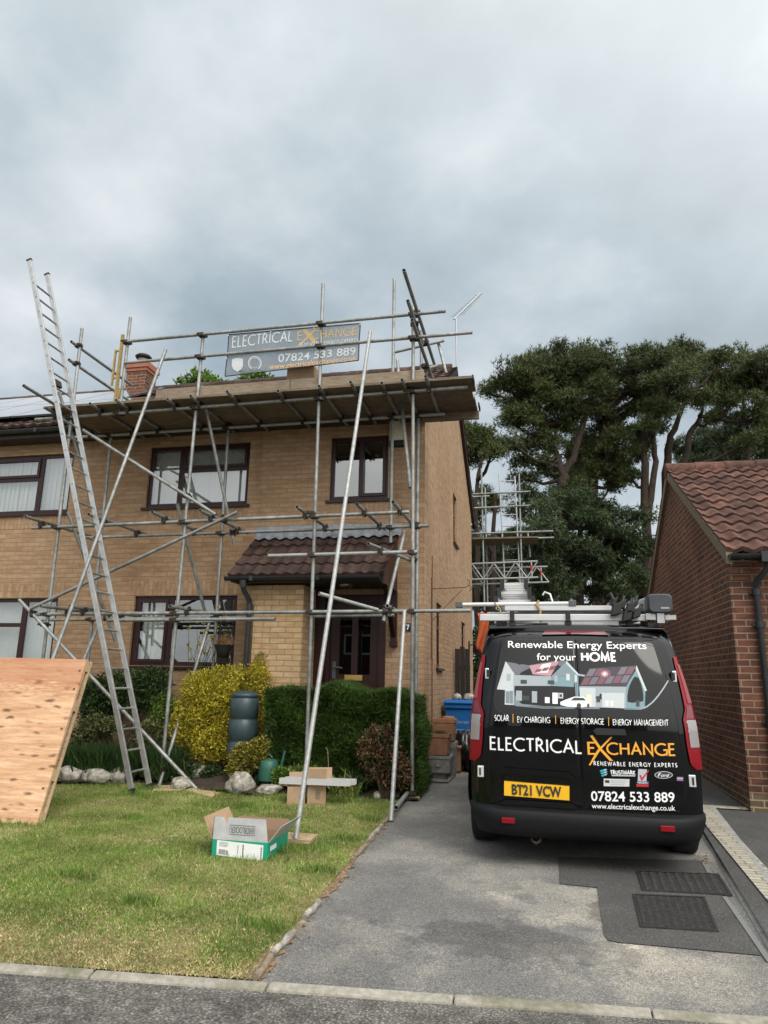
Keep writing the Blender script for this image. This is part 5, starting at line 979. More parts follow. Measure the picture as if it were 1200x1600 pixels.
# printed picture of the two houses on the rear glass
C1 = lambda x, y: (710+x/3.4286, 920+y/3.4286)
def pic(pts, m, k): return vpoly(pts, mt_[m] if m in mt_ else M[m], 'house_picture', k*.00035, C1)
pic([(280,392),(400,410),(520,388),(598,384),(655,455),(318,460)], 'roof', 1); pic([(400,412),(560,388),(515,468),(420,458)], 'pink', 2); pic([(470,405),(520,396),(500,450),(440,450)], 'glow', 3)
for i in range(3): pic([(440+i*38,432-i*8),(472+i*38,427-i*8),(460+i*36,444-i*6),(430+i*36,448-i*6)], 'panel2', 4)
pic([(318,460),(520,468),(600,392),(654,462),(654,628),(318,624)], 'w3', 2); pic([(318,462),(518,470),(518,520),(318,520)], 'w2', 3); pic([(520,468),(598,392),(640,452),(640,526),(520,520)], 'tealw', 3); pic([(275,390),(318,458),(318,622),(270,620),(272,542),(232,538)], 'w1', 3); pic([(275,388),(322,456),(317,466),(275,404),(236,540),(228,538)], 'w1', 4)
pic([(600,386),(664,455),(663,468),(596,398)], 'w1', 4); pic([(664,455),(700,462),(696,470),(664,466)], 'w2', 4); pic([(655,470),(664,468),(664,628),(655,628)], 'tealw', 3)
for q in ((355,487,388,508,'dk'),(500,490,535,512,'dk'),(598,455,618,492,'w1'),(535,465,552,500,'w2'),(276,548,294,612,'w3'),(297,546,314,614,'w3'),(282,455,302,490,'w2'),(415,548,443,610,'w2'),(330,545,362,600,'w2'),(365,572,402,598,'dk'),(485,580,510,612,'white'),(525,556,553,616,'white'),(556,557,582,587,'w1'),(562,564,576,580,'dk'),(643,460,656,502,'w1')): pic([(q[0],q[1]),(q[2],q[1]+1),(q[2],q[3]),(q[0],q[3]-1)], q[4], 5)
pic([(722,426),(974,411),(922,522),(668,520)], 'panel', 2)
for i in range(6):
    for j in range(2):
        if (i, j) in ((2, 0), (3, 0)): continue
        ux, uy = 722+i*42-j*27, 430-i*2.4+j*46; pic([(ux+3,uy),(ux+38,uy-2),(ux+16,uy+38),(ux-20,uy+40)], 'panel2' if (i+j) % 2 else 'roof', 3)
for rr, kk, mm in ((34, 4, 'panel2'), (20, 5, 'pink'), (9, 6, 'white')): disc(804, 456, rr, rr*.8, mt_[mm] if mm in mt_ else mm, kk*.00035, 'house_picture', 16, C1)
pic([(668,522),(918,524),(916,640),(674,632)], 'w2', 2); pic([(668,530),(755,532),(755,634),(676,630)], 'w1', 3); pic([(918,522),(974,430),(1022,546),(1018,642),(916,640)], 'tealw', 2); pic([(974,410),(1030,546),(1018,548),(969,428)], 'w1', 4); pic([(706,566),(734,567),(734,632),(706,630)], 'cream', 4); pic([(760,575),(780,575),(780,606),(760,606)], 'dk', 4); pic([(788,556),(910,558),(908,640),(790,634)], 'w1', 3)
for x in (806, 832): pic([(x,598),(x+20,598),(x+20,630),(x,630)], 'grey', 5)
pic([(972,596),(990,596),(990,630),(972,630)], 'dk', 4)
pic([(567,606),(600,592),(642,577),(692,579),(720,600),(722,624),(690,634),(600,630),(568,621)], 'white', 7); pic([(640,582),(690,584),(706,598),(622,598)], 'dk', 8); disc(666, 626, 12, 15, mt_['dk'], .0031, 'house_picture', 14, C1); disc(716, 624, 6, 11, mt_['dk'], .0031, 'house_picture', 14, C1)
for k in range(8): t0, t1 = k/8, (k+1)/8; q = lambda t: (1000+145*t, 645-150*t**1.7); a_, c_ = q(t0), q(t1); pic([a_, c_, (c_[0]-4, c_[1]-7), (a_[0]-4, a_[1]-7)], 'w2', 1)
pic([(318,612),(480,628),(654,634),(640,642),(470,640),(330,628)], 'w3', 1); pic([(676,634),(1000,640),(1000,648),(676,642)], 'w3', 1)
# number plate, handle, trim
def slab(pts, off0, off1, m, name, parent, conv=None, bev=0):
    q = [vpx(*(conv(*p) if conv else p)) for p in pts]; f = [rp(x, z, off1) for x, z in q]; bk = [rp(x, z, off0) for x, z in q]; n = len(q)
    return MB().add(f+bk, [tuple(range(n))]+[(i, (i+1) % n, n+(i+1) % n, n+i) for i in range(n)]).build(name, M[m], parent, uv=False, bevel=bev)
pl = slab([(160,366),(498,393),(498,466),(160,440)], .005, .03, 'plate', 'number_plate', dl, C4)
a, c = vpx(*C4(200, 433)), vpx(*C4(458, 449)); place_text(text_mesh('BT21 VCW', .032), lambda x, z, k=0: rp(x, z, .032), a, c, .079).build('plate_characters', M['ink'], pl, uv=False)
slab([(118,337),(158,299),(495,326),(535,360),(520,362),(482,341),(166,316),(132,338)], .0, .034, 'paint', 'plate_lip', dl, C4, .008); slab([(140,480),(165,467),(510,488),(530,503)], .0, .024, 'paint', 'plate_lip', dl, C4, .008)
slab([(627,103),(640,95),(780,101),(786,122),(640,120)], .0, .045, 'black', 'handle', drr, C4, .008)
slab([C1(470,246), C1(488,222), C1(650,216), C1(800,226), C1(822,248), C1(650,243)], .0, .024, 'dark_red', 'brake_light', van)
for sgn in (-1, 1):
    rows = [(.78,.955),(.82,.905),(.93,.892),(1.0,.888),(1.17,.890),(1.24,.930),(1.35,.942),(1.5,.955),(1.60,.965),(1.665,.98)]
    uz = lambda z: float(np.interp(z, [r_[0] for r_ in rows], [r_[1] for r_ in rows]))
    def lamp(z0, z1, off, m, name, par, f0=0.0, f1=1.0, wrap=True):
        zs_ = np.linspace(z0, z1, max(3, int((z1-z0)/.03)+2)); cols = list(np.linspace(f0, f1, 6)); b = MB(); vs = []
        for z in zs_:
            u_ = uz(z); r_ = [rp(sgn*hw(z)*(u_+(1-u_)*c), z, off) + Vector((sgn*off*c, 0, 0)) for c in cols]
            if wrap and f1 > .99: r_.append(r_[-1]+Vector((sgn*.012, .10*min(1, (z1-z+.02)/.05 if z > 1.4 else 1), 0)))
            vs += r_
        n = len(vs)//len(zs_); b.add(vs, [(k*n+i, k*n+i+1, (k+1)*n+i+1, (k+1)*n+i) for k in range(len(zs_)-1) for i in range(n-1)], True); return b.build(name, M[m], par, uv=False)
    lm = lamp(.78, 1.665, .012, 'red_lens', 'tail_lamp', van); lamp(.95, 1.16, .016, 'clear_lens', 'lens', lm, .24, .92, False); lamp(1.29, 1.60, .016, 'pink_lens', 'lens', lm, .45, .95, False); lamp(1.17, 1.27, .0155, 'dark_red', 'lens', lm, .2, .8, False)
    for z in (1.02, 1.09):
        b = MB(); pts = [(.24, .05), (.92, -.012), (.92, .0), (.24, .062)]; b.poly([rp(sgn*hw(z+dz_)*(uz(z)+(1-uz(z))*f), z+dz_, .0185) for f, dz_ in pts]); b.build('chrome_strip', M['chrome'], lm, uv=False)
    z = 1.50; c0 = rp(sgn*hw(z)*.915, z, .012); MB().obox(c0, (.016, 0, 0), (0, .012, 0), (0, 0, .045)).build('hinge', M['chrome'], van, bevel=.005); MB().obox(c0-Vector((sgn*.012, .006, 0)), (.014, 0, 0), (0, .012, 0), (0, 0, .03)).build('hinge_bracket', M['black'], van)
    z = .70; c0 = rp(sgn*hw(z)*.905, z, .012); MB().obox(c0, (.026, 0, 0), (0, .010, 0), (0, 0, .045)).build('hinge', M['chrome'], van, bevel=.005); MB().obox(c0-Vector((sgn*-.004, .011, 0)), (.007, 0, 0), (0, .004, 0), (0, 0, .028)).build('hinge_bracket', M['black'], van)
def bump_f(u, v):                                            # v: 0 bottom .. 1 top edge, then back to the doors
    prof = [(.225, .02), (.235, -.05), (.29, -.075), (.36, -.08), (.405, -.075), (.43, -.06), (.445, -.02), (.452, .03)]; i = int(v); z, y = prof[i]
    return Vector((VX+u*(hw(z)+.018), VY+y+.035*u*u+.16*abs(u)**9, VZ+z))
b = MB(); b.grid(bump_f, np.linspace(-1, 1, 49), range(8))
for sgn in (-1, 1):
    e0 = [bump_f(sgn, k) for k in range(8)]; e1 = [p+Vector((sgn*.012, .36, .0)) for p in e0]; b.add(e0+e1, [(i, i+1, 8+i+1, 8+i) for i in range(7)], True)
bp = b.build('bumper', M['bumper'], van, uv=False)
b = MB()
for i in range(46):
    for j in range(2): u = -.76+i*.0338; p = bump_f(u, 5)+Vector((0, .012+j*.018, .006)); b.obox(p, (.011, 0, 0), (0, .006, 0), (0, 0, .002))
b.build('step_tread', M['bumper'], bp, uv=False)
for pp in ((147,557,214,588), (974,603,1046,630)):
    c0 = P(*C4((pp[0]+pp[2])/2, (pp[1]+pp[3])/2), VY-.06); MB().obox((c0.x, c0.y-.003, c0.z), (.052, 0, 0), (0, .012, 0), (0, 0, .021)).build('reflector', M['red_lens'], bp, bevel=.004)
b = MB(); b.path([(VX-.42, VY+.02, .24), (VX-.42, VY-.0, .20), (VX-.39, VY-.01, .185), (VX-.36, VY-.0, .2), (VX-.36, VY+.02, .24)], .012, 8); b.build('towing_eye', M['coupler'], van)
MB().box((VX-.8, VY+.15, .27), (VX+.8, VY+.45, .36)).tube((VX-.85, VY+.92, .33), (VX+.85, VY+.92, .33), .05).build('axle', M['black'], van)
for sgn in (-1, 1):
    for wy in (.92, 3.88):
        cx = VX+sgn*.855; b = MB(); prof = [(.20, -.10), (.29, -.112), (.322, -.10), (.335, -.07), (.335, .07), (.322, .10), (.29, .112), (.20, .10)]; n = 40; vs = []
        for r_, o_ in prof: vs += [Vector((cx+o_, VY+wy+r_*math.cos(2*math.pi*i/n), .335+VZ+r_*math.sin(2*math.pi*i/n))) for i in range(n)]
        b.add(vs, [(k*n+i, k*n+(i+1) % n, (k+1)*n+(i+1) % n, (k+1)*n+i) for k in range(len(prof)-1) for i in range(n)], True); wh = b.build('wheel', M['rubber'], van, uv=False)
        b = MB(); b.tube((cx+sgn*.06, VY+wy, .335), (cx+sgn*.085, VY+wy, .335), .205, 24); 
        for i in range(5): a = 2*math.pi*i/5; dv = Vector((0, math.cos(a), math.sin(a))); b.obox(Vector((cx+sgn*.088, VY+wy, .335))+dv*.11, dv*.1, Vector((1, 0, 0)).cross(dv)*.025, (.012, 0, 0))
        b.build('rim', M['rim'], wh, uv=False)
    z = 1.30; MB().obox((VX+sgn*1.06, VY+3.6, 1.33), (.09, 0, 0), (0, .05, 0), (0, 0, .14)).box((VX+sgn*.93, VY+3.58, 1.2), (VX+sgn*1.0, VY+3.64, 1.26)).build('door_mirror', M['black'], van, bevel=.02)
    b = MB(); b.grid(lambda y, z: Vector((VX+sgn*(hw(z)*wfac(y)*(1 if z < 1.2 else 1+(z-1.2)*.02)+.006), VY+y, VZ+.34+(z-.34)*(ztop(y)-.34)/1.545)), np.linspace(2.75, 3.55, 9), np.linspace(1.25, 1.75, 6)); b.build('side_window', M['vanglass'], van, uv=False)
b = MB(); b.grid(lambda u, y: Vector((VX+u*.72, VY+y, ztop(y)+.03*(1-u*u)+.008)), np.linspace(-1, 1, 9), np.linspace(3.48, 4.1, 8)); b.build('windscreen', M['vanglass'], van, uv=False)
# roof bars with feet, in three rows
for y in (.72, 1.9, 3.0):
    zr = ztop(y)+.03; b = MB(); b.box((VX-.80, VY+y-.03, zr+.065), (VX+.80, VY+y+.03, zr+.105)); rb = b.build('roof_bar', M['alu'], van, bevel=.008)
    f = MB()
    for x in (-.66, .0, .66): f.box((VX+x-.05, VY+y-.04, ztop(y)-.01), (VX+x+.05, VY+y+.04, zr+.064))
    f.build('bar_foot', M['black'], rb, bevel=.01)
RZ0 = ztop(.72)+.135+.005                                    # top of the bars
t = thing('roof_rail_bundle', 'bundle of bright aluminium mounting rails lying crosswise on the van roof bars', 'metal rails', (VX, VY+.72, RZ0))
for k, (x0, x1, y, z) in enumerate(((-.62, .60, .58, 0), (-.58, .66, .64, 0), (-.50, .70, .70, 0), (-.60, .58, .76, 0))):
    MB().box((VX+x0, VY+y, RZ0+z), (VX+x1, VY+y+.045, RZ0+z+.04)).box((VX+x0+.002, VY+y+.01, RZ0+z+.04), (VX+x1-.002, VY+y+.035, RZ0+z+.044)).build('rail', M['alu_bright'], t)
a_, c_ = P(750, 965, VY+.46), P(1046, 963, VY+.46)
t = thing('crosswise_rail', 'wide bright rail strapped crosswise at the back of the van rack', 'metal rail', (VX, VY+.46, a_.z))
MB().box((a_.x, VY+.45, a_.z-.03), (c_.x, VY+.5, a_.z+.03)).build('rail', M['alu_bright'], t, bevel=.006); b = MB()
for x in (-.55, -.05, .48, .66): b.box((VX+x-.03, VY+.44, a_.z-.09), (VX+x+.03, VY+.52, a_.z-.028)); b.box((VX+x-.02, VY+.43, a_.z-.04), (VX+x+.02, VY+.52, a_.z+.06))
b.build('clamp', M['black'], t, bevel=.006); MB().box((P(856, 975, VY+.5).x, VY+.46, P(856, 978, VY+.5).z), (P(966, 975, VY+.5).x, VY+.5, P(856, 969, VY+.5).z)).build('lower_plate', M['alu'], t)
a_, c_ = P(712, 945, VY+.6), P(900, 943, VY+.6)
t = thing('pole', 'slim silver pole with grey end caps lying across the van rack', 'pole', (a_+c_)/2); MB().tube(a_+(c_-a_)*.06, c_-(c_-a_)*.06, .02, 12).build('tube', M['alu_bright'], t)
for p in (a_, c_): d_ = (c_-a_)*(.06 if p is a_ else -.06); MB().box(p-Vector((0, .028, .028)), p+d_+Vector((0, .028, .028))).build('end_cap', M['grey_pvc'], t, bevel=.006)
t = thing('ladder', 'folded aluminium ladder strapped on the left of the van roof rack', 'ladder', (VX-.55, VY+.8, RZ0+.05)); lx0, lx1 = P(776, 950, VY+.75).x, P(833, 950, VY+.75).x
for k in range(3):
    zb = RZ0+.06+k*.085; e_ = .03*k; tilt = .10
    for x in (lx0+e_, lx1-e_): MB().add([(x-.014, VY+.66+.03*k, zb), (x+.014, VY+.66+.03*k, zb), (x+.014, VY+3.6, zb+tilt), (x-.014, VY+3.6, zb+tilt), (x-.014, VY+.66+.03*k, zb+.07), (x+.014, VY+.66+.03*k, zb+.07), (x+.014, VY+3.6, zb+.07+tilt), (x-.014, VY+3.6, zb+.07+tilt)], ((0,3,2,1),(4,5,6,7),(0,1,5,4),(1,2,6,5),(2,3,7,6),(3,0,4,7))).build('stile', M['alu'], t)
    for x in (lx0+e_, lx1-e_): MB().box((x-.02, VY+.64+.03*k, zb-.008), (x+.02, VY+.67+.03*k, zb+.085)).build('end_cap', M['black'], t)
    for i in range(11): y = VY+.72+.03*k+i*.26; zt_ = zb+.036+tilt*(y-VY-.66)/2.94; MB().box((lx0+e_, y-.016, zt_-.014), (lx1-e_, y+.016, zt_+.014)).build('rung', M['alu_bright'], t)
b = MB(); q = P(842, 955, VY+.58); b.path([q+Vector((.0, 0, .1)), q+Vector((-.02, -.01, .06)), q+Vector((.015, -.02, .0)), q+Vector((.0, -.02, -.07)), q+Vector((.02, -.02, -.1))], .012, 6); q = P(783, 955, VY+.58); b.path([q+Vector((-.06, 0, .08)), q+Vector((-.01, -.01, .02)), q+Vector((.01, -.02, -.08))], .008, 6)
tag(b.build('ratchet_strap', M['yellow_paint'], loc=q), 'dirty yellow strap tying the ladder down on the van rack', 'strap')
b = MB(); q = P(848, 930, VY+.9); b.path([q+Vector((-.0, 0, 0)), q+Vector((.02, 0, .03)), q+Vector((.07, 0, .01)), q+Vector((.1, 0, -.1))], .011, 8); tag(b.build('hooked_rod', M['alu_bright'], loc=q), 'pale hooked rod sticking up beside the van roof ladder', 'rod')
cc = P(1031, 943, VY+.40); t = thing('pipe_carrier', 'grey pipe carrier tube with dark end cap on the right of the van rack', 'pipe carrier', cc); hx, hz_ = .105, .085
def rsq(cx, cz, y, k, n=8):
    pts = []
    for qx, qz, a0 in ((1, 1, 0), (-1, 1, 90), (-1, -1, 180), (1, -1, 270)): pts += [Vector((cx+qx*hx*k*.55+hx*k*.45*math.cos(R(a0+90*i/n)), y, cz+qz*hz_*k*.55+hz_*k*.45*math.sin(R(a0+90*i/n)))) for i in range(n+1)]
    return pts
def loft(rings): n = len(rings[0]); return MB().add([p for r_ in rings for p in r_], [(k*n+i, k*n+(i+1) % n, (k+1)*n+(i+1) % n, (k+1)*n+i) for k in range(len(rings)-1) for i in range(n)], True).add(rings[0], [tuple(range(n))])
loft([rsq(cc.x, cc.z, cc.y+.12, .96), rsq(cc.x-.42, cc.z-.02, cc.y+2.7, .96)]).build('tube', speck_mat('pale_grey_plastic', [(0.3, (.25,.26,.265)), (0.7, (.36,.37,.375))], 4, .5, .03), t, uv=False); loft([rsq(cc.x, cc.z, cc.y-.03, .86), rsq(cc.x, cc.z, cc.y-.012, .98), rsq(cc.x, cc.z, cc.y+.01, 1.02), rsq(cc.x, cc.z, cc.y+.13, 1.03), rsq(cc.x, cc.z, cc.y+.13, .97)]).build('end_cap', speck_mat('slate_grey_plastic', [(0.3, (.045,.05,.056)), (0.7, (.065,.07,.077))], 4, .4, .03), t, uv=False)
MB().box((cc.x+.0, cc.y-.034, cc.z-.05), (cc.x+.07, cc.y-.0305, cc.z-.035)).build('maker_mark', M['ink_grey'], t)
b = MB(); b.box((cc.x-.12, cc.y+.02, cc.z-.14), (cc.x-.04, cc.y+.06, cc.z-.083)); b.box((cc.x-.03, cc.y+.0, cc.z-.17), (cc.x+.03, cc.y+.08, cc.z-.084)); b.box((cc.x+.04, cc.y+.02, cc.z-.14), (cc.x+.13, cc.y+.06, cc.z-.10)); b.build('mounting_bracket', M['alu'], t)
random.seed(14)
t = thing('clamp_pile', 'pile of black roof clamps and straps on the van rack', 'clamps', P(975, 960, VY+.4))
for x, y, s in ((963, 952, 1.2), (972, 945, .9), (985, 950, 1.1), (995, 958, 1.0), (960, 940, .7), (980, 962, 1.1), (992, 944, .7)):
    q = P(x, y, VY+.4); MB().obox(q, (.035*s, 0, .01), (0, .04*s, 0), (.012, 0, .045*s)).tube(q, q+Vector((random.uniform(-.06, .06), .03, .08)), .014).build('clamp', M['black'], t, bevel=.01)
b = MB(); q0 = P(746, 958, 8.55); n = 9
b.grid(lambda u, v: q0+Vector((u*.13*(1-.35*v)+.02*math.sin(v*5), .025*math.sin(u*9+v*3), -.42*v-(.08*u if v > .5 else 0))), np.linspace(0, 1, 9), np.linspace(0, 1, 12)); o = b.build('hanging_rag', M['orange'], uv=False, loc=q0); tag(o, 'faded orange rag hanging from the end of a scaffold tube', 'rag'); sm_ = o.modifiers.new('thickness', 'SOLIDIFY'); sm_.thickness = .004
# ---------------------------------------------------------------- foliage builders
def unit(v): return v/np.maximum(np.linalg.norm(v, axis=-1, keepdims=True), 1e-9)
def blob_pts(r, n, blobs, shell=0.55):
    """points in a union of lumpy ellipsoids, thicker towards the surface; blobs = (centre, radii)"""
    vol = np.array([b_[1][0]*b_[1][1]*b_[1][2] for b_ in blobs])**.7; k = r.choice(len(blobs), n, p=vol/vol.sum())
    c = np.array([b_[0] for b_ in blobs])[k]; rad = np.array([b_[1] for b_ in blobs])[k]
    d = unit(r.normal(size=(n, 3))); f = (shell+(1-shell)*r.random(n))**1.0
    f *= 1+.16*np.sin(d[:, 0]*7+k)*np.sin(d[:, 2]*6+2*k)+r.normal(0, .05, n); return c+d*rad*f[:, None], d
def leaves(name, blobs, n, size, m, parent, seed, shell=.5, narrow=.5, up=.4, floor=None):
    r = np.random.default_rng(seed); p, d = blob_pts(r, n, blobs, shell)
    if floor is not None: p[:, 2] = np.maximum(p[:, 2], floor)
    a = unit(r.normal(size=(n, 3))+d*.9+[0, 0, up]); s = unit(np.cross(a, r.normal(size=(n, 3)))); L_ = (size*r.uniform(.6, 1.4, n))[:, None]
    return np_mesh(name, np.stack([p-a*L_*.1, p+a*L_*.4-s*L_*narrow*.5, p+a*L_, p+a*L_*.4+s*L_*narrow*.5], 1), 4, m, parent)
def tufts(name, P0, D, size, k, width, m, parent, seed, spread=.9, up=.35):
    r = np.random.default_rng(seed); n = len(P0); p = np.repeat(P0, k, 0); d = np.repeat(D, k, 0)
    a = unit(r.normal(size=(n*k, 3))*spread+d+[0, 0, up]); s = unit(np.cross(a, r.normal(size=(n*k, 3)))); L_ = (size*r.uniform(.55, 1.3, n*k))[:, None]
    return np_mesh(name, np.stack([p-s*width, p+s*width, p+a*L_], 1), 3, m, parent)
def stems(name, base, tips, r0, m, parent, seed=1):
    rr = random.Random(seed); b = MB()
    for tpt in tips:
        tpt = Vector(tpt); mid = (Vector(base)+tpt)/2+Vector((rr.uniform(-.05, .05), rr.uniform(-.05, .05), .03)); b.path([base, mid, tpt], [r0, r0*.7, r0*.3], 6)
    return b.build(name, M[m], parent, uv=False)
def E_(px, py, Y, rx, ry, rd):                               # an ellipsoid given by survey pixel, depth and pixel radii
    c = P(px, py, Y); ex = abs(P(px+rx, py, Y).x-c.x); ez = abs(P(px, py+ry, Y).z-c.z); return ((c.x, c.y, c.z), (ex, rd, ez))
def bush(name, label, cat, blobs, n, size, m, seed, shell=.5, narrow=.5, group=None, tip=8, up=.4):
    g = np.array([b_[0] for b_ in blobs]); c = g.mean(0); t = thing(name, label, cat, (c[0], c[1], gz(c[1])), group)
    leaves('foliage', blobs, n, size, M[m], t, seed, shell, narrow, up, gz(c[1])+.01)
    rr = random.Random(seed); stems('stem', (c[0], c[1], gz(c[1])-.02), [Vector(rr.choice(blobs)[0])+Vector((rr.uniform(-.12, .12), rr.uniform(-.1, .1), rr.uniform(-.1, .15))) for _ in range(tip)], .022, 'twig', t, seed); return t
M['dull_gold'] = leaf_mat('dull_golden_leaves', [(0.0, (0.05, 0.065, 0.012)), (0.5, (0.16, 0.15, 0.022)), (1.0, (0.40, 0.33, 0.05))], 5.0)
# ---------------------------------------------------------------- garden
b = MB(); b.grid(lambda x, v: Vector((x, 8.35+v*1.5+.12*math.sin(x*2.3)*(1-v), gz(8.6)+.005+.12*min(1, v*3)+.05*math.sin(x*3+v*5))), np.linspace(-9, -1.62, 60), np.linspace(0, .98, 9)); tag(b.build('flower_bed_soil', M['soil']), kind='structure')
bush('golden_privet', 'big golden yellow leafy shrub behind the water butt', 'shrub', [E_(330,1115,9.0,50,52,.36), E_(300,1130,9.0,30,55,.3), E_(352,1075,9.1,50,36,.34), E_(395,1065,9.15,30,30,.28), E_(335,1160,8.95,38,34,.28), E_(318,1080,9.0,34,34,.3), E_(405,1120,9.25,22,55,.25), E_(408,1040,9.2,12,24,.1)], 52000, .031, 'gold_leaf', 41, .5, .5)
bush('golden_privet', 'low dull yellow-green shrub in front of the water butt foot', 'shrub', [E_(385,1184,8.6,27,24,.16), E_(375,1200,8.56,20,18,.14), E_(405,1172,8.62,18,20,.14)], 9000, .034, 'dull_gold', 42, .4, .6).name = 'privet_sucker'
bt = P(381, 1120, 8.82); z0 = gz(8.82)
t = thing('water_butt', 'slate green ribbed water butt with domed lid beside the yellow shrub', 'water butt', (bt.x, bt.y, z0)); zt_ = P(381, 1078, 8.82).z; hh = zt_-z0; zl = hh-.07
pf = [(.165, 0), (.18, .02)]
for k in range(4): a0 = .02+(zl-.04)*k/4; a1 = .02+(zl-.04)*(k+1)/4; pf += [(.164, a0+.010), (.184, a0+.03), (.189, a0+(a1-a0)*.5), (.185, a1-.025), (.166, a1-.008), (.164, a1)]
MB().lathe((bt.x, bt.y, z0), pf+[(.17, zl)], 32).build('barrel', M['butt'], t, uv=False); MB().lathe((bt.x, bt.y, z0+zl), [(.17, -.02), (.178, -.015), (.178, .012), (.165, .03), (.12, .05), (.06, .064), (0.001, .068)], 32).build('lid', M['butt'], t, uv=False); MB().tube((bt.x, bt.y-.18, z0+.12), (bt.x, bt.y-.23, z0+.12), .014).build('tap', M['black'], t)
# conifer hedge
r = np.random.default_rng(50); hx0, hx1, hy0, hy1, hz1 = -3.42, -1.46, 8.66, 9.45, 1.28
n = 26000; side_ = r.random(n); q = np.empty((n, 3)); dd = np.zeros((n, 3)); u = r.random(n); v = r.random(n)
top = side_ < .28; fr = (side_ >= .28) & (side_ < .72); rr_ = (side_ >= .72) & (side_ < .88); lf = side_ >= .88
X_ = hx0+(hx1-hx0)*u; Zv = .1+(hz1-.1)*v
q[top] = np.c_[X_, hy0+(hy1-hy0)*v, np.full(n, hz1)][top]; dd[top] = (0, 0, 1); q[fr] = np.c_[X_, np.full(n, hy0), Zv][fr]; dd[fr] = (0, -1, .4); q[rr_] = np.c_[np.full(n, hx1), hy0+(hy1-hy0)*u, Zv][rr_]; dd[rr_] = (1, 0, .4); q[lf] = np.c_[np.full(n, hx0), hy0+(hy1-hy0)*u, Zv][lf]; dd[lf] = (-1, 0, .4)
q -= dd*(r.random(n)**1.5*.14)[:, None]; lump = .035*(np.sin(q[:, 0]*9+q[:, 2]*4)+np.sin(q[:, 2]*11+q[:, 0]*5)); q += dd*lump[:, None]; q[:, 2] -= .06*np.clip((q[:, 0]-(-1.9))/.4, 0, 1)**2; ed = np.minimum(q[:, 0]-hx0, hx1-q[:, 0]); q[:, 2] -= np.where(top, .12*np.exp(-np.maximum(ed, 0)/.07), 0)
t = thing('conifer_hedge', 'clipped dark green conifer hedge below the front door', 'hedge', (-2.44, 9.05, gz(9))); tufts('foliage', q, dd, .075, 5, .0055, M['hedge'], t, 51, .75, .5)
b = MB()
for i in range(9): x = hx0+.15+i*.21; b.path([(x, 9.05, gz(9)-.02), (x+.03, 9.03, .6), (x, 9.05, 1.1)], [.03, .022, .01], 6)
b.box((hx0+.1, hy0+.12, .12), (hx1-.1, hy1-.1, hz1-.14)); b.build('stem', M['soil'], t)
bush('red_leaved_shrub', 'loose red and green leaved shrub in front of the hedge end', 'shrub', [E_(600,1190,8.5,34,42,.2), E_(580,1170,8.5,22,36,.16), E_(622,1205,8.5,22,30,.16), E_(598,1150,8.52,20,20,.14)], 7000, .036, 'red_leaf', 43, .35, .5)
bush('dark_shrub', 'dark green dense shrub under the left lower window', 'shrub', [E_(205,1080,9.3,50,36,.3), E_(165,1085,9.3,40,34,.3), E_(240,1062,9.4,28,22,.25), E_(150,1110,9.2,25,30,.2), E_(235,1090,9.3,30,25,.2)], 14000, .042, 'dark_leaf', 44, .5, .5)
bush('variegated_shrub', 'low cream-edged variegated shrub left of the ladder', 'shrub', [E_(155,1135,8.95,34,20,.18), E_(130,1150,8.95,24,18,.16), E_(235,1150,9.0,30,26,.16)], 5000, .038, 'variegated', 45, .4, .6)
bush('dark_shrub', 'yellow-tipped shrub glimpsed behind the plywood and the ladder', 'shrub', [E_(140,1075,9.5,14,20,.15), E_(255,1110,9.3,22,30,.2)], 3500, .036, 'broad', 46, .4, .5).name = 'bright_shrub'
for k, (px, py, rx, lab) in enumerate(((120,1170,36,'bushy dark rosemary clump beside the plywood panel'), (168,1172,34,'bushy dark rosemary clump behind the ladder'), (225,1165,34,'dark rosemary clump between ladder and golden shrub'), (262,1180,22,'small dark rosemary clump at the foot of the golden shrub'))):
    c = P(px, 1205, 8.8); w_ = abs(P(px+rx, py, 8.8).x-P(px, py, 8.8).x); r = np.random.default_rng(60+k); n = 900; p = np.c_[c.x+r.normal(0, w_*.5, n), 8.8+r.normal(0, .12, n), np.full(n, gz(8.8)+.06)+r.random(n)*.25]
    t = thing('rosemary', lab, 'herb bush', (c.x, 8.8, gz(8.8)), 'dark spiky herb clumps behind the rocks'); d_ = np.c_[(p[:, 0]-c.x)*1.2, p[:, 1]-8.9, np.full(n, .9)]; tufts('foliage', p, unit(d_), .19, 5, .006, M['spike'], t, 70+k, .35, .5); stems('stem', (c.x, 8.8, gz(8.8)), [(c.x-.1, 8.8, .4), (c.x+.08, 8.75, .42), (c.x, 8.85, .45)], .012, 'twig', t)
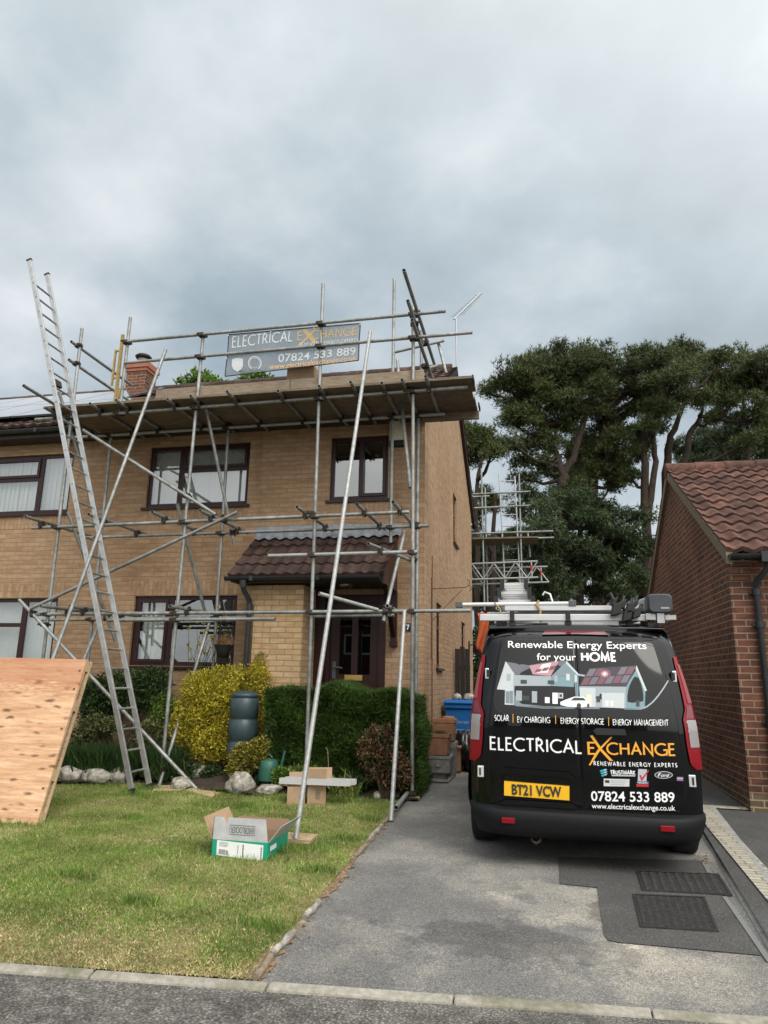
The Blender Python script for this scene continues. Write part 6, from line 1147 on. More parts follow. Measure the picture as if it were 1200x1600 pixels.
# tall thin flowering stems by the window
t = thing('flowering_stems', 'wispy yellow-flowered stems in front of the lower window', 'plant', P(315, 1060, 9.3)); rr = random.Random(4); b = MB(); fl = []
for i in range(13):
    a = P(300+rr.uniform(-12, 40), 1075, 9.3); c = P(288+rr.uniform(0, 70), rr.uniform(965, 1010), 9.3+rr.uniform(-.1, .1)); b.path([a, (a+c)/2+Vector((rr.uniform(-.05, .05), 0, .05)), c], [.005, .004, .002], 5); fl += [c, (a+c*2)/3]
b.build('stem', M['spike'], t, uv=False); leaves('flower', [((p.x, p.y, p.z), (.03, .03, .03)) for p in fl], 240, .028, M['gold_leaf'], t, 5, .2, .8)
t = thing('strap_leaved_plant', 'upright yellow-green strap leaves in front of the hedge', 'plant', P(530, 1215, 8.5)); r = np.random.default_rng(8); V = []
for i in range(34):
    px = 515+r.uniform(0, 45); a = np.array(P(px, 1222, 8.5+r.uniform(-.1, .1))); a[2] = gz(8.5); hgt = r.uniform(.12, .34); ln_ = np.array([r.normal(0, .09), r.normal(0, .05), hgt]); s = np.array([.009, .003, 0])
    V += [a-s, a+s, a+ln_*.65+s*1.2, a+ln_*.65-s*1.2, a+ln_*.65-s*1.2, a+ln_*.65+s*1.2, a+ln_+np.array([ln_[0]*.8, 0, 0])+s*.2, a+ln_+np.array([ln_[0]*.8, 0, 0])-s*.2]
np_mesh('leaf_blades', V, 4, M['iris'], t); b = MB(); a = P(513, 1215, 8.5); b.path([a, P(513, 1190, 8.5), P(512, 1172, 8.5), P(509, 1168, 8.5)], .005, 5); b.build('stem', M['board'], t)
# pot hanging by the window
c = P(349, 1018, 9.2); t = thing('hanging_pot', 'black hanging basket pot of dry stalks by the lower window', 'hanging basket', c); MB().lathe(c, [(.0, -.085), (.075, -.085), (.095, .0), (.135, .085), (.14, .095), (.12, .095), (.1, .06)], 20).build('pot', M['black'], t, uv=False)
b = MB(); hk = P(347, 962, 9.2)
for a in range(3): b.tube(c+Vector((.13*math.cos(a*2.1+.4), .13*math.sin(a*2.1+.4), .09)), hk, .003, 5)
b.build('hanger', M['coupler'], t); r = np.random.default_rng(3); n = 160; p = np.c_[c.x+r.normal(0, .06, n), c.y+r.normal(0, .05, n), np.full(n, c.z+.08)]; tufts('dry_stalks', p, np.tile([0, 0, 1.], (n, 1)), .15, 2, .003, M['dry'], t, 4, .5, .6)
# rocks edging the bed
def rock(px, py, rx, ry, seed, lab, Y=None):
    g = G(px, py+ry*.75); Y = Y or g.y; c = P(px, py, Y); rx_ = abs(P(px+rx, py, Y).x-c.x); rz_ = abs(P(px, py+ry, Y).z-c.z)*1.1; r = np.random.default_rng(seed); bm = bmesh.new(); bmesh.ops.create_icosphere(bm, subdivisions=4, radius=1)
    pl_ = [(unit(r.normal(size=3)), r.uniform(.62, .95)) for _ in range(13)]
    for v in bm.verts:
        p = np.array(v.co)
        for nrm_, d_ in pl_:
            k = p@nrm_
            if k > d_: p = p-nrm_*(k-d_)*.9
        p *= 1+.03*math.sin(p[0]*9+seed)*math.sin(p[2]*8)+.02*math.sin(p[1]*17+p[2]*13); v.co = Vector((p[0]*rx_, p[1]*rx_*.75, p[2]*rz_))
    me = bpy.data.meshes.new('rock'); bm.to_mesh(me); bm.free(); me.materials.append(M['stone'])
    for p in me.polygons: p.use_smooth = True
    o = link('rock', me, None, (c.x, Y, max(c.z, gz(Y)+rz_*.5))); tag(o, lab, 'rock', 'pale rocks edging the flower bed')
for k, a in enumerate(((110,1212,24,16,'grey rock at the left end of the bed by the plywood'), (150,1214,22,15,'rounded pale rock just left of the ladder foot'), (186,1214,15,14,'smaller rock hidden behind the ladder stiles'), (281,1226,18,12,'flat brownish rock beside the timber sole boards'), (313,1212,16,19,'upright pale rock under the golden shrub'), (375,1226,24,20,'largest pale rock with a pointed top'), (399,1216,17,17,'pale rock touching the watering can'), (420,1234,24,10,'low flat grey rock behind the lying rails'), (545,1226,18,12,'grey speckled rock right of the cardboard cartons'), (590,1244,7,8,'small pale rock under the red-leaved shrub'), (502,1226,14,10,'grey rock behind the cardboard cartons'))): rock(*a[:4], 100+k, a[4])
# watering can
c = P(420, 1198, 8.62); t = thing('watering_can', 'green plastic watering can standing among the rocks', 'watering can', (c.x, 8.62, gz(8.62)+.05)); zb = P(420, 1220, 8.62).z
MB().lathe((c.x, c.y, zb), [(0, 0), (.125, 0), (.13, .02), (.125, .15), (.11, .23), (.07, .26), (.05, .26)], 24).build('body', M['can'], t, uv=False); b = MB(); s0 = Vector((c.x+.1, c.y, zb+.06)); b.path([s0, s0+Vector((.07, 0, .14)), s0+Vector((.10, 0, .30))], [.028, .02, .015], 10); b.build('spout', M['can'], t, uv=False)
b = MB(); b.path([(c.x-.11, c.y, zb+.2), (c.x-.16, c.y, zb+.26), (c.x-.12, c.y, zb+.33), (c.x-.02, c.y, zb+.33), (c.x+.04, c.y, zb+.27)], .014, 8); b.build('handle', M['can'], t, uv=False)
# cartons and rails on the lawn
def carton(name, lab, p0, p1, depth, hgt, m='card', flaps=()):
    p0, p1 = Vector(p0), Vector(p1); ex = (p1-p0); ey = Vector((-ex.y, ex.x, 0)).normalized()*depth; ez = Vector((0, 0, hgt)); th = .006
    t = thing(name, lab, 'cardboard box', (p0+p1)/2); b = MB(); o = [p0, p1, p1+ey, p0+ey]; ctr = sum(o, Vector())/4; i_ = [p+(ctr-p)*.03 for p in o]
    for k in range(4): k2 = (k+1) % 4; b.quad(o[k], o[k2], o[k2]+ez, o[k]+ez); b.quad(i_[k], i_[k2], i_[k2]+ez, i_[k]+ez); b.quad(o[k]+ez, o[k2]+ez, i_[k2]+ez, i_[k]+ez)
    b.poly([p+Vector((0, 0, th)) for p in o]); b.build('carton', M[m], t)
    for k, ln_, ang, w0, w1 in flaps:                        # flap on edge k: length, angle above outward horizontal
        k2 = (k+1) % 4; a, c_ = o[k]+ez, o[k2]+ez; out = (c_-a).cross(Vector((0, 0, 1))).normalized(); dv = out*math.cos(R(ang))+Vector((0, 0, 1))*math.sin(R(ang)); a2, c2 = a+(c_-a)*w0, a+(c_-a)*w1; b = MB(); b.prism([a2, c2, c2+dv*ln_, a2+dv*ln_], (out*math.sin(R(ang))-Vector((0, 0, 1))*math.cos(R(ang)))*-.004); b.build('flap', M['card'], t)
    return t, o, ez
g0, g1 = G(448, 1259), G(476, 1259); carton('cardboard_box', 'smaller torn brown carton on the lawn behind the raker', g0, g1, .22, .2, flaps=((2, .13, 75, 0, 1), (3, .1, 10, .1, .9)))
g0, g1 = G(479.5, 1258.5), G(508.5, 1258.5); t, o, ez = carton('cardboard_box', 'taller brown carton with raised flaps on the lawn', g0, g1, .22, .22, flaps=((0, .17, 82, 0, 1), (2, .16, 70, -.3, 1.2)))
MB().obox((o[0]+o[1])/2+Vector((0, -.003, .12)), (.035, 0, 0), (0, .001, 0), (0, 0, .05)).build('tape', M['board'], t)
a_, c_ = P(437, 1229, g0.y-.06), P(548, 1233, g0.y+.02); zr = gz(7.7)+.235; a_.z = c_.z = zr
t = thing('metal_rail', 'pair of bright metal rails laid across the two brown cartons', 'metal rail', (a_+c_)/2); b = MB(); d_ = (c_-a_); 
for k, off in enumerate((0, .11)): s_ = Vector((0, off, 0)); m_ = (a_+c_)/2+s_+Vector((.03*k, 0, .0)); b.obox(m_, d_/2, (0, .028, 0), (0, 0, .004)); b.obox(m_+Vector((0, -.026, .026)), d_/2, (0, .003, 0), (0, 0, .03)); b.obox(m_+Vector((0, .026, .026)), d_/2, (0, .003, 0), (0, 0, .03))
b.build('channel', M['alu_bright'], t)
# green printed carton with grey flap
g0, g1, g2 = G(330, 1341), G(416.5, 1347.5), G(444, 1319); ex = g1-g0; ey = Vector((-ex.y, ex.x, 0)).normalized()*.50; hgt = .145
t = thing('green_carton', 'open green and grey printed carton lying on the lawn', 'cardboard box', g0); o = [g0, g1, g1+ey, g0+ey]; ez = Vector((0, 0, hgt)); ctr = sum(o, Vector())/4; b = MB()
for k in range(4): k2 = (k+1) % 4; b.quad(o[k], o[k2], o[k2]+ez, o[k]+ez)
b.build('carton', M['green_card'], t); b = MB(); i_ = [p+(ctr-p)*.02 for p in o]
for k in range(4): k2 = (k+1) % 4; b.quad(i_[k], i_[k2], i_[k2]+ez, i_[k]+ez); b.quad(i_[k]+ez, i_[k2]+ez, o[k2]+ez, o[k]+ez)
b.poly([p+Vector((0, 0, .008)) for p in i_]); b.build('lining', M['card_in'], t); up = Vector((0, 0, 1)); exn = ex.normalized(); eyn = ey.normalized()
fl = .17; fdir = (up*.98+eyn*.05).normalized(); a, c_ = g0+ez, g1+ez; c3 = c_-ex*.06
fp_ = [a, c_, c3+fdir*fl, a+ex*.27+fdir*fl, a+ex*.23+fdir*fl*.70, a+ex*.17+fdir*fl, a+fdir*fl]; fb = MB(); fb.prism(fp_[:4]+[fp_[4]]+fp_[5:], eyn*.005); fo = fb.build('flap', M['card_grey'], t); fo['label'] = 'grey printed front flap standing up'
def fm(u, v, k=0): return a+ex*u+fdir*(fl*v)-eyn*(.002+k)
b = MB(); 
for q in ((.30,.25,.76,.27),(.30,.66,.76,.68),(.30,.25,.305,.68),(.755,.25,.76,.68)): b.quad(fm(q[0],q[1]), fm(q[2],q[1]), fm(q[2],q[3]), fm(q[0],q[3]))
b.build('printed_frame', M['ink'], fo, uv=False)
vf, ff = gill('BIRDBLOCKER', th=.11); w_ = max(v[0] for v in vf); place_text(([(w_-x, 1-y, z) for x, y, z in vf], ff), fm, (.325, .34), (.735, .34), .25).build('lettering', M['ink'], fo, uv=False)
b = MB(); b.prism([a-exn*.002, a-exn*.002+eyn*.03, a-exn*.002+eyn*.03+fdir*fl, a-exn*.002+fdir*fl], exn*.004); b.prism([g0-exn*.004, g0-exn*.004+eyn*.03, a-exn*.004+eyn*.03, a-exn*.004], exn*.003); b.build('edge_strip', M['ink'], t)
def fr_(u, v, k=0): return g0+ex*u+ez*v-eyn*(.003+k)
b = MB(); b.quad(fr_(.09,.20), fr_(.93,.02), fr_(.93,.86), fr_(.09,.97)); lb_ = b.build('address_label', M['paper'], t, uv=False); b = MB(); rr = random.Random(6)
def lab(u, v, k): return fr_(.09+.84*u, (.20-.18*u)+v*(.77+.07*u), .0005+k)
x = .05
while x < .19: w_ = rr.choice((.004, .007)); b.quad(lab(x,.08,0), lab(x+w_,.08,0), lab(x+w_,.42,0), lab(x,.42,0)); x += w_+rr.choice((.004, .006))
x = .2
while x < .25: b.quad(lab(x,.08,0), lab(x+.005,.08,0), lab(x+.005,.40,0), lab(x,.40,0)); x += .009
for k in range(4): b.quad(lab(.05,.62+.08*k,0), lab(.22+.03*(k%2),.62+.08*k,0), lab(.22+.03*(k%2),.645+.08*k,0), lab(.05,.645+.08*k,0))
for k in range(9): b.quad(lab(.555,.10+.09*k,0), lab(.585,.10+.09*k,0), lab(.585,.165+.09*k,0), lab(.555,.165+.09*k,0))
for k in range(5): b.quad(lab(.45,.3+.11*k,0), lab(.47,.3+.11*k,0), lab(.47,.36+.11*k,0), lab(.45,.36+.11*k,0))
for k in range(7): b.quad(lab(.945,.12+.11*k,0), lab(.975,.12+.11*k,0), lab(.975,.19+.11*k,0), lab(.945,.19+.11*k,0))
b.build('barcode', M['ink'], lb_, uv=False)
def rflap(name, p, q, ln_, dv, m, lab_): dv = Vector(dv).normalized(); b = MB(); p, q = Vector(p), Vector(q); b.prism([p, q, q+dv*ln_, p+dv*ln_], (q-p).cross(dv).normalized()*.004); f = b.build(name, M[m], t); f['label'] = lab_
rflap('flap', o[3]+ez, o[0]+ez, .19, -exn*.55+up*.9+eyn*.1, 'card', 'plain brown left flap folded outwards'); rflap('flap', o[2]+ez, o[3]+ez, .09, eyn*.15+up, 'card_in', 'brown back flap standing up')
rflap('flap', g1+ez+exn*.004, o[2]+ez+exn*.004, .17, exn*.62+up*.75, 'card_grey', 'narrow right flap folded outwards'); b = MB(); b.obox((g1+o[2])/2+ez*.6+exn*.004-eyn*.12, eyn*.07, exn*.001, up*.018); b.build('small_label', M['paper'], t)
# timber sole boards
def sole(pts, lab, h=.035):
    ps = [G(*p) for p in pts]; ps = [Vector((p.x, p.y, gz(p.y)+.012)) for p in ps]; tag(MB().prism(ps, (0, 0, h)).build('sole_board', M['timber'], loc=ps[0], bevel=.003), lab, 'timber board', 'timber boards under the scaffold feet')
sole(((428,1318),(484,1322),(497,1312),(446,1308)), 'pale timber sole board under the long raker foot'); sole(((238,1238),(285,1238),(290,1231),(250,1231)), 'narrow timber board under the two left scaffold feet', .02)
sole(((290,1238),(330,1249),(343,1243),(303,1233)), 'split timber board lying right of the left scaffold feet', .02); sole(((634,1251),(655,1251),(656,1247),(636,1247)), 'small orange timber offcut under the corner standard', .02)
# plywood panel leaning back
t = thing('plywood_panel', 'large knotty plywood sheet on a timber frame leaning on the lawn', 'plywood panel', (-5.9, 6.3, gz(6.3))); br, tr_ = G(57, 1291), P(137, 1029, 6.80); br.z = gz(br.y)+.014; bl_ = br+Vector((-2.44, -.05, 0)); tl_ = tr_+Vector((-2.44, -.05, -.01)); upv = (tr_-br).normalized(); exv = (br-bl_).normalized(); nv = exv.cross(upv).normalized()
if nv.y > 0: nv = -nv
Hh = (tr_-br).length; W_ = 2.44; ctr = (br+tl_)/2
shm = MB(); shm.obox(Vector((0, 0, 0)), (W_/2, 0, 0), (0, .009, 0), (0, 0, Hh/2)); me_o = shm.build('sheet', M['ply'], None); me_o.parent = t; me_o.matrix_local = Matrix.Translation(ctr+nv*.0-Vector(t.location)) @ Matrix((exv, -nv, upv)).transposed().to_4x4()
def fram(cx, cz, w_, h_, d0, d1, name): c = ctr+exv*cx+upv*cz-nv*((d0+d1)/2+.0095); MB().obox(c, exv*w_/2, nv*(d1-d0)/2, upv*h_/2).build(name, M['timber'], t, bevel=.003)
fram(W_/2-.02, 0, .038, Hh-.006, 0, .018, 'frame_batten')
for z in (-Hh/2+.07, -Hh*.22, Hh*.2, Hh/2-.07): fram(0, z, W_-.004, .11, .0185, .072, 'cross_batten')
fram(W_/2-.02, 0, .038, Hh-.006, .0725, .10, 'frame_batten'); fram(-W_/2+.02, 0, .038, Hh-.006, 0, .022, 'frame_batten')
b = MB(); p = ctr+exv*.4+upv*Hh*.3-nv*.08; b.obox((p+Vector((p.x, p.y+.75, gz(7.6))))/2, (.03, 0, 0), ((Vector((p.x, p.y+.75, gz(7.6)))-p)/2), (0, .02, .02)); b.build('prop', M['timber'], t)
b = MB()
for z in (-.42, -.3, .05, .3, .42): b.obox(ctr+exv*(W_/2-.045)+upv*(Hh*z)+nv*.0095, exv*.012, upv*.009, nv*.002)
b.build('nail_plate', M['rust'], t)
# planters along the side wall, bin, bag
def trough(lab, x, y, z, w_, d_, h_, m, cat='planter', grp='planters stacked by the side wall'):
    t = thing('planter', lab, cat, (x, y, z), grp); q = lambda k, zz_: [(x-w_*k/2, y-d_*k/2, zz_), (x+w_*k/2, y-d_*k/2, zz_), (x+w_*k/2, y+d_*k/2, zz_), (x-w_*k/2, y+d_*k/2, zz_)]; b = MB()
    rg = [q(.84, z), q(.95, z+h_*.82), q(1.0, z+h_*.82), q(1.0, z+h_), q(.86, z+h_), q(.82, z+h_*.85)]; b.add([p for r_ in rg for p in r_], [(k*4+i, k*4+(i+1) % 4, k*4+4+(i+1) % 4, k*4+4+i) for k in range(5) for i in range(4)]+[(3, 2, 1, 0)]); b.build('trough', M[m], t, bevel=.006); MB().quad(*q(.85, z+h_*.86)).build('soil_fill', M['soil'], t); return t
X0 = WX+.2; g_ = gz(10.1)
t = trough('grey stone planter on a pedestal at the bottom of the stack', X0, 10.05, g_+.12, .34, .4, .22, 'concrete'); MB().box((X0-.09, 9.95, g_), (X0+.09, 10.2, g_+.12)).box((X0-.14, 9.9, g_), (X0+.14, 10.25, g_+.035)).build('pedestal', M['concrete'], t, bevel=.008); b = MB(); c = Vector((X0, 10.05-.185, g_+.24)); b.tube(c-Vector((0, .01, 0)), c+Vector((0, .02, 0)), .045, 12); b.build('relief', M['concrete'], t)
t = trough('terracotta trough of weeds sitting on the grey stone planter', X0-.02, 10.05, g_+.345, .32, .36, .28, 'terra'); r = np.random.default_rng(2); n = 120; tufts('weeds', np.c_[X0+r.normal(0, .07, n), 10.05+r.normal(0, .07, n), np.full(n, g_+.6)], np.tile([0, 0, 1.], (n, 1)), .07, 3, .004, M['spike'], t, 3, .9)
trough('terracotta trough at the back top of the planter stack', X0+.02, 10.42, g_+.5, .32, .3, .3, 'terra'); trough('grey block standing behind the stone planter under the rear trough', X0+.02, 10.42, g_, .34, .3, .49, 'concrete')
def cpot(lab, x, y, z, r0, h_): t = thing('clay_pot', lab, 'plant pot', (x, y, z), 'clay pots beside the planters'); MB().lathe((x, y, z), [(0, 0), (r0*.92, 0), (r0*.9, h_*.1), (r0*.86, h_*.5), (r0*.9, h_*.86), (r0*1.04, h_*.88), (r0*1.04, h_), (r0*.82, h_), (r0*.8, h_*.5)], 24).build('pot', M['terra'], t, uv=False)
x1 = P(701, 1190, 10.7).x; cpot('tall clay chimney pot standing on the drive beside the planters', x1, 10.7, gz(10.7), .085, .42); cpot('tall clay chimney pot stacked on top of another', x1, 10.7, gz(10.7)+.425, .085, .38); x2 = P(712.5, 1190, 10.9).x; cpot('short clay pot nearest the black bag', x2, 10.9, gz(10.9), .085, .38)
cb = P(720, 1100, 11.6); bx0, bx1 = P(694, 1100, 11.6).x, P(747, 1100, 11.6).x; zt_ = P(720, 1094, 11.6).z; g_ = gz(11.6)
t = thing('wheelie_bin', 'blue wheelie bin with stones on its lid beside the van', 'wheelie bin', ((bx0+bx1)/2, 11.9, g_)); cx = (bx0+bx1)/2; wb = (bx1-bx0)/2; q = lambda k, zz_, o_=0: [(cx-wb*k, 11.6-o_+(1-k)*.2, zz_), (cx+wb*k, 11.6-o_+(1-k)*.2, zz_), (cx+wb*k, 12.25, zz_), (cx-wb*k, 12.25, zz_)]; b = MB(); rg = [q(.78, g_+.06), q(.93, zt_-.14), q(1.0, zt_-.13, .02), q(1.0, zt_-.06, .02)]; b.add([p for r_ in rg for p in r_], [(k*4+i, k*4+(i+1) % 4, k*4+4+(i+1) % 4, k*4+4+i) for k in range(3) for i in range(4)]+[(3, 2, 1, 0)]); b.build('bin_body', M['blue'], t, bevel=.015)
b = MB(); rg = [q(1.03, zt_-.058, .04), q(1.03, zt_-.03, .04), q(.97, zt_, .0)]; b.add([p for r_ in rg for p in r_], [(k*4+i, k*4+(i+1) % 4, k*4+4+(i+1) % 4, k*4+4+i) for k in range(2) for i in range(4)]+[(8, 9, 10, 11), (3, 2, 1, 0)]); b.build('lid', M['blue'], t, bevel=.012)
for s in (-1, 1): MB().tube((cx+s*wb*.62, 12.2, g_+.1), (cx+s*wb*.75, 12.2, g_+.1), .1, 16).build('wheel', M['rubber'], t)
b = MB(); ym = 11.6+.075; place_text(text_mesh('Dorset', .0), lambda x, z, k=0: Vector((x, 11.6+(zt_-.14-z)*.045-.002+.014, z)), (cx-.09, zt_-.36), (cx+.12, zt_-.36), .055).build('lettering', M['ink_grey'], t, uv=False)
b = MB(); f_ = lambda x, z: Vector((x, 11.6+(zt_-.14-z)*.045+.011, z)); 
for q_ in ((-.09,-.46,.13,-.45),(-.09,-.64,.13,-.63),(-.09,-.64,-.08,-.45),(.12,-.64,.13,-.45)): b.quad(f_(cx+q_[0], zt_+q_[1]), f_(cx+q_[2], zt_+q_[1]), f_(cx+q_[2], zt_+q_[3]), f_(cx+q_[0], zt_+q_[3]))
b.poly([f_(cx-.06, zt_-.60), f_(cx+.02, zt_-.58), f_(cx+.11, zt_-.53), f_(cx+.05, zt_-.52), f_(cx-.02, zt_-.53), f_(cx-.06, zt_-.55)]); b.build('printed_panel', M['ink_grey'], t, uv=False)
def lump(name, lab, cat, c, rx, ry, rz, m, seed, grp=None, crump=.08):
    bm = bmesh.new(); bmesh.ops.create_icosphere(bm, subdivisions=4, radius=1); r = random.Random(seed); f = [(Vector((r.uniform(-1, 1), r.uniform(-1, 1), r.uniform(-1, 1)))*r.uniform(3, 9), r.uniform(0, 6)) for _ in range(8)]
    for v in bm.verts: k = 1+crump*sum(math.sin(v.co.dot(a)+p) for a, p in f)/3; v.co = Vector((v.co.x*rx*k, v.co.y*ry*k, max(v.co.z, -.55)*rz*k))
    me = bpy.data.meshes.new(name); bm.to_mesh(me); bm.free(); me.materials.append(m)
    for p in me.polygons: p.use_smooth = True
    o = link(name, me, None, c); return tag(o, lab, cat, grp)
for px, lab, rx in ((714, 'pale stone on the blue bin lid, left one', .075), (733, 'wider pale stone on the blue bin lid beside the van', .1)): c = P(px, 1092, 11.85); lump('stone', lab, 'stone', (c.x, 11.85, zt_+.04), rx, .07, .065, M['stone'], int(px), 'stones on the bin lid')
M['bag'] = mat('black_plastic_bag', (.008, .008, .009), .25); c = P(728, 1170, 11.1); lump('bin_bag', 'crumpled black plastic bag slumped between the bin and the van', 'plastic bag', (c.x-.02, 11.1, gz(11.1)+.22), .2, .2, .36, M['bag'], 5, crump=.22)
# ---------------------------------------------------------------- trees
def pine(name, label, Y, trunks, clusters, seed, m='pine', dens=1.0, size=.30, grp=None, upb=.35, limb=True):
    r = np.random.default_rng(seed); base = P(trunks[0][0][0], trunks[0][0][1], Y); base.z = gz(14)-.1; s = (P(601, 800, Y)-P(600, 800, Y)).length
    t = thing(name, label, 'tree', (base.x, Y, gz(14)), grp); b = MB(); nodes = []
    for k, tr_ in enumerate(trunks):
        pts = [P(x, y, Y) for x, y, _ in tr_]; rad = [w_*s*.82 for _, _, w_ in tr_]
        if k == 0: pts = [base]+pts; rad = [rad[0]*1.25]+rad
        dp = []; dr_ = []
        for i in range(len(pts)-1):
            for j in range(4): dp.append(pts[i].lerp(pts[i+1], j/4)+Vector((r.normal(0, .03), r.normal(0, .05) if i else 0, 0))); dr_.append(rad[i]+(rad[i+1]-rad[i])*j/4)
        dp.append(pts[-1]); dr_.append(rad[-1]); b.path(dp, dr_, 9); nodes += [p for p in dp if p.z > base.z+3.0]
    b.build('trunk', M['bark'], t, uv=False); bl = []; lb_ = MB()
    for cxp, cyp, rx, ry in clusters:
        (c, rad) = E_(cxp, cyp, Y+r.normal(0, .9), rx, ry, rx*s*.9); c = Vector(c); bl.append((c, rad))
        if limb and nodes:
            near = sorted(nodes, key=lambda p: (p-c).length+(2.0 if p.z > c.z else 0))[:3]; p = near[int(r.integers(len(near)))]; mid = p.lerp(c, .5)+Vector((0, 0, -.25)); lb_.path([p, p.lerp(mid, .6), mid, mid.lerp(c, .7), c+Vector((0, 0, rad[2]*.3))], [.10, .085, .07, .045, .02], 6)
            for _ in range(5): q = c+Vector((r.uniform(-1, 1)*rad[0], r.uniform(-1, 1)*rad[1], r.uniform(-.3, .8)*rad[2])); w0 = mid.lerp(c, r.uniform(.2, .8)); lb_.path([w0, w0.lerp(q, .5)+Vector((0, 0, -.08)), q], [.035, .025, .01], 5)
    if lb_.v: lb_.build('limb', M['bark'], t, uv=False)
    for _ in range(int(len(bl)*.9)):                         # filler sprays between neighbouring clusters
        i, j = r.integers(len(bl)), r.integers(len(bl)); ci, cj = bl[i][0], bl[j][0]
        if (ci-cj).length < 4.2*max(1, Y/30): bl.append((ci.lerp(cj, r.uniform(.3, .7))+Vector((0, r.uniform(-.8, .8), r.uniform(-.25, .35))), tuple(np.array(bl[i][1])*r.uniform(.55, .9))))
    # each cluster is a cloud of smaller sprays, each spray a handful of needle tufts
    P0, D0 = [], []
    for c, rad in bl:
        vol = rad[0]*rad[2]; ns = max(6, int(38*vol*dens)); d = unit(r.normal(size=(ns, 3))); f = r.random(ns)**.45*np.where(r.random(ns) < .16, r.uniform(1.1, 1.5, ns), 1); sc_ = np.array(c)+d*np.array(rad)*f[:, None]
        for q in sc_: k = int(r.integers(26, 52)); dd_ = unit(r.normal(size=(k, 3))); P0.append(q+dd_*r.uniform(.08, .5, (k, 1))*[1, 1, .6]); D0.append(dd_*.6+d[:1]*.3)
    P0 = np.concatenate(P0); D0 = np.concatenate(D0); tufts('crown', P0, D0, size*.70, 6, .017, M[m], t, seed+1, .7, upb); return t
pine('pine_tree', 'forked pine with red-brown trunk and wide flat crown nearest the house', 30, [[(884,960,10),(880,880,9.5),(879,760,9),(878,740,9)],[(878,742,7),(864,696,6),(845,650,5),(835,615,3)],[(880,742,7),(897,712,6),(908,675,5.5),(918,640,4),(932,600,2.5)]],
     [(870,600,40,22),(835,600,34,18),(880,650,26,16),(850,690,26,14),(820,745,18,12),(785,604,28,14),(812,588,30,16),(845,566,34,20),(880,556,28,16),(915,562,32,20),(905,590,38,20),(850,600,40,20),(800,625,30,14),(820,650,30,16),(790,655,22,12),(795,690,28,14),(830,690,26,16),(860,665,20,12),(940,600,26,18),(925,640,24,14),(890,630,22,12),(815,720,22,12),(850,725,16,10),(768,612,14,8),(945,572,22,16)], 200, dens=1.05)
pine('pine_tree', 'pine standing right of the forked one with a broad domed crown', 32, [[(940,960,9),(933,860,8),(925,760,6),(935,700,5),(950,640,3)]],
     [(900,760,26,16),(985,675,20,14),(940,660,26,16),(965,580,34,20),(1000,562,32,18),(985,600,36,20),(950,625,28,16),(1010,610,28,18),(985,640,26,14),(930,700,28,18),(960,690,26,16),(975,720,26,16),(930,735,30,18),(965,750,26,14),(905,715,20,14),(1025,585,20,16)], 210, dens=1.0)
pine('pine_tree', 'twin-stemmed slim pine rising behind the garage ridge end', 31, [[(1014,960,9),(1012,860,8),(1008,760,7),(1006,690,6),(1012,640,4)],[(1013,800,6),(1024,720,5),(1020,680,4),(1030,640,2.5)]],
     [(1000,690,14,18),(985,745,14,12),(1035,560,32,18),(1070,548,30,14),(1055,585,34,18),(1085,575,28,16),(1030,615,28,16),(1065,620,28,16),(1040,640,20,12),(1020,665,16,10)], 220, dens=1.05)
pine('pine_tree', 'pine leaning right with a long bare limb above the garage roof', 33, [[(1045,960,8),(1043,820,7.5),(1040,740,7),(1046,690,6),(1062,650,4),(1075,610,2.5)],[(1050,760,6),(1070,720,6),(1080,675,5),(1095,650,4),(1150,660,3),(1195,655,2)]],
     [(1105,565,30,16),(1130,560,28,14),(1165,562,30,16),(1195,566,30,18),(1120,595,32,18),(1160,600,34,18),(1195,605,28,18),(1100,620,24,14),(1140,625,22,12),(1180,632,24,12),(1210,590,24,18),(1170,690,24,14),(1110,655,14,8)], 230, dens=1.05)
pine('pine_tree', 'small pine showing past the house gable end', 27, [[(745,900,5),(742,780,4),(748,740,3.5),(757,700,3)]], [(742,690,18,14),(752,678,14,10),(764,690,16,10),(735,715,10,12),(770,705,10,8),(730,672,14,10)], 240, dens=1.3, size=.26)
pine('conifer', 'dense dark conifer filling the gap above the van roof', 26, [[(905,1000,9),(905,900,7),(905,800,3)]], [(815,800,20,12),(800,838,22,14),(828,772,18,10),(820,870,20,14),(1000,805,14,12),(1008,850,12,16),(1000,900,14,16),(860,790,26,12),(895,775,30,13),(930,790,34,13),(965,800,26,12),(880,815,40,15),(925,822,36,14),(975,830,26,12),(865,845,30,14),(905,850,38,15),(950,855,34,14),(985,850,16,10),(880,880,30,15),(920,885,36,15),(960,885,26,14),(890,912,24,13),(935,918,30,14),(970,910,20,12),(850,815,20,12)], 250, 'pine_deep', 1.0, .28, upb=.0)
pine('conifer', 'weeping conifer with hanging branchlets behind the rear scaffold', 24, [[(850,1000,6),(850,900,4),(850,790,2)]], [(850,790,16,16),(845,825,22,20),(858,850,24,24),(842,870,22,26),(858,905,24,28),(838,915,18,24),(800,880,18,20),(815,845,14,14),(865,935,20,18)], 260, 'pine_deep', 1.3, .24, upb=-.9)
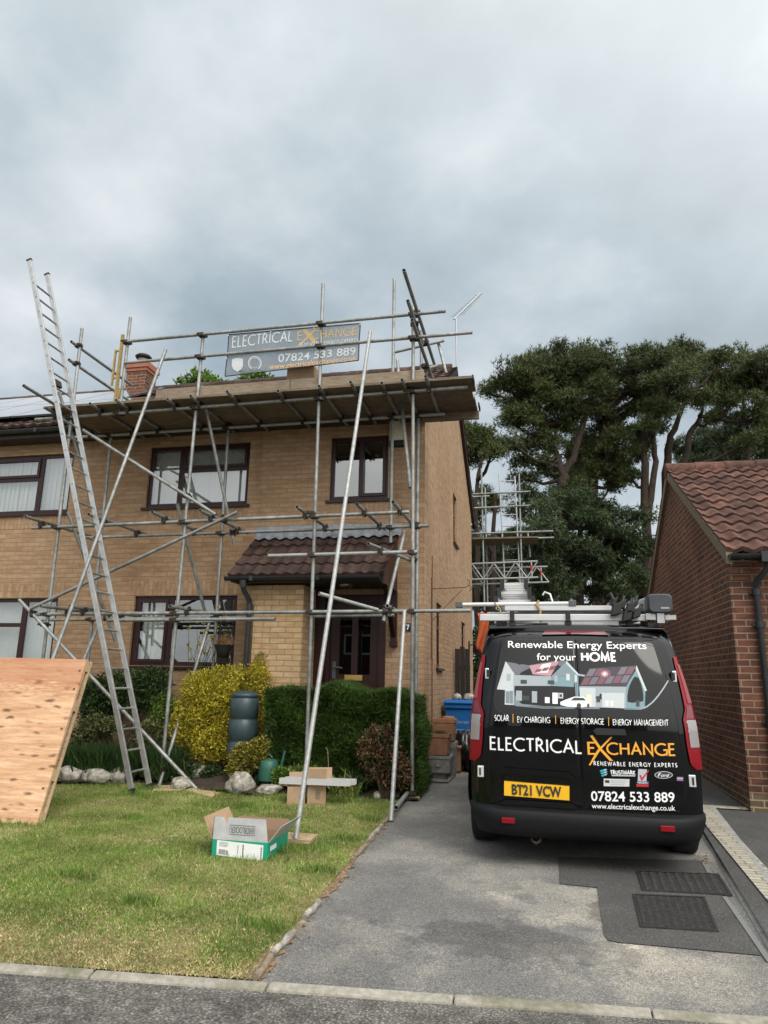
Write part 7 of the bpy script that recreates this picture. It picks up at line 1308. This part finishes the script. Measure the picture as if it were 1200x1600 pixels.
for k, (px, Y_, cl_, lab) in enumerate(((770, 40, [(755,770,14,16),(770,790,20,16),(745,800,14,14)], 'small round tree between the house and the rear scaffold'), (760, 45, [(750,850,24,20),(775,870,26,22),(800,840,20,16),(740,880,20,24),(765,915,34,22),(795,905,26,22),(745,940,20,18)], 'far tree with thin foliage below the rear scaffold boards'), (1000, 48, [(985,900,24,22),(1010,880,20,24),(965,930,30,20),(1005,930,24,18),(1020,905,14,30)], 'far dark tree seen between the pine trunks'), (1110, 46, [(1075,700,32,18),(1110,690,36,20),(1150,700,36,20),(1190,700,34,22),(1130,720,36,16),(1090,725,28,14),(1180,730,36,14)], 'dark spreading tree right behind the garage ridge'), (930, 44, [(900,690,30,18),(935,720,34,20),(900,740,34,18),(950,660,26,16),(860,740,24,12),(960,745,20,14),(880,775,40,14)], 'dark tree filling the gap between the two big pines'), (1165, 38, [(1150,655,26,14),(1185,660,26,16),(1120,680,20,12),(1200,690,20,16)], 'tree with sparse twigs over the garage ridge'))):
    pine('background_tree', lab, Y_, [[(px,980,6),(px,900,5),(px+3,cl_[0][1],3)]], cl_, 300+k*7, 'pine_deep' if k != 0 else 'pine', .8, .34, grp='trees far behind the garage and house')
t = thing('leafy_tree', 'bright green leafy tree showing over the house ridge', 'tree', P(340, 700, 19)); cl_ = [E_(318,594,19,20,9,.8), E_(298,602,19,20,7,.6), E_(335,600,19,14,8,.7), E_(392,593,19,18,7,.7), E_(412,592,19,16,6,.6), E_(360,612,19,40,10,.8)]
leaves('crown', cl_, 2600, .12, M['broad'], t, 77, .3, .6); stems('trunk', P(345, 760, 19), [Vector(c[0]) for c in cl_]*2, .12, 'bark', t); b = MB(); p = P(345, 760, 19); b.tube((p.x, 19, gz(14)-.1), p, .2, 10, .14); b.build('bole', M['bark'], t)

for k, (cl_, Y_, lab) in enumerate((([(750,1010,18,30),(745,1060,16,30),(770,1000,20,26),(790,970,24,20)], 20.5, 'green bush at the end of the drive behind the orange rag'), ([(1010,985,20,22),(985,980,24,18),(1020,950,14,20),(955,975,26,18)], 24, 'dark bush behind the van roof by the garage gable'))):
    bl_ = [E_(a, b_, Y_, c_, d_, .8) for a, b_, c_, d_ in cl_]; c = bl_[0][0]; t = thing('background_bush', lab, 'bush', (c[0], Y_, gz(14)), 'bushes at the far end of the drive'); bl_.append(((c[0], Y_, 1.0), (.9, .7, 1.0))); leaves('foliage', bl_, 6000, .12, M['dark_leaf'], t, 500+k, .3, .55, .3, gz(14)); stems('stem', (c[0], Y_, gz(14)-.05), [Vector(q[0]) for q in bl_], .05, 'bark', t)
cov = [E_(290,1205,8.75,26,18,.16), E_(262,1205,8.8,20,16,.15), E_(330,1210,8.75,16,14,.12), E_(440,1212,8.55,16,14,.1), E_(560,1222,8.6,22,12,.12), E_(475,1208,8.55,24,12,.12)]
for k, bl in enumerate(cov): bush('bed_plant', ('leafy green plant by the scaffold feet under the golden shrub', 'green plant hiding the base of the left scaffold standard', 'small green plant between two rocks by the water butt', 'grassy green plant beside the watering can', 'low plant between the grey rock and the red-leaved shrub', 'low green plant behind the brown cartons')[k], 'plant', [bl], 1500, .035, 'broad' if k % 2 else 'dark_leaf', 600+k, .3, .5, 'small plants along the bed edge', 3)
